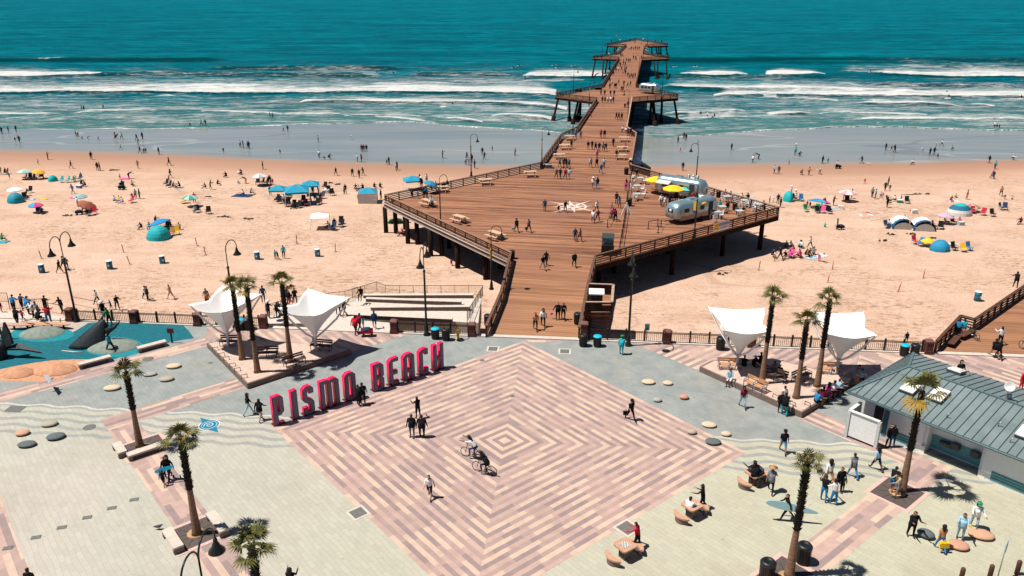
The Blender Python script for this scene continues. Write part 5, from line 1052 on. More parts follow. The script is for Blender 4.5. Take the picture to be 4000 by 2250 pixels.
# patio things
def umb(cols, r=1.35, h=2.3, ribs=8, tilt=0.0, drop=.45, pole=WHITE):
    def mk():
        t = empty('parasol'); ms = [mat('canopy_%d_%d_%d' % tuple(int(c * 100) for c in c_), c_, rough=.8, n=.06) for c_ in cols]; mb = MB(); n = ribs
        top = Vector((0, 0, h))
        for k in range(n):
            a, b = 2 * math.pi * k / n, 2 * math.pi * (k + 1) / n; mb.m = k % len(ms)
            for (f0, f1) in ((0, .35), (.35, .7), (.7, 1)):
                z = lambda f: h - drop * f ** 1.5
                P_ = [Vector((r * f0 * math.cos(a), r * f0 * math.sin(a), z(f0))), Vector((r * f1 * math.cos(a), r * f1 * math.sin(a), z(f1))), Vector((r * f1 * math.cos(b), r * f1 * math.sin(b), z(f1))), Vector((r * f0 * math.cos(b), r * f0 * math.sin(b), z(f0)))]
                mb.add(P_ if f0 else P_[:3], [(0, 1, 2, 3) if f0 else (0, 1, 2)])
            mb.add([P_[1], P_[2], P_[2] - Vector((0, 0, .1)), P_[1] - Vector((0, 0, .1))], [(0, 3, 2, 1)])
        c = mb.build('canopy', ms, t); sm_ = c.modifiers.new('thick', 'SOLIDIFY'); sm_.thickness = .012
        MB().tube([(0, 0, 0), (0, 0, h + .08)], .025, 6).build('pole', pole, t); 
        if tilt: c.rotation_euler = (0, 0, 0); 
        return t
    return mk
YU = [(.85, .50, .02)]
for X_, Y_, lb in [(1440, 345, 'yellow patio umbrella, left one'), (1615, 440, 'yellow patio umbrella, right one')]: spawn('yumb', umb(YU, 1.55, 2.5, 8, 0, .55, METAL), lb, 'umbrella', g(*T('B2', X_, Y_)), .3, 'yellow patio umbrellas')
spawn('tumb', umb([(.10, .55, .5)], 1.0, 2.2, 4, 0, .35), 'small turquoise canopy between yellow umbrella and trailer', 'umbrella', g(*T('B2', 1715, 440)), .9)
def hchair():
    t = empty('patio_chair'); MB().box((0, 0, .62), (.5, .5, .05)).build('seat', WHITE, t); MB().box((0, .25, .95), (.5, .04, .65)).build('backrest', WHITE, t)
    for x in (-.22, .22):
        for y in (-.22, .24): MB().box((x, y, .3), (.06, .06, .6)).build('leg', WHITE, t)
        MB().box((x * 1.15, 0, .85), (.06, .5, .04)).build('armrest', WHITE, t)
    return t
def ptable():
    t = empty('patio_table'); MB().box((0, 0, .92), (.95, .95, .06)).build('table_top', mat('patio_table_top', (.35, .42, .42)), t)
    for x in (-.38, .38):
        for y in (-.38, .38): MB().box((x, y, .45), (.07, .07, .9)).build('leg', WHITE, t)
    return t
for i, (X_, Y_) in enumerate([(1290, 250), (1255, 330), (1255, 415), (1890, 430), (2160, 440), (2335, 480), (2110, 545), (2285, 590), (2060, 600), (2480, 520)]):
    spawn('ptable', ptable, 'square high patio table on the pier patio', 'table', g(*T('B2', X_, Y_)), .1, 'patio tables', 1.0)
for i, (X_, Y_, rz) in enumerate([(1215, 265, 90), (1330, 258, -90), (1205, 335, 90), (1310, 340, -90), (1235, 428, 90), (1320, 395, -90), (1990, 415, 200), (2125, 430, 60), (2190, 440, -120), (2295, 480, 60), (2365, 490, -120), (2430, 530, 60), (2010, 600, 90), (2100, 610, -90), (2040, 640, 180), (1870, 415, 10), (2230, 425, -60), (2395, 465, -60)]):
    spawn('hchair', hchair, 'white high chair on the pier patio', 'chair', g(*T('B2', X_, Y_)), R(rz), 'white patio chairs', 1.0)
# barrier of rope posts, A-frame, cart, banner
t = thing('post_and_wire_barrier', 'line of wooden posts with wire fence running across the platform to the patio', 'barrier'); P_ = [g(*T('B2', x, y)) for x, y in [(1085, 910), (1105, 790), (1122, 690), (1135, 600), (1145, 500), (1160, 400), (1180, 290), (1195, 200), (1203, 130)]]
for i, p in enumerate(P_):
    MB().box((p.x, p.y, .5), (.12, .12, 1.0)).build('post', WOOD_R, t)
    if i < len(P_) - 1:
        q = P_[i + 1]; mb = MB()
        for k in range(6):
            a, b = p + (q - p) * k / 6, p + (q - p) * (k + 1) / 6; m_ = (a + b) / 2 + Vector((.25, 0, -.35)); mb.tube([a + Vector((0, 0, .9)), m_ + Vector((0, 0, .75)), b + Vector((0, 0, .9))], .02, 5)
        mb.bar(p + Vector((0, 0, .95)), q + Vector((0, 0, .95)), .05, .08); mb.build('wire_loops', BLACK, t)
t = thing('a_frame_stand', 'white a-frame stand leaning by the barrier posts', 'stand', g(*T('B2', 1150, 565))); mb = MB()
for s in (-1, 1):
    mb.bar((s * .65, -.2, 0), (0, 0, 1.6), .07, .14); mb.bar((s * .55, .4, 0), (0, 0, 1.6), .07, .14); mb.bar((s * .2, -.2, 0), (0, 0, 1.6), .06, .12)
mb.build('legs', WHITE, t); MB().box((0, 0, 1.62), (.15, .15, .12)).build('head', WHITE, t)
for q0, q1, lb in [((1370, 705), (1465, 680), 'left short barrier by the near trailer'), ((1470, 745), (1500, 690), 'right short barrier by the near trailer'), ((1990, 400), (2030, 460), 'short barrier by the far trailer'), ((960, 690), (1000, 590), 'queue barrier left of the people in line'), ((985, 600), (1005, 510), 'queue barrier above the other beside the line')]:
    p, q = g(*T('B2', *q0)), g(*T('B2', *q1)); t = thing('queue_barrier', lb, 'barrier', group='queue barriers'); MB().tube([p, p + Vector((0, 0, 1))], .05, 8).tube([p, p + Vector((0, 0, .03))], .2, 10).build('post', BLACK, t); MB().tube([q, q + Vector((0, 0, 1))], .05, 8).tube([q, q + Vector((0, 0, .03))], .2, 10).build('post', BLACK, t)
    MB().bar(p + Vector((0, 0, .9)), q + Vector((0, 0, .9)), .03, .06).build('belt', BLACK, t)
p = g(*T('B2', 960, 945)); t = thing('utility_cart', 'dark utility cart with a canopy roof parked at the front right railing', 'utility cart', p, R(-8)); mb = MB(); MB().box((0, 0, .75), (1.3, 2.4, .75)).box((0, -.95, 1.0), (1.2, .7, .5)).build('body', BLACK, t); MB().box((0, .1, 1.95), (1.4, 2.0, .1)).build('roof', mat('cart_roof', (.03, .05, .05)), t)
for x in (-.6, .6):
    for y in (-.8, .95): MB().tube([(x, y, 1.1), (x, y, 1.9)], .035, 6).build('roof_post', BLACK, t)
    for y in (-.8, .8): MB().tube([(x - .12, y, .3), (x + .12, y, .3)], .3, 14).build('wheel', mat('tyre', (.015, .015, .015)), t)
MB().box((0, -.45, 1.45), (1.1, .04, .6)).build('windscreen', mat('cart_glass', (.25, .32, .32), rough=.1), t)
a, b = g(2784, 911.5), g(2845, 894.8); d = (b - a).normalized(); L = (b - a).length; t = thing('banner_sign', 'white banner reading NOW OPEN FOOD & DRINKS hung on the front right railing', 'banner', a, math.atan2(d.y, d.x)); bz = .62
MB().box((L / 2, -.05, bz), (L, .02, 1.05)).build('banner_cloth', WHITE, t); MB().box((L * .17, -.064, bz + .12), (L * .34, .006, .8)).build('yellow_panel', BY, t); MB().box((L * .67, -.064, bz + .30), (L * .64, .006, .42)).build('blue_panel', mat('banner_light_blue', (.15, .45, .55)), t)
def text(s, size, m, parent, loc, ext=.004, rot=(R(90), 0, 0)):
    cu = bpy.data.curves.new('text', 'FONT'); cu.body = s; cu.size = size; cu.extrude = ext; cu.align_x = 'CENTER'; cu.align_y = 'CENTER'; ob = bpy.data.objects.new('tmp', cu); sc.collection.objects.link(ob); dg = bpy.context.evaluated_depsgraph_get(); dg.update()
    me = bpy.data.meshes.new_from_object(ob.evaluated_get(dg)); bpy.data.objects.remove(ob); me.materials.clear(); me.materials.append(m); o = link('lettering', me, parent, loc); o.rotation_euler = rot; return o
text('NOW OPEN', .50, mat('banner_red', (.45, .03, .05)), t, (L / 2, -.075, bz + .28)); text('FOOD & DRINKS', .36, mat('banner_maroon', (.2, .02, .08)), t, (L / 2, -.075, bz - .16)); text('FOLLOW US ONLINE', .15, BLACK, t, (L / 2, -.075, bz - .43)) if False else None
# picnic tables
def picnic():
    t = empty('picnic_table'); MB().box((0, 0, .75), (1.8, .75, .06)).build('table_top', WOOD_T, t)
    for s in (-1, 1): MB().box((0, s * .72, .45), (1.8, .28, .05)).build('seat', WOOD_T, t)
    for x in (-.6, .6): MB().box((x, 0, .40), (.09, 1.5, .08)).bar((x, -.5, 0), (x, -.2, .72), .09, .09, (1, 0, 0)).bar((x, .5, 0), (x, .2, .72), .09, .09, (1, 0, 0)).build('leg_frame', WOOD_T, t)
    return t
for tl, X_, Y_, rz, lb in [('B1', 2050, 640, -40, 'picnic table at the middle of the front left railing'), ('B1', 2410, 805, -40, 'picnic table nearest the front left platform corner'), ('B1', 1730, 475, -40, 'picnic table with a hunched person in light blue'), ('B1', 2310, 260, 15, 'empty picnic table at the back left railing'), ('B1', 1860, 335, 15, 'picnic table with blue parasol people near the left tip'), ('B2', 185, 180, 15, 'picnic table near the top left railing corner'),
        ('A2', 580, 1150, 10, 'first picnic table along the upper left pier rail'), ('A2', 530, 1245, 10, 'second picnic table along the upper left pier rail'), ('A2', 475, 1340, 10, 'third picnic table along the upper left pier rail'), ('A2', 1125, 1165, 0, 'farthest picnic table along the upper right pier rail'), ('A2', 1110, 1265, 0, 'middle picnic table along the upper right pier rail'), ('A2', 1090, 1345, 0, 'nearest picnic table along the upper right pier rail')]:
    spawn('picnic', picnic, lb, 'picnic table', g(*T(tl, X_, Y_)), R(rz) - SA, 'picnic tables on the pier', 1.12)
for i, (X_, Y_) in enumerate([(1085, 235), (1070, 262), (1095, 215), (1120, 195), (1060, 285), (1360, 205), (1350, 235), (1345, 262), (1335, 285)]):
    spawn('picnic', picnic, 'small picnic table near the pier head by the railing', 'picnic table', g(*T('A2', X_, Y_)), R(90), 'picnic tables on the pier', 1.0)
for (tl, X_, Y_, lb, w_) in [('B2', 370, 95, 'grey box bench near the top left railing corner', 1.3), ('A2', 870, 645, 'dark bench at the back of the middle platform left side', 2.2), ('A2', 670, 665, 'dark bench on the middle platform left half', 2)]:
    t = thing('deck_box', lb, 'bench', g(*T(tl, X_, Y_)), -.1); MB().box((0, 0, .3), (w_ * .9, .8, .6)).build('body', mat('box_grey', (.16, .17, .17)) if tl == 'B2' else WOOD_D, t); MB().box((0, 0, .64), (w_, .9, .07)).build('lid', mat('box_lid', (.3, .33, .33)) if tl == 'B2' else WOOD_R, t)
for px, py, lb, rz in [(3725, 1345, 'long grey wooden bench along the boardwalk railing, left one', 48), (3775, 1318, 'short grey wooden bench beside the parked bicycle', 35)]:
    t = thing('boardwalk_bench', lb, 'bench', g(px, py), R(rz)); MB().box((0, 0, .42), (2.2, .5, .07)).build('seat', WOOD_R, t)
    for s in (-.9, .9): MB().box((s, 0, .19), (.12, .45, .38)).build('leg', WOOD_D, t)
# ------------------------------------------------------------ beach things
def dome(cols, r=1.2, h=1.25, sx=1.0, open_=False):
    def mk():
        t = empty('beach_tent'); ms = [mat('tent_%d_%d_%d' % tuple(int(c * 100) for c in c_), c_, rough=.7, n=.1, scale=4) for c_ in cols]; n = 24; mb = MB()
        for j in range(6):
            f0, f1 = j / 6, (j + 1) / 6
            for k in range(n):
                if open_ and 2 <= k <= 8 and j < 4: continue
                P_ = []
                for f, kk in ((f0, k), (f0, k + 1), (f1, k + 1), (f1, k)):
                    a = 2 * math.pi * kk / n; pf = 1 - .06 * abs(math.sin(a * 2)); P_.append(Vector((r * sx * math.cos(a) * math.cos(f * math.pi / 2) * pf, r * math.sin(a) * math.cos(f * math.pi / 2) * pf, h * math.sin(f * math.pi / 2) ** .9)))
                mb.m = (0 if len(ms) == 1 else (min(len(ms) - 1, j // 2) if len(ms) <= 3 else k % len(ms))); mb.add(P_, [(0, 1, 2, 3)])
        o = mb.build('tent_shell', ms, t); q = o.modifiers.new('thick', 'SOLIDIFY'); q.thickness = .015
        MB().tube([(r * sx * math.cos(a), 0, h * math.sin(a) + .01) for a in [math.pi * k / 12 for k in range(13)]], .02, 5).build('tent_pole', mat('tent_pole_dark', (.02, .05, .07)), t)
        return t
    return mk
def canopy(c, w_=3.4, h=2.1, ph=.85, val=.25, cols=None):
    def mk():
        t = empty('pop_up_canopy'); m_ = mat('canopy_fabric_%d_%d' % (int(c[0] * 100), int(c[2] * 100)), c, rough=.75, n=.07, scale=2); s = w_ / 2; mb = MB(); cs = [(-s, -s), (s, -s), (s, s), (-s, s)]
        for i in range(4):
            a, b = cs[i], cs[(i + 1) % 4]; m1 = ((a[0] + b[0]) / 2, (a[1] + b[1]) / 2); mb.add([(a[0], a[1], h), (m1[0], m1[1], h - .06), (b[0], b[1], h), (0, 0, h + ph)], [(0, 1, 3), (1, 2, 3)]); mb.add([(a[0], a[1], h), (b[0], b[1], h), (b[0], b[1], h - val), (a[0], a[1], h - val)], [(0, 3, 2, 1)])
        o = mb.build('canopy_top', m_, t); q = o.modifiers.new('thick', 'SOLIDIFY'); q.thickness = .012
        for x, y in cs: MB().tube([(x, y, 0), (x * .99, y * .99, h)], .035, 6).build('leg', WHITE, t)
        mb = MB()
        for i in range(4): mb.tube([(cs[i][0], cs[i][1], h + .015), (0, 0, h + ph + .015)], .02, 5)
        mb.build('ridge_seam', mat('seam_pale', (.25, .55, .65)) if c[0] < .3 else WHITE, t); return t
    return mk
def bchair(c):
    def mk():
        t = empty('beach_chair'); m_ = mat('chair_fabric_' + PAL[c][1].replace(' ', '_'), PAL[c][0], rough=.8, n=.1); MB().box((0, 0, .33), (.52, .5, .03)).build('seat', m_, t); MB().bar((0, .24, .33), (0, .42, .88), .52, .03, (0, -1, .3)).build('backrest', m_, t)
        mb = MB()
        for x in (-.28, .28): mb.tube([(x, -.28, 0), (x, .25, .5)], .018, 5).tube([(x, .3, 0), (x, -.25, .5), (x, .3, .52)], .018, 5)
        mb.build('frame', METAL if c != 'k' else BLACK, t); return t
    return mk
def flat(w_, d_, m_):
    def mk():
        vs = []; fs = []; n = 6
        for j in range(n + 1):
            for i in range(n + 1): vs.append((w_ * (i / n - .5), d_ * (j / n - .5), .03 + .02 * math.sin(i * 2.1 + j * 1.7)))
        for j in range(n):
            for i in range(n): a = j * (n + 1) + i; fs.append((a, a + 1, a + n + 2, a + n + 1))
        mb = MB(); mb.add(vs, fs, True); o = mb.build('beach_towel', m_); q = o.modifiers.new('thick', 'SOLIDIFY'); q.thickness = .02; return o
    return mk
def cooler(c):
    def mk():
        t = empty('cooler'); MB().box((0, 0, .2), (.7, .42, .4)).build('body', mat('cooler_' + PAL[c][1].replace(' ', '_'), PAL[c][0], rough=.5), t); MB().box((0, 0, .44), (.74, .46, .08)).build('lid', WHITE, t); MB().tube([(-.3, -.23, .3), (-.3, -.28, .45), (.3, -.28, .45), (.3, -.23, .3)], .015, 5).build('handle', WHITE, t); return t
    return mk
def wagon(c):
    def mk():
        t = empty('beach_wagon'); mb = MB(); mb.box((0, 0, .35), (1.0, .55, .04)); 
        for s in (-1, 1): mb.box((0, s * .27, .5), (1.0, .03, .3)).box((s * .5, 0, .5), (.03, .55, .3))
        mb.build('tub', cl(c), t); MB().lathe([(.28, .5), (.33, .62), (.25, .78), (.05, .85)], n=10, sx=1.3).build('load', cl('n'), t)
        for x in (-.35, .35):
            for s in (-1, 1): MB().tube([(x, s * .26, .13), (x, s * .32, .13)], .13, 10).build('wheel', BLACK, t)
        MB().tube([(-.5, 0, .35), (-1.0, 0, .8)], .02, 5).build('handle', BLACK, t); return t
    return mk
BU = (.01, .27, .42)
def put(key, mk, tl, X_, Y_, lb, cat, rz=0.0, s=1.0, grp=None, f=gs, tilt=None):
    o = spawn(key, mk, lb, cat, f(*T(tl, X_, Y_)), rz, grp, s)
    if tilt: o.rotation_euler = (tilt[0], tilt[1], rz)
    return o
GU, GC, GT = 'beach umbrellas', 'folding beach chairs', 'beach tents'
for tl, X_, Y_, lb, rz, s in [('B1', 230, 400, 'small blue canopy left of the big one', .1, .78), ('B1', 425, 455, 'largest blue canopy, in the middle of the big group', .25, 1.12), ('B1', 555, 360, 'blue canopy behind the big one', .2, .85), ('B1', 1578, 310, 'blue canopy behind the pier platform left tip', .3, .85)]:
    put('bcan', canopy(BU), tl, X_, Y_, lb, 'canopy', rz, s, 'blue canopies')
put('wcan', canopy((.78, .77, .75), 2.5, 1.75, .55, .05), 'B1', 650, 700, 'white canopy alone on the left sand', 'canopy', .15, 1.05)
o = put('cab', canopy(BU, 2.9, 1.75, .7, .1), 'B1', 1130, 435, 'blue roofed canopy with pale mesh walls near the platform tip', 'canopy', .1)
mb = MB(); s_ = 1.42
for i, (a, b) in enumerate([((-s_, -s_), (s_, -s_)), ((s_, -s_), (s_, s_)), ((s_, s_), (-s_, s_)), ((-s_, s_), (-s_, -s_))]): mb.bar((a[0] * 1.06, a[1] * 1.06, .9), (b[0] * 1.06, b[1] * 1.06, .9), .015, 1.75)
gm = mat('mesh_wall', (.68, .68, .70), rough=.8); gm.node_tree.nodes['Principled BSDF'].inputs['Alpha'].default_value = .55; mb.build('mesh_wall', gm, o)
TQ = (.01, .38, .42); DB = (.012, .16, .30)
put('tt1', dome([TQ], 1.35, 1.5, 1.0, True), 'B0', 1600, 800, 'turquoise dome tent in the left middle sand', 'tent', .6, 1.2, GT); put('tt2', dome([(.01, .25, .36)], 1.25, 1.35, .9, True), 'B0', 165, 435, 'dark teal dome tent at the left edge', 'tent', .4, 1.15, GT)
put('tt3', dome([TQ], .95, 1.1, .9), 'B0', 535, 225, 'small pale turquoise tent far left', 'tent', 0, 1, GT); put('tt4', dome([TQ], 1.1, 1.6, .75), 'B3', 200, 425, 'tall turquoise tent right of the pier', 'tent', 0, 1.05, GT)
put('tt5', dome([(.6, .6, .58), (.012, .12, .22), (.012, .40, .44)], 1.5, 1.5, 1.15), 'B3', 1920, 560, 'turquoise tent with dark and white bands on the right sand', 'tent', .1, 1.15, GT)
put('tt6', dome([(.015, .24, .42)], 1.2, 1.35, 1.05, True), 'B3', 1725, 920, 'blue dome tent among chairs on the right sand', 'tent', .1, 1.05, GT)
def arch_tent():
    t = empty('arch_tent'); n, L, r = 14, 2.3, 1.05; 
    def strip(a0, a1, y0, y1, off, m_, nm):
        mb = MB()
        for k in range(8):
            b0, b1 = a0 + (a1 - a0) * k / 8, a0 + (a1 - a0) * (k + 1) / 8; f = lambda a, y, rr: Vector(((rr) * 1.25 * math.cos(a), y, rr * 1.2 * math.sin(a))); R0 = r + off
            mb.add([f(b0, y0, R0 * (1 - .06)), f(b1, y0, R0 * (1 - .06)), f(b1, y1, R0), f(b0, y1, R0)], [(0, 1, 2, 3)])
        o = mb.build(nm, m_, t); q = o.modifiers.new('thick', 'SOLIDIFY'); q.thickness = .02
    NB = mat('tent_navy', (.012, .09, .20), rough=.7); TW = mat('tent_white', (.72, .71, .68), rough=.7); TG = mat('tent_mesh_grey', (.42, .40, .38), rough=.8)
    strip(0, math.pi, -.6, .9, 0, NB, 'blue_band'); strip(math.pi * .2, math.pi * .85, -.15, .95, .02, TW, 'white_roof')
    mb = MB(); pts = [(1.1 * math.cos(a) * 1.0, -.9 if a in () else -.62, .85 * math.sin(a)) for a in [math.pi * k / 12 for k in range(13)]]; mb.add(pts, [tuple(range(13))]); o = mb.build('front_mesh', TG, t); q = o.modifiers.new('thick', 'SOLIDIFY'); q.thickness = .02
    mb = MB(); pts = [(1.2 * math.cos(a), .9, 1.25 * math.sin(a)) for a in [math.pi * k / 12 for k in range(13)]]; mb.add(pts, [tuple(range(13))]); mb.add([(-1.2, .9, 0), (-1.25, -.55, 0), (-1.75, .1, 0), (-1.0, .2, .75)], [(0, 2, 3), (2, 1, 3)]); o = mb.build('side_wing', TG, t); q = o.modifiers.new('thick', 'SOLIDIFY'); q.thickness = .02; return t
put('at', arch_tent, 'B3', 1345, 700, 'left one of two navy and white arched tents', 'tent', -.12, 1.25, 'arched tents'); put('at', arch_tent, 'B3', 1560, 715, 'right one of two navy and white arched tents', 'tent', -.15, 1.25, 'arched tents')
W1, LG = (.70, .70, .68), (.30, .48, .45)
RB = [(.5, .03, .05), (.8, .35, .03), (.75, .6, .04), (.05, .35, .12), (.02, .2, .55), (.02, .35, .5), (.5, .05, .3), (.7, .12, .2)]
for k, cs_, r_, h_, tl, X_, Y_, lb, ti in [('u1', [LG, (.45, .55, .5)], 1.35, 1.9, 'B0', 262, 205, 'pale green umbrella far left', None), ('u2', [(.8, .42, .05)], 1.15, 1.8, 'B0', 395, 200, 'orange umbrella far left', (.1, .15)), ('u3', [W1], 1.35, 1.9, 'B0', 170, 395, 'white umbrella behind the dark teal tent', None), ('u4', RB, 1.1, 1.6, 'B0', 375, 540, 'rainbow umbrella on the left sand', None),
        ('u5', [(.32, .10, .06)], 1.4, 1.5, 'B0', 860, 520, 'brown red umbrella tipped over the stroller', (.15, .45)), ('u6', [(.03, .33, .24), (.40, .50, .45)], 1.3, 1.9, 'B0', 1925, 480, 'green and white striped umbrella on the left sand', None), ('u7', [(.015, .22, .50)], 1.6, 1.4, 'B0', 1630, 700, 'bright blue umbrella behind the turquoise tent', (-.1, -.25)),
        ('u8', [(.40, .42, .42), W1], 1.4, 2.2, 'B1', 42, 270, 'grey white umbrella left of the blue canopies', None), ('u9', [(.10, .33, .18), (.2, .42, .28)], 1.15, .85, 'B1', 1405, 655, 'green tilted umbrella seen below the pier platform', (-.9, 0)), ('u10', RB, 1.8, 1.6, 'B3', 500, 500, 'big rainbow umbrella on the right sand', (-.15, .2)),
        ('u11', [(.68, .30, .33), W1], 1.45, 2.0, 'B3', 790, 430, 'red and white striped umbrella on the right sand', None), ('u12', [(.50, .35, .45)], 1.25, 1.7, 'B3', 1765, 655, 'lilac umbrella on the right sand', (0, .1)), ('u13', [(.35, .18, .14), (.5, .35, .28)], 1.4, 1.3, 'B3', 2035, 530, 'brown flower patterned umbrella on the right sand', None),
        ('u14', [(.80, .48, .03)], .95, 1.2, 'B3', 1600, 880, 'small yellow umbrella beside the blue dome tent', None), ('u15', [(.25, .42, .45)], 1.15, 1.6, 'B0', 820, 450, 'pale blue grey umbrella above the tipped brown one', None), ('u16', [(.75, .45, .08)], .7, 1.0, 'B0', 1870, 445, 'small orange umbrella beside the green striped one', (0, -.4))]:
    put(k, umb(cs_, r_, h_, 8 if len(cs_) != 8 else 8, 0, .5), tl, X_, Y_, lb, 'umbrella', .2, 1.0, GU, tilt=ti)
put('u17', umb([(.02, .25, .45)], 1.1, 2.0, 8, 0, .55), 'B1', 1725, 350, 'blue parasol held at a picnic table near the platform tip', 'umbrella', 0, 1, GU, g, (-.1, .35))
CH = [('k', 'B0', [(250, 212), (300, 210), (320, 212), (415, 200), (60, 158), (250, 375), (300, 345), (255, 410), (1700, 285), (1670, 270), (2100, 555), (1720, 715), (1690, 705), (1225, 295), (1240, 310), (895, 575), (1995, 540)]), ('t', 'B0', [(615, 240), (680, 240), (740, 235)]), ('n', 'B0', [(800, 220), (395, 550)]), ('r', 'B0', [(1320, 445), (950, 560)]), ('y', 'B0', [(1780, 765)]), ('o', 'B0', [(1720, 775)]),
      ('k', 'B1', [(20, 260), (60, 255), (100, 260), (210, 430), (330, 480), (380, 490), (430, 495), (480, 440), (620, 470), (690, 300), (740, 340), (770, 370), (855, 690), (860, 660), (240, 450)]), ('m', 'B1', [(310, 480), (510, 480), (640, 460)]), ('n', 'B1', [(610, 420), (660, 400), (780, 720)]), ('r', 'B1', [(1050, 440), (1085, 445)]),
      ('r', 'B3', [(2065, 555), (2155, 570), (1480, 860), (585, 475)]), ('k', 'B3', [(2260, 580), (1675, 705), (1735, 710), (1875, 925), (620, 555), (500, 550), (800, 440), (270, 420), (1215, 440), (1400, 450)]), ('e', 'B3', [(385, 535), (480, 530)]), ('n', 'B3', [(1195, 700), (1865, 660), (1800, 660), (2350, 515), (2380, 515)]), ('b', 'B3', [(330, 425), (2025, 925), (1530, 880)]), ('y', 'B3', [(1965, 940)]), ('p', 'B3', [(545, 550), (225, 1000)])]
ZN = {'B0': 'left sand', 'B1': 'sand by the blue canopies', 'B3': 'right sand'}
for c, tl, L in CH:
    for X_, Y_ in L: put('ch' + c, bchair(c), tl, X_, Y_, '%s folding chair on the %s' % (PAL[c][1], ZN[tl]), 'beach chair', random.uniform(-.9, .9), 1.3, GC)
for c, tl, X_, Y_, w_, d_, lb in [('p', 'B0', 1265, 205, 1.8, 1.3, 'pink towel by the bending person far left'), ('p', 'B0', 745, 395, 1.9, 1.2, 'pink towel near the boy in blue'), ('n', 'B0', 2440, 372, 2.6, 1.8, 'large dark blanket under a seated group'), ('b', 'B0', 1810, 293, 1.0, .8, 'blue towel beside a seated person'), ('t', 'B0', 22, 838, 1.4, .9, 'turquoise towel at the left edge'), ('l', 'B0', 305, 410, 1.2, .8, 'pale blue towel by the dark teal tent'),
        ('b', 'B1', 80, 268, 1.6, .9, 'blue mat under the grey white umbrella'), ('w', 'B1', 1490, 660, 1.6, 1.0, 'white towel beside the green tilted umbrella'), ('y', 'B1', 1650, 655, .8, .6, 'yellow towel under the platform edge'), ('w', 'B3', 990, 568, 1.9, .9, 'white towel with a red float on it'), ('r', 'B3', 980, 548, 1.3, .6, 'red float lying beside a white towel'), ('w', 'B3', 1890, 435, 1.7, 1.1, 'white towel of the far right group'), ('p', 'B3', 1840, 432, 1.2, .9, 'pink towel of the far right group'),
        ('l', 'B3', 640, 495, 1.3, .9, 'light blue towel beside the rainbow umbrella'), ('b', 'B3', 590, 490, 1.4, 1.1, 'blue towel under the rainbow umbrella'), ('l', 'B3', 445, 995, 1.4, .9, 'light blue towel of the group in the pier shade'), ('w', 'B3', 535, 975, 1.5, .8, 'white towel of the group in the pier shade'), ('l', 'B3', 1960, 435, 1.0, .8, 'light blue towel of the far right group'), ('y', 'B0', 440, 405, 1.1, .5, 'yellow bodyboard lying near the dark teal tent')]:
    put('fl%s%d' % (c, int(w_ * 10)), flat(w_, d_, cl(c)), tl, X_, Y_, lb, 'towel', random.uniform(-.3, .3), 1.2, 'beach towels')
for c, tl, X_, Y_, lb in [('b', 'B0', 798, 297, 'blue cooler with white lid left of seated people'), ('e', 'B3', 1325, 445, 'green cooler with white lid in the right sand group'), ('w', 'B3', 1468, 548, 'small white cooler by the red ball'), ('l', 'B3', 1940, 668, 'pale cooler at the lilac umbrella'), ('w', 'B3', 1810, 895, 'white cooler beside the blue dome tent'), ('w', 'B3', 730, 505, 'white cooler right of the rainbow umbrella'), ('w', 'B1', 710, 345, 'white bundle cooler right of the blue canopies'), ('w', 'B1', 740, 325, 'white cooler behind the blue canopies'), ('e', 'B1', 330, 370, 'green cooler at the biggest blue canopy')]:
    put('co' + c, cooler(c), tl, X_, Y_, lb, 'cooler', random.uniform(-.5, .5), 1.2, 'coolers')
for c, tl, X_, Y_, lb, f in [('k', 'B0', 800, 565, 'black wagon stroller below the tipped brown umbrella', gs), ('k', 'B3', 725, 715, 'black stroller wagon beside a standing woman', gs), ('k', 'B3', 705, 100, 'black stroller at the wet sand edge', gs), ('r', 'C1', 1120, 445, 'red wagon full of beach gear pulled near the sails', g), ('k', 'B0', 1225, 310, 'black wagon in the left sand group', gs)]:
    put('wg' + c, wagon(c), tl, X_, Y_, lb, 'wagon', random.uniform(-.3, .3), 1.0, 'beach wagons', f)
o = MB().lathe([(.01, 0), (.15, .05), (.22, .2), (.15, .37), (.01, .42)], n=14).build('beach_ball', cl('r')); o.location = gs(*T('B3', 1440, 530)); reg(o, 'red ball on the sand near a small white cooler', 'ball')
SW = mat('seaweed', (.05, .03, .018), rough=1, n=.5, scale=8)
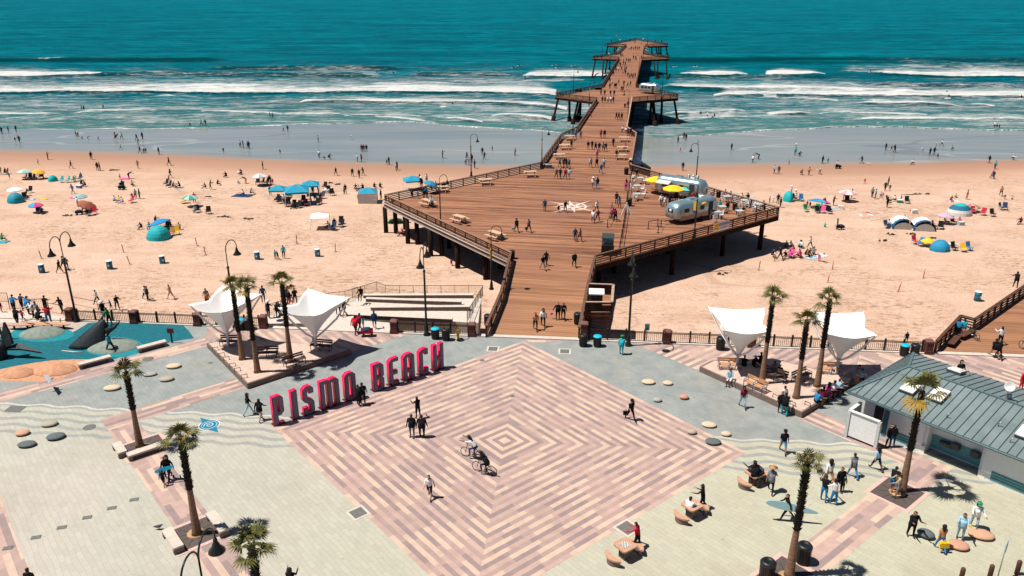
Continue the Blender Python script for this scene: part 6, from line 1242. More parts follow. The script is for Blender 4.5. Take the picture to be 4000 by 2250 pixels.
for i, (tl, X_, Y_, w_, lb) in enumerate([('B3', 1565, 360, 2.2, 'dark seaweed heap with a long tail on the right sand'), ('B1', 755, 248, 1.0, 'dark seaweed clump above the blue canopies'), ('B1', 820, 262, .9, 'smaller dark seaweed clump beside another'), ('B3', 1150, 830, 1.0, 'seaweed strand below the arched tents'), ('B3', 1240, 765, 1.4, 'seaweed strand in front of the arched tents'), ('B3', 1440, 762, 1.0, 'short seaweed strand between the arched tents'), ('B3', 1650, 805, 1.2, 'seaweed strand above the yellow umbrella'), ('B2', 2125, 1165, 1.2, 'dark seaweed clump beside the platform shadow'),
        ('B0', 690, 575, 1.2, 'driftwood stick left of the black wagon'), ('B0', 2095, 385, 1.1, 'driftwood on the left sand by the dark blanket'), ('B0', 1160, 118, 2.2, 'long flat seaweed streak on the damp left sand'), ('B0', 2265, 588, 1.6, 'thin driftwood right of the green umbrella'), ('B0', 2500, 610, 1.5, 'thin driftwood far right of the left sand')]):
    rnd = random.Random(i); mb = MB()
    for k in range(9): a = Vector((rnd.uniform(-.5, .5) * w_, rnd.uniform(-.2, .2) * w_, .03)); mb.tube([a, a + Vector((rnd.uniform(-.3, .3), rnd.uniform(-.2, .2), rnd.uniform(.05, .2))), a + Vector((rnd.uniform(-.6, .6) * w_ * .6, rnd.uniform(-.15, .15), .02))], [.06, .09, .02], 5)
    if i == 0: mb.tube([(-.5, 0, .03), (-2.5, -.3, .04), (-4, -.1, .03)], [.12, .1, .03], 5)
    o = mb.build('seaweed_clump', SW); o.location = gs(*T(tl, X_, Y_)); reg(o, lb, 'seaweed' if 'driftwood' not in lb else 'driftwood', None)
    if 'driftwood' in lb: o.name = 'driftwood'
# ------------------------------------------------------------ people
def fk(p):
    ln, th1, kn1, th2, kn2, a1, e1, a2, e2, ab = p
    ln, th1, kn1, th2, kn2, a1, e1, a2, e2, ab = [R(v) for v in p]
    J = {}; up = Vector((0, math.sin(ln), math.cos(ln)))
    J['pel'] = Vector((0, 0, .93)); J['bel'] = J['pel'] + up * .14; J['che'] = J['pel'] + up * .36; J['nec'] = J['pel'] + up * .52; J['hd'] = J['pel'] + up * .62; J['hd2'] = J['pel'] + up * .72 ; J['top'] = J['pel'] + up * .80
    for s, th, kn, a, e in (('L', th1, kn1, a1, e1), ('R', th2, kn2, a2, e2)):
        x = -1 if s == 'L' else 1; d = lambda t: Vector((0, math.sin(t), -math.cos(t)))
        J['hip' + s] = J['pel'] + Vector((x * .095, 0, -.05)); J['kne' + s] = J['hip' + s] + d(th) * .42 + Vector((x * .01, 0, 0)); J['ank' + s] = J['kne' + s] + d(th - kn) * .41
        f = d(th - kn); J['toe' + s] = J['ank' + s] + (Vector((0, f.z * -1, f.y)).normalized() * .17 + f * .05)
        J['sho' + s] = J['che'] + up * .10 + Vector((x * .175, 0, 0)); aa = a + ln * .5; da = lambda t: Vector((x * math.sin(ab), math.sin(t) * math.cos(ab), -math.cos(t) * math.cos(ab)))
        J['elb' + s] = J['sho' + s] + da(aa) * .28; J['wri' + s] = J['elb' + s] + da(aa + e) * .25; J['han' + s] = J['wri' + s] + da(aa + e) * .07
    return J
POSES = {'s': (2, 3, 2, -3, 2, 4, 12, -3, 14, 10), 'w': (5, 24, 8, -20, 14, -24, 18, 22, 28, 8), 'v': (4, -18, 24, 16, 4, 18, 22, -16, 16, 9), 'p': (4, 4, 3, -6, 3, 36, 84, 32, 86, 6), 'd': (8, 82, 82, 80, 78, 40, 30, 36, 34, 10), 'f': (18, 96, 62, 100, 70, 50, 25, 40, 30, 12), 'b': (68, 18, 22, 12, 14, 30, 10, 24, 12, 8),
         'c': (38, 100, 128, 92, 120, 45, 30, 40, 40, 8), 'x': (38, 62, 70, 22, 30, 66, 12, 66, 12, 10), 'a': (2, 3, 2, -3, 2, 50, 60, 10, 20, 26), 'h': (10, 12, 5, -6, 4, 34, 50, 28, 60, 10)}
BODY = {}
def body(pose):
    if pose in BODY: return BODY[pose]
    J = fk(POSES[pose]); names = list(J); idx = {n: i for i, n in enumerate(names)}
    ed = [('pel', 'bel'), ('bel', 'che'), ('che', 'nec'), ('nec', 'hd'), ('hd', 'hd2'), ('hd2', 'top')]
    for s in 'LR': ed += [('pel', 'hip' + s), ('hip' + s, 'kne' + s), ('kne' + s, 'ank' + s), ('ank' + s, 'toe' + s), ('che', 'sho' + s), ('sho' + s, 'elb' + s), ('elb' + s, 'wri' + s), ('wri' + s, 'han' + s)]
    rad = {'pel': (.15, .12), 'bel': (.145, .11), 'che': (.165, .12), 'nec': (.052, .055), 'hd': (.07, .085), 'hd2': (.085, .10), 'top': (.055, .065)}
    r2 = {'hip': .095, 'kne': .058, 'ank': .04, 'toe': .036, 'sho': .062, 'elb': .042, 'wri': .03, 'han': .036}
    me = bpy.data.meshes.new('sk'); me.from_pydata([tuple(J[n]) for n in names], [(idx[a], idx[b]) for a, b in ed], []); ob = bpy.data.objects.new('sk', me); sc.collection.objects.link(ob)
    ob.modifiers.new('s', 'SKIN'); lay = me.skin_vertices[0].data
    for i, n in enumerate(names):
        r = rad.get(n) or (r2[n[:3]],) * 2; lay[i].radius = r; lay[i].use_root = (n == 'pel')
    sub = ob.modifiers.new('u', 'SUBSURF'); sub.levels = 1; sub.render_levels = 1
    dg = bpy.context.evaluated_depsgraph_get(); dg.update(); m2 = bpy.data.meshes.new_from_object(ob.evaluated_get(dg)); bpy.data.objects.remove(ob)
    V = [v.co.copy() for v in m2.vertices]; F = [list(p.vertices) for p in m2.polygons]; S_ = [SKIN]
    segs = [('pel', 'bel', 1), ('bel', 'che', 1), ('che', 'nec', 1), ('nec', 'hd', 0), ('hd', 'hd2', 0), ('hd2', 'top', 5), ('pel', 'hipL', 3), ('pel', 'hipR', 3)]
    for s in 'LR': segs += [('hip' + s, 'kne' + s, 3), ('kne' + s, 'ank' + s, 4), ('ank' + s, 'toe' + s, 6), ('che', 'sho' + s, 1), ('sho' + s, 'elb' + s, 1), ('elb' + s, 'wri' + s, 2), ('wri' + s, 'han' + s, 0)]
    up = (J['top'] - J['hd']).normalized(); fwd = Vector((0, up.z, -up.y)); mi = []
    for f in F:
        c = sum((V[i] for i in f), Vector()) / len(f); best = 9; mt = 0
        for a, b, k in segs:
            A_, B_2 = J[a], J[b]; ab = B_2 - A_; t = max(0, min(1, (c - A_).dot(ab) / max(1e-9, ab.length_squared))); dd_ = (c - A_ - ab * t).length
            if a == 'nec' : dd_ += .01 if t < .2 else 0
            if dd_ < best: best, mt = dd_, k
        if mt in (0, 5) and (c - J['hd']).length < .25 and (c - J['nec']).dot(up) > .06:
            q = c - J['hd2']; mt = 5 if (q.dot(up) > .035 or q.dot(fwd) < -.015) else 0
        mi.append(mt)
    off = -min(v.z for v in V); mb = MB(); mb.v = [tuple(v + Vector((0, 0, off))) for v in V]; mb.f = F; mb.mi = mi; mb.sm = [True] * len(F)
    O = Vector((0, 0, off)); mb.m = 0                # face: nose, ears; five fingers on each hand
    h2 = J['hd2'] + O; mb.add([h2 + fwd * .085 + up * .02, h2 + fwd * .125 - up * .02, h2 + fwd * .085 - up * .03 + Vector((.018, 0, 0)), h2 + fwd * .085 - up * .03 - Vector((.018, 0, 0))], [(0, 1, 2), (0, 3, 1), (1, 3, 2)])
    for s in (-1, 1): mb.tube([h2 + Vector((s * .08, 0, -.02)), h2 + Vector((s * .10, 0, .01))], [.022, .015], 5)
    mb.m = 5
    for s in (-1, 1): e = h2 + fwd * .092 + Vector((s * .032, 0, .012)); mb.tube([e, e + fwd * .008], .011, 5)
    mb.m = 0
    for s in 'LR':
        x = -1 if s == 'L' else 1; d = (J['han' + s] - J['wri' + s]).normalized(); sd = Vector((0, 1, 0)) - d * d.y; sd = sd.normalized() if sd.length > .1 else Vector((1, 0, 0)); b = J['han' + s] + O; inn = Vector((-x, 0, 0))
        for k, L in enumerate((.075, .085, .08, .06)): q = b + sd * (.027 - k * .018) + d * .02; mb.tube([q, q + d * L * .55 + inn * .004, q + d * L * .9 + inn * .02], [.009, .008, .006], 4)
        q = b + sd * .03 - d * .02; mb.tube([q, q + sd * .03 + d * .03 + inn * .01, q + sd * .03 + d * .06 + inn * .02], [.010, .009, .007], 4)
    BODY[pose] = (mb.mesh('person_' + pose, [SKIN] * 7), h2, up, fwd, J, O); return BODY[pose]
HB = {}
def extra_mesh(kind, pose):
    k = (kind, pose)
    if k in HB: return HB[k]
    me, h2, up, fwd, J, O = body(pose); mb = MB(); side = Vector((1, 0, 0)); M3 = Matrix((side, fwd, up)).transposed()
    if kind == 'long_hair':
        mb.lathe([(.03, -.36), (.075, -.30), (.105, -.15), (.115, .0), (.10, .07), (.05, .12), (.01, .13)], n=10); mb.v = [tuple(M3 @ Vector((v[0], v[1] * .75 - .055, v[2])) + h2) for v in mb.v]
    if kind == 'sun_hat':
        mb.lathe([(.22, .03), (.23, .04), (.115, .06), (.11, .13), (.07, .16), (.01, .165)], n=14); mb.v = [tuple(M3 @ Vector(v) + h2) for v in mb.v]
    if kind == 'cap':
        mb.lathe([(.108, .0), (.112, .05), (.09, .11), (.01, .14)], n=12); mb.box((0, .15, .03), (.14, .12, .02)); mb.v = [tuple(M3 @ Vector(v) + h2) for v in mb.v]
    if kind == 'jacket_hem':
        mb.tube([J['pel'] + O + Vector((0, 0, -.16)), J['pel'] + O, J['bel'] + O, J['che'] + O], [.19, .185, .17, .19], 12); mb.v = [(v[0], v[1] * .8 + (J['pel'].y) * .2, v[2]) for v in mb.v]
    HB[k] = mb.v and mb; return HB[k]
EXM = {}
def person(pos, pose, sh, pa, opt='', face=None, lb='', s=None, grp=None):
    me = body(pose)[0]; o = bpy.data.objects.new('person', me); sc.collection.objects.link(o); o.location = pos
    child = 'c' in opt; s = s or (.66 if child else 1.0) * random.uniform(.96, 1.03)
    fat = random.uniform(1.1, 1.25) * (1.15 if 'F' in opt else 1); o.scale = (s * fat, s * fat, s); o.rotation_euler = (0, 0, R(face if face is not None else random.uniform(0, 360)))
    bare = sh == 's'; SKIN_ = random.choice([SKINS[0], SKINS[0], SKINS[1], SKINS[2]]); short = 'S' in opt or child; sl = [SKIN_, SKIN_ if bare else cl(sh), SKIN_ if (bare or 'A' in opt) else cl(sh), cl(pa), SKIN_ if short else cl(pa), HAIR, SHOE if 'y' not in opt else cl('y')]
    for i, m_ in enumerate(sl): o.material_slots[i].link = 'OBJECT'; o.material_slots[i].material = m_
    for kd, fl_, m_ in (('long_hair', 'L', HAIR), ('sun_hat', 'H', cl('w') if 'j' not in opt else cl('o')), ('cap', 'K', cl('e') if 'E' in opt else cl('k')), ('jacket_hem', 'J', cl(sh))):
        if fl_ in opt:
            key = (kd, pose, m_.name)
            if key not in EXM: EXM[key] = extra_mesh(kd, pose).mesh(kd, m_)
            link(kd, EXM[key], o)
    reg(o, lb, 'person' if not child else 'child', grp); return o
PV = {'s': 'standing', 'w': 'walking', 'v': 'walking', 'p': 'photographing', 'd': 'sitting', 'f': 'sitting', 'b': 'bending over', 'c': 'crouching', 'a': 'standing', 'h': 'leaning', 'x': 'riding'}
def crowd(tl, zone, data, where, grp, dz=0.0):
    for it in data.split(';'):
        it = it.strip().split()
        if not it: continue
        X_, Y_ = [float(v) for v in it[0].split(',')]; pose, sh, pa = it[1][0], it[1][1], it[1][2]; opt = it[2] if len(it) > 2 and not it[2].startswith('@') else ''; face = next((float(v[1:]) for v in it if v.startswith('@')), None)
        f = gs if where == 'sand' else g
        if where == 'sea': p = g(*T(tl, X_, Y_), SEA); p.z -= dz
        else: p = f(*T(tl, X_, Y_))
        if where == 'wall': p = g(*T(tl, X_, Y_), 0); p.z = .02
        if face is None: face = random.choice([0, 180]) + random.uniform(-35, 35) if where in ('deck', 'plaza', 'wall') else random.uniform(0, 360)
        who = 'child' if 'c' in opt else 'person'; top = 'bare chested' if sh == 's' else 'in %s' % PAL[sh][1]; bot = '' if pa == sh or pa == 's' else ' and %s' % PAL[pa][1]
        if sh == 's': bot = ' in %s shorts' % PAL[pa][1]
        person(p, pose, sh, pa, opt, face, '%s %s%s %s %s' % (who, top, bot, PV[pose], zone), grp=grp)
GS_, GD, GP_, GW = 'people on the sand', 'people on the pier', 'people on the plaza', 'people in the surf and on wet sand'
crowd('A0', 'at the water edge, far left', '22,1090 wkk;90,1080 skk;165,1070 wkk;157,1170 wkn c;200,1180 wkk;825,860 skk;848,862 skk;1043,848 wkk;768,1115 stk;787,1118 swk;822,1145 cbk c;884,1145 bgk c;993,1160 wbb c;1163,1140 wrk L;1226,1145 wwk;1217,1245 wlk c;1380,1160 wkk;1390,1195 slg;1437,1145 skk;1915,1020 skk c;2028,1010 wlk;2070,1010 wkn', 'sand', GW)
crowd('A0', 'on the damp left sand', '1410,1285 wkk;1450,1285 swk;1470,1285 skp c;1603,1300 skk;2420,1228 slk;2450,1235 skk L;2495,1235 slk;2508,1240 wkk;2250,1280 wkk c;485,1350 akk;385,1395 wwk c;718,1438 wkkF;922,1348 skk;1390,1435 wssL;1703,1410 wkk L', 'sand', GS_)
crowd('B0', 'on the upper left sand', '985,120 skk;1010,122 skk;1717,190 wkk L;1700,225 wsk c;735,350 wbn;8,160 skk;97,195 abk c;1295,205 bkk;1210,208 wwk c;1370,405 slk;1408,405 skk;1335,412 srk c;55,160 dkk;1150,440 flk;1195,440 fyk;1245,445 fwl', 'sand', GS_)
crowd('B0', 'among the left tents', '1430,705 fkk;1512,700 flk;1565,645 fkk;785,485 swx;835,560 hkk c;2280,190 fkk;2430,160 fkk;2400,165 fwk;2120,308 hkk;2075,300 fkk;2190,270 fkk;2395,255 ftk c;2480,250 bks;2460,370 fwk;2520,360 fgk;1740,290 fkk;1815,290 fkk L;740,230 fyk;820,270 fkk;865,278 fnk;1330,280 fxk;1975,550 dlk;425,550 fnk;885,570 fkk;20,830 fek;820,190 wsk c;1720,710 dkk;1810,720 fxk;1240,285 dgk;1960,440 hpk;410,195 dkk;350,205 fbk', 'sand', GS_)
crowd('B0', 'on the open sand near the fence', '605,1150 wkk;640,1110 wgk;680,1120 wgn', 'sand', GS_)
crowd('C0', 'on sand behind the left fence', '985,125 wwk @90;1185,180 hkkJ;1123,180 hbk c;1468,75 wwk;1492,92 skk J;1722,75 wss S;2085,118 sgn;2098,152 sok L', 'sand', GS_)
crowd('A1', 'on wet sand left of pier', '145,935 skk;170,935 sbk;277,1070 wkk c;322,1070 wkk;628,1175 stk;1065,1272 smk;1085,1272 smk;1113,1272 skk;637,1330 swk;730,1345 ckk;697,1345 ckk c;245,1295 wkk c;1022,1370 swk;1062,1375 skk L;1318,1400 skk c;1340,1402 skk;1878,1335 akk;2122,1350 skk;2110,1405 slk;2143,1405 srk;2172,1378 skk;2278,1305 skk;2297,1350 hkk;2378,1260 ssk c;2200,1435 skk J', 'sand', GW)
crowd('B1', 'on sand left of the platform', '72,108 skk;805,170 wkk;972,180 wkk;1040,195 skk;1078,168 wkk;1410,125 slk;1422,112 skk;1652,240 wkk;1718,245 swk;1010,315 fkk;1040,318 fwk;1080,312 fkk;1190,300 fkk;1248,298 fkk;885,355 swr c;902,355 skk;1260,410 skk;1145,445 fgn', 'sand', GS_)
crowd('B1', 'beside the blue canopies', '150,260 swk;120,262 srr c;140,262 skk;170,262 srr c;145,368 sbk;285,455 swb;575,372 skk;632,358 skk;335,470 dkk;470,480 fkk;400,500 fkk;560,460 dmk;650,450 hkm;700,345 fwk;750,350 fgk;500,450 fkk', 'sand', GS_)
crowd('B1', 'on the lower left sand', '195,1005 stk c;222,1015 hkk c;282,1002 stk;1965,1075 cmm c;1490,775 fpk;790,685 dkk;1500,650 fgk;740,700 fbk', 'sand', GS_)
crowd('B1', 'near the platform left tip', '1570,397 wkk c;1630,400 wbk c;1690,402 skk;1722,402 hbk;1772,492 hlk J;1815,300 fmw;1885,325 dkk;1666,300 skk H;1760,330 dwk', 'deck', GD)
crowd('C1', 'behind the left sails', '130,265 hkk H;235,225 dgk;212,240 dkk;345,150 wkr;398,125 wkk;325,120 wnk;300,215 dmk;385,215 dwk;78,112 snn;832,238 wkk;890,240 wks J', 'plaza', GP_)
crowd('C1', 'near the concrete ramp', '1003,420 wrk FJ;1045,395 wmk;1080,365 wts c;1195,372 wnn S;1062,72 dkk', 'plaza', GP_)
crowd('C1', 'beside the giant letters', '1035,1148 skk;1078,1130 skk FJ;45,1292 wkx J', 'plaza', GP_)
crowd('C1', 'on the striped square middle', '1632,1275 pkk @40 ', 'plaza', GP_)
crowd('D1', 'on the striped square middle', '1572,45 skg J;1672,48 skk FJ', 'plaza', GP_)
crowd('C0', 'on the blue playground', '1110,340 hek @90;1120,605 wtk @80', 'plaza', GP_)
crowd('C0', 'at the crowded left railing', '20,205 skp c;150,210 hbk;230,190 hnk;290,225 hbk FJ;345,265 hwk J;400,270 hgk;470,215 hkk;180,335 hkk J;235,290 wpk c;500,320 hrb F;380,310 ckk;630,215 hkk J;1048,265 skk JH', 'plaza', GP_)
crowd('C0', 'left of the giant letters', '2505,1235 wkl AL @-60', 'plaza', GP_)
crowd('D0', 'in lower left palm shade', '1690,480 wkk A;1712,470 wkk L;1650,535 wkk c', 'plaza', GP_)
crowd('D1', 'low on the striped square', '1750,655 wwk SA @175', 'plaza', GP_)
crowd('C2', 'on the pier entrance boards', '235,385 wok A @180;312,350 wwk AL @180;460,278 akk J @180;515,278 wkk @180', 'deck', GD)
crowd('C2', 'on the right grey paving', '1098,632 stt KEJ;1190,1292 wkk KA;2315,1165 wml LA', 'plaza', GP_)
crowd('C2', 'on the right planter wall', '2190,930 dlw S @150;2325,800 dkk;2425,790 dkk;2500,770 dkk', 'wall', GP_)
crowd('C3', 'on the right planter wall', '40,850 dgb A;100,885 dkk;475,1170 dbk AS @-60;530,1130 dmk @-60;590,1090 dpk L @-60;640,1065 dwk @-60;690,1040 dlk @-60;880,945 hgs L;925,935 dlk', 'wall', GP_)
crowd('C3', 'by the right planter corner', '120,1215 skk J;160,1245 hkt FJ;150,1160 swk', 'plaza', GP_)
crowd('C3', 'beyond the restroom roof', '1910,900 skk L @180;2540,985 srr J', 'plaza', GP_)
crowd('C3', 'on the right boardwalk', '2325,540 pwk S @10;2268,660 wkx FJ @0;2310,680 wkk L c @0;1905,425 dbk;1960,420 dtl;1385,520 skk c', 'deck', GP_)
crowd('B3', 'at the far boardwalk railing', '2485,1300 hkk J', 'deck', GP_)
crowd('D3', 'on the lower right plaza', '145,200 wkb SKA @170;20,600 wgk HjJ @-20;1085,375 wlk SL @20;845,450 wgb J @10;605,515 wwo SL @10;710,600 skk;740,592 sek c;552,692 hkb @-20;655,725 hwb @20;1205,145 skk;1240,150 skn', 'plaza', GP_)
crowd('D3', 'at the palm grate', '1235,592 hkb S @-60;1295,640 hxg KSF @90', 'plaza', GP_)
crowd('D3', 'in the lower right corner', '1430,1045 pkk FJ @180;1725,1185 wob AL @0;1925,1072 pll J @150;2065,955 hwl LKEJy @160', 'plaza', GP_)
crowd('D3', 'carrying a long pale surfboard', '180,875 wkk @85', 'plaza', GP_)
crowd('D2', 'at the game tables', '1770,860 dwg @-40;1912,775 hkk L @60;1258,1165 hrk @60;2430,545 hkk SFJ @10', 'plaza', GP_)
for X_, dy, lb in [(132, 2330, 'person in black jacket cut by the bottom edge at the left'), (97, 2352, 'short person in black cut by the bottom edge at the left'), (1143, 2330, 'person in black holding up a phone, cut by the bottom edge')]:
    person(g(X_, dy), 'p' if X_ > 1000 else 's', 'k', 'k', 'L' if X_ > 1000 else 'J', 0, lb, .8 if X_ == 97 else 1.0, GP_)
crowd('B2', 'on the big platform boards', '330,530 snn;468,545 smk c;535,540 hkg;815,302 wwg HS;860,302 wkb LS;850,545 wwn;815,645 wwk J;860,635 wmn;45,738 wkk LJ;170,742 wgk;635,830 wnn;680,832 wok A;308,1120 wkl S;345,1075 wkk;625,1090 wkk J;1190,105 skk H;1145,325 spm L;1015,612 hpk;1042,636 hmk;1050,460 skk;1080,500 hbs LA', 'deck', GD)
crowd('B2', 'at the platform far part', '445,200 wgk;485,200 wkk;535,205 wrk;575,205 wlg;790,88 wlk S;853,92 wkk;893,148 wbb F;925,92 wlk;480,95 wgk;520,95 wkk;545,92 wkk;572,100 wgk', 'deck', GD)
crowd('B2', 'in the trailer patio', '1500,478 wwk;1540,492 wwg;1585,472 skk;1525,340 smk;1815,450 srk;1220,235 dwk;1250,185 dkk;2135,400 dwk;2190,415 dok;2520,515 dbk;2450,510 dwk;2090,510 dtk;2255,575 dnk;2320,570 dkk;2165,525 dkk;2312,440 dwr;2370,440 dkk;1650,440 skk;1770,400 sgk', 'deck', GD)
crowd('A2', 'by the upper picnic tables', '765,1250 wkg;805,1245 wkk;842,1265 wkk;877,1265 wkk;918,1268 wgk;942,1265 wkk;1018,1218 wkk J;893,1130 wrk;930,1130 wkk J;690,1138 wgk;640,1140 sbb J;597,1238 hkk J;437,1318 dnk;855,1332 wpk;1140,1262 dpk;1050,1345 skk;1115,1075 dwk;1145,1085 dwk;1172,1105 dmk;1190,1110 hkm;612,1075 hlk', 'deck', GD)
crowd('A2', 'before the middle pier platform', '788,925 wmk;1050,950 wkk;1074,952 wkk;1103,952 wkk;850,788 wgk;910,780 wkk;937,780 wkk;965,780 wwk;995,780 wwk;1018,780 wkk;1135,825 fkk;1165,828 hkk', 'deck', GD)
crowd('A2', 'on the middle platform', '895,708 wkk;932,710 wkk;990,708 wkk;1028,710 wkk;1100,668 wkk;1117,668 wkk;983,640 skk;1035,635 wkk;1048,635 wkk;1162,625 wtk;1125,610 wkk;1190,610 wgk;985,580 wkk;1007,605 wwk;1070,595 wgk;1285,660 skk;1310,660 swk', 'deck', GD)
crowd('A2', 'on the far narrow pier', '1140,500 wkk;1165,522 wkk;1182,535 wgk;1200,530 wkk;1217,536 wkk;1238,528 wkm;1115,497 wrr c;1102,462 wkk;1130,466 wgk;1146,460 wkk;1020,505 wkk;1045,470 wmk;1070,465 wwk;1120,402 wkk;1140,412 wkk;1080,402 wgk;1090,416 wkk', 'deck', GD)
crowd('A2', 'near the pier head', '1120,362 wwk;1150,366 wgk;1172,372 wkk;1187,372 wkk;1220,342 wkk;1241,347 wkk;1300,342 wkk;1095,322 wkk;1113,322 wkk;1182,245 wwk;1200,246 wkk;1222,246 wok;1243,246 wkk;1262,245 wgk;1279,244 wkk;1237,180 wkk;1000,176 skk;1088,170 swk;1185,163 skk;1320,160 swk;1440,176 skk;1505,178 skk;975,312 swk', 'deck', GD)
crowd('A2', 'in shallows right of pier', '1670,1182 ssk;1728,1145 ssk;1750,1160 skk;1868,1195 ssk c;1693,1275 wpp c;2208,1255 skk;2420,1382 wwk;2485,1345 bkk;30,1310 ssk', 'sand', GW)
crowd('B2', 'on sand right of pier', '1717,120 skb S;1312,105 fkk', 'sand', GS_)
crowd('A3', 'on the wet right sand', '280,1225 hwk c;272,1305 stk;303,1312 ckk;325,1310 cbk c;210,1398 hpk c;545,1390 skk J;600,1385 stt c;685,1440 hwk;940,1390 wkn;1183,1255 skk J;1272,1278 hkk;1240,1262 wkk c;1558,1265 bwk c;1625,1305 skk;1668,1300 wkk J;1690,1212 swk c;1745,1215 wwk;1860,1252 clk;1705,1340 wkk c;1462,1395 fwk;2222,1385 wkn J;2450,1350 cwk;2275,1032 swk;2300,1035 skk c;2325,1035 hkk c', 'sand', GW)
crowd('B3', 'on the upper right sand', '2280,104 stk;60,150 sln;105,155 snn;330,160 cgk;408,168 wok;520,152 bwk;970,255 wrr c;1205,270 skn;1175,325 wkk;1222,325 wss c;1045,388 sgk;1078,402 stn S;1130,395 swk c;1150,405 wpx c;2250,200 wpk;2262,204 wnn;2340,375 wok;2380,405 bsk c;2450,415 fsk c', 'sand', GS_)
crowd('B3', 'among the right tents', '1195,488 skk J;1285,430 fwk;1325,430 fwk;1880,395 fok c;1995,412 sss;1835,430 fgk;2540,655 fmk;690,715 skk LA;568,692 ftk c;1200,695 dwb;1365,640 sgs c;390,488 srr c;418,498 wkk c;575,472 dmk;655,472 hmk;230,372 sww H;280,410 hww H;330,420 fbk;840,400 skk;765,415 skk;15,445 smk c;52,440 sww c;97,455 skk;122,490 skk J;1930,655 fpm', 'sand', GS_)
crowd('B3', 'in the platform shadow group', '420,900 wwk;182,905 fkk;235,900 fgk;322,900 flk;175,1000 fkk;225,1002 fpk;265,942 fmk;302,992 fpk;328,990 fpk;370,982 fkk;410,972 fok;455,972 fgk;505,1030 bwp;120,1020 wkk;40,985 fnk;340,905 fwk', 'sand', GS_)
crowd('A2', 'in waves right of pier', '1898,905 skk;1965,918 swk;2005,938 ckk;2037,925 wkk', 'sea', GW, .35)
crowd('A1', 'in waves left of pier', '1905,632 skk;1955,640 skk;1975,792 skk', 'sea', GW, .9)
# surfers waiting on boards, dogs, birds, bicycles, boards
SB = MB().prism([(1.25 * math.cos(a), .27 * math.sin(a) * (1 - .3 * math.cos(a))) for a in [2 * math.pi * k / 20 for k in range(20)]], 0, .07).mesh('surfboard', WHITE)
def surfboard(p, rot, lb, m_=None, s=1.0):
    o = link('surfboard', SB if m_ is None else SB.copy()); 
    if m_ is not None: o.data.materials[0] = m_
    o.location = p; o.rotation_euler = rot; o.scale = s if isinstance(s, tuple) else (s, s, s); reg(o, lb, 'surfboard', None); return o
for tl, X_, Y_, in [('A1', 1215, 482), ('A1', 1385, 486), ('A1', 1640, 480), ('A1', 2388, 470), ('A2', 12, 430), ('A2', 70, 412), ('A2', 420, 405), ('A2', 455, 430), ('A2', 612, 412), ('A2', 1640, 420), ('A2', 1845, 418), ('A3', 1025, 476), ('A3', 1797, 688)]:
    p = g(*T(tl, X_, Y_), SEA); side_ = 'left' if tl == 'A1' or (tl == 'A2' and X_ < 900) else 'right'; p.z = SEA + .25
    surfboard(p, (0, -.12, R(random.uniform(-30, 30))), 'white surfboard under a waiting surfer %s of the pier' % side_); q = p.copy(); q.z -= .28
    person(q, 'f', 'k', 'k', '', random.uniform(0, 360), 'surfer sitting on a board %s of the pier' % side_, 1.05, 'surfers waiting beyond the breakers')
for tl, X_, Y_, lb in [('A3', 1815, 745, 'surfer in black holding a white board in the right foam'), ('A3', 2545, 752, 'surfer in black with a white board at the right edge'), ('A2', 135, 552, 'surfer in black riding the breaker left of the pier')]:
    p = g(*T(tl, X_, Y_), SEA); person(p, 'h', 'k', 'k', '', 90, lb, 1.05, 'surfers in the waves'); surfboard(p + Vector((-.6, -.5, .5 if tl == 'A3' else .15)), (R(60) if tl == 'A3' else 0, 0, R(10)), 'white surfboard of the ' + lb.split('black ')[1].replace('holding a white board ', '').replace('with a white board ', '').replace('riding', 'on'))
p = g(*T('D3', 180, 875)); surfboard(p + Vector((.15, -.2, 1.0)), (R(80), R(9), R(-8)), 'long pale blue surfboard carried under an arm past the palm', mat('board_pale_blue', (.30, .48, .52), rough=.3, n=.05), (1.2, .85, 1))
p = g(*T('D0', 1690, 480)); surfboard(p + Vector((.05, -.25, 1.0)), (R(75), R(-15), R(10)), 'bright blue board carried in the lower left palm shade', mat('board_blue', (.02, .30, .50), rough=.4, n=.1), .5)
p = gs(*T('A0', 1178, 1140)); surfboard(p + Vector((.1, -.2, .8)), (R(80), R(-50), 0), 'black board held by a child in red far left', BLACK, .6)
def bike():
    t = empty('bicycle')
    for x in (-.52, .52):
        w_ = MB().tube([(x + .33 * math.cos(a), 0, .33 + .33 * math.sin(a)) for a in [2 * math.pi * k / 24 for k in range(25)]], .022, 6, cap=False).build('wheel', mat('tyre', (.015, .015, .015)), t); mb = MB()
        for k in range(8): a = math.pi * k / 8; mb.tube([(x + .32 * math.cos(a), 0, .33 + .32 * math.sin(a)), (x - .32 * math.cos(a), 0, .33 - .32 * math.sin(a))], .004, 4)
        mb.build('spokes', METAL, w_)
    f = MB().tube([(-.52, 0, .33), (-.05, 0, .30), (.38, 0, .80)], .018, 6).tube([(-.05, 0, .30), (-.18, 0, .85)], .018, 6).tube([(-.52, 0, .33), (-.16, 0, .78), (.36, 0, .86)], .016, 6).tube([(.52, 0, .33), (.40, 0, .75), (.36, 0, .98)], .018, 6).build('frame', BLACK, t)
    MB().tube([(.30, -.28, 1.03), (.38, -.15, 1.0), (.38, .15, 1.0), (.30, .28, 1.03)], .014, 6).build('handlebar', BLACK, t); MB().box((-.2, 0, .88), (.26, .13, .05)).build('saddle', BLACK, t); MB().tube([(-.05, -.12, .30), (-.05, .12, .30)], .06, 8).build('crank', METAL, t); return t
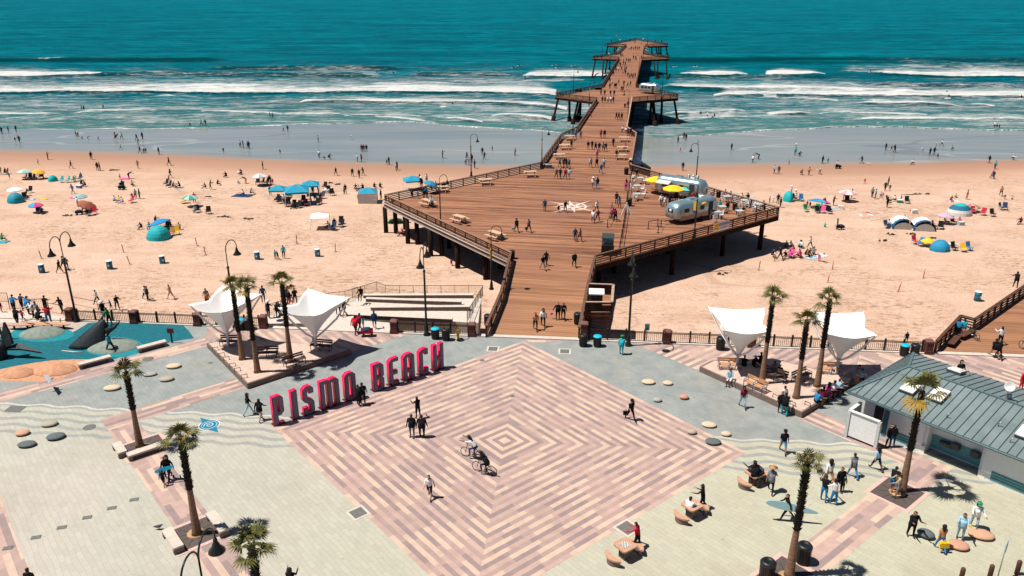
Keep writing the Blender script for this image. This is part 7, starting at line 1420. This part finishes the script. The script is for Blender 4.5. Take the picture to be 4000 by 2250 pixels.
for p, rz, lb in [(g(*T('D1', 2185, 255)), 157, 'black bicycle ridden by the woman in white top'), (g(*T('D1', 2300, 410)), 152, 'black bicycle ridden by the long haired rider in black'), (g(3795, 1320), 100, 'bicycle parked by the boardwalk railing'), (g(4005, 1372), 95, 'bicycle wheel cut by the right edge on the boardwalk')]:
    spawn('bike', bike, lb, 'bicycle', p, R(rz), 'bicycles', 1.05)
for (X_, Y_), rz, sh, lb, op in [((2195, 265), 157, 'w', 'woman in white top riding the front bicycle', 'LA'), ((2310, 425), 152, 'k', 'long haired rider in black on the rear bicycle', 'LJ')]:
    q = g(*T('D1', X_, Y_)); d = Vector((math.cos(R(rz)), math.sin(R(rz)), 0)); person(q - d * .12 + Vector((0, 0, .06)), 'x', sh, 'n' if sh == 'w' else 'k', op, rz - 90, lb)
def dog():
    mb = MB(); mb.tube([(0, -.3, .34), (0, -.1, .35), (0, .22, .36), (0, .32, .44), (0, .42, .54), (0, .52, .52), (0, .6, .49)], [.05, .12, .14, .09, .08, .06, .03], 8)
    for x in (-.08, .08):
        mb.tube([(x, .2, .3), (x, .2, .14), (x, .22, 0)], [.05, .03, .03], 6); mb.tube([(x, -.22, .32), (x, -.17, .2), (x, -.26, .12), (x, -.22, 0)], [.06, .04, .03, .03], 6); mb.tube([(x * .8, .42, .58), (x, .40, .64)], [.03, .01], 4)
    mb.tube([(0, -.3, .36), (0, -.42, .5), (0, -.44, .6)], [.03, .02, .01], 5); return mb.build('dog', mat('dog_white_fur', (.6, .58, .55), n=.2))
o = dog(); o.location = gs(*T('A3', 1015, 1405)); o.rotation_euler = (0, 0, 1.2); reg(o, 'white dog on the wet right sand', 'dog')
def bird(sp=0):
    def mk():
        mb = MB(); mb.tube([(0, -.22, .16), (0, -.08, .16), (0, .06, .18), (0, .12, .24), (0, .17, .25), (0, .22, .24)], [.015, .06, .07, .04, .035, .008], 8)
        for x in (-.03, .03): mb.tube([(x, 0, .1), (x, .01, 0)], .008, 4)
        if sp:
            for x in (-1, 1): mb.add([(0, .05, .2), (0, -.1, .19), (x * .35, -.05, .32), (x * .6, -.12, .28), (x * .3, .08, .31)], [(0, 1, 2), (1, 3, 2), (0, 2, 4), (2, 3, 4)])
        return mb.build('bird', mat('bird_slate', (.05, .06, .07)) if not sp else mat('gull_grey', (.32, .36, .40)))
    return mk
for f, X_, Y_, tl, rz, sp_, lb, dz in [(g, 1600, 975, 'D0', -90, 0, 'dark pigeon on the pale pavers near a concrete bench', 0), (g, 860, 965, 'C3', 40, 0, 'pigeon by the roof corner, left one', .05), (g, 905, 985, 'C3', -60, 0, 'pigeon by the roof corner, right one', .05), (g, 520, 995, 'C0', -50, 1, 'grey gull flying low over the striped band', .6), (gs, 955, 1145, 'A1', 60, 1, 'gull flying low over the wet sand', .5), (g, 265, 340, 'C0', 0, 0, 'dark bird by the surfboard benches', 0)]:
    o = bird(sp_)(); q = f(*T(tl, X_, Y_)); q.z += dz; o.location = q; o.rotation_euler = (0, 0, R(rz)); s = 1.6 if sp_ else 1.3; o.scale = (s, s, s); reg(o, lb, 'bird')
def bag(p, c, lb, w_=.34, h=.3):
    t = thing('hand_bag', lb, 'bag', p); MB().box((0, 0, .42), (w_, .14, h)).build('pouch', cl(c), t); MB().tube([(-w_ * .3, 0, .42 + h / 2), (0, 0, .42 + h), (w_ * .3, 0, .42 + h / 2)], .012, 5).build('strap', cl(c), t)
bag(g(*T('D3', 1725, 1185)) + Vector((.05, -.2, .1)), 'y', 'orange tote bag carried by the long haired woman', .5, .34); bag(g(*T('C2', 1140, 1270)) + Vector((0, 0, 0)), 'k', 'black bag carried on the striped square'); bag(g(*T('B2', 10, 735)), 'l', 'pale shopping bag on the platform'); bag(g(*T('B2', 145, 735)), 'k', 'black bag on the platform'); bag(g(*T('C2', 398, 272)) + Vector((0, 0, .1)), 'p', 'small pink bag held by the man in black on the pier', .22, .2)
# the 300 people that show largest stay single; the tiny far rest becomes one crowd
bpy.context.view_layer.update()
folk = [o for o in REG if o.name.startswith('person')]
def showsize(o):
    p = o.location; return o.scale.z / (p - Vector((0, 0, H))).length * (1 if -60 < project(p)[0] < 4060 else .01)
folk.sort(key=showsize, reverse=True)
rest = folk[300:]
if rest:
    vs, fs, mi, ml = [], [], [], []
    for o in rest:
        for q in [o] + list(o.children):
            Mx = np.array(o.matrix_world, dtype=np.float64); me = q.data; n = len(me.vertices); co = np.empty(n * 3); me.vertices.foreach_get('co', co); co = co.reshape(-1, 3) @ Mx[:3, :3].T + Mx[:3, 3]
            off = len(vs); vs += co.tolist(); mm = [sl_.material for sl_ in q.material_slots]
            for m_ in mm:
                if m_ not in ml: ml.append(m_)
            ix = [ml.index(m_) for m_ in mm]
            for p in me.polygons: fs.append([i + off for i in p.vertices]); mi.append(ix[min(p.material_index, len(ix) - 1)])
    for o in rest:
        REG.remove(o)
        for q in list(o.children): bpy.data.objects.remove(q)
        bpy.data.objects.remove(o)
    me = bpy.data.meshes.new('far_crowd'); me.from_pydata(vs, [], fs)
    for m_ in ml: me.materials.append(m_)
    me.polygons.foreach_set('material_index', mi); me.polygons.foreach_set('use_smooth', [True] * len(fs)); me.update()
    o = link('far_crowd', me); o['kind'] = 'stuff'; o['label'] = 'tiny far people scattered over the pier, wet sand and surf'; o['category'] = 'crowd'
# ------------------------------------------------------------ labels that single out
ORD = ['leftmost', 'second from left', 'third from left', 'fourth from left', 'fifth from left', 'sixth from left', 'seventh from left', 'eighth from left', 'ninth from left', 'tenth from left'] + ['%s from left' % w_ for w_ in 'eleventh twelfth thirteenth fourteenth fifteenth sixteenth seventeenth eighteenth nineteenth twentieth twenty-first twenty-second twenty-third'.split()]
by = {}
for o in REG: by.setdefault(o['label'], []).append(o)
bpy.context.view_layer.update()
for lb, L in by.items():
    if len(L) > 1:
        L.sort(key=lambda o: project(o.location)[0])
        for i, o in enumerate(L): o['label'] = lb + (', rightmost' if i == len(L) - 1 else ', ' + ORD[i])
print('people', sum(1 for o in REG if o.name.startswith('person')), 'things', len(REG), 'max words', [o['label'] for o in REG if len(o['label'].split()) > 16][:40], 'dup', len(REG) - len({o['label'] for o in REG}))
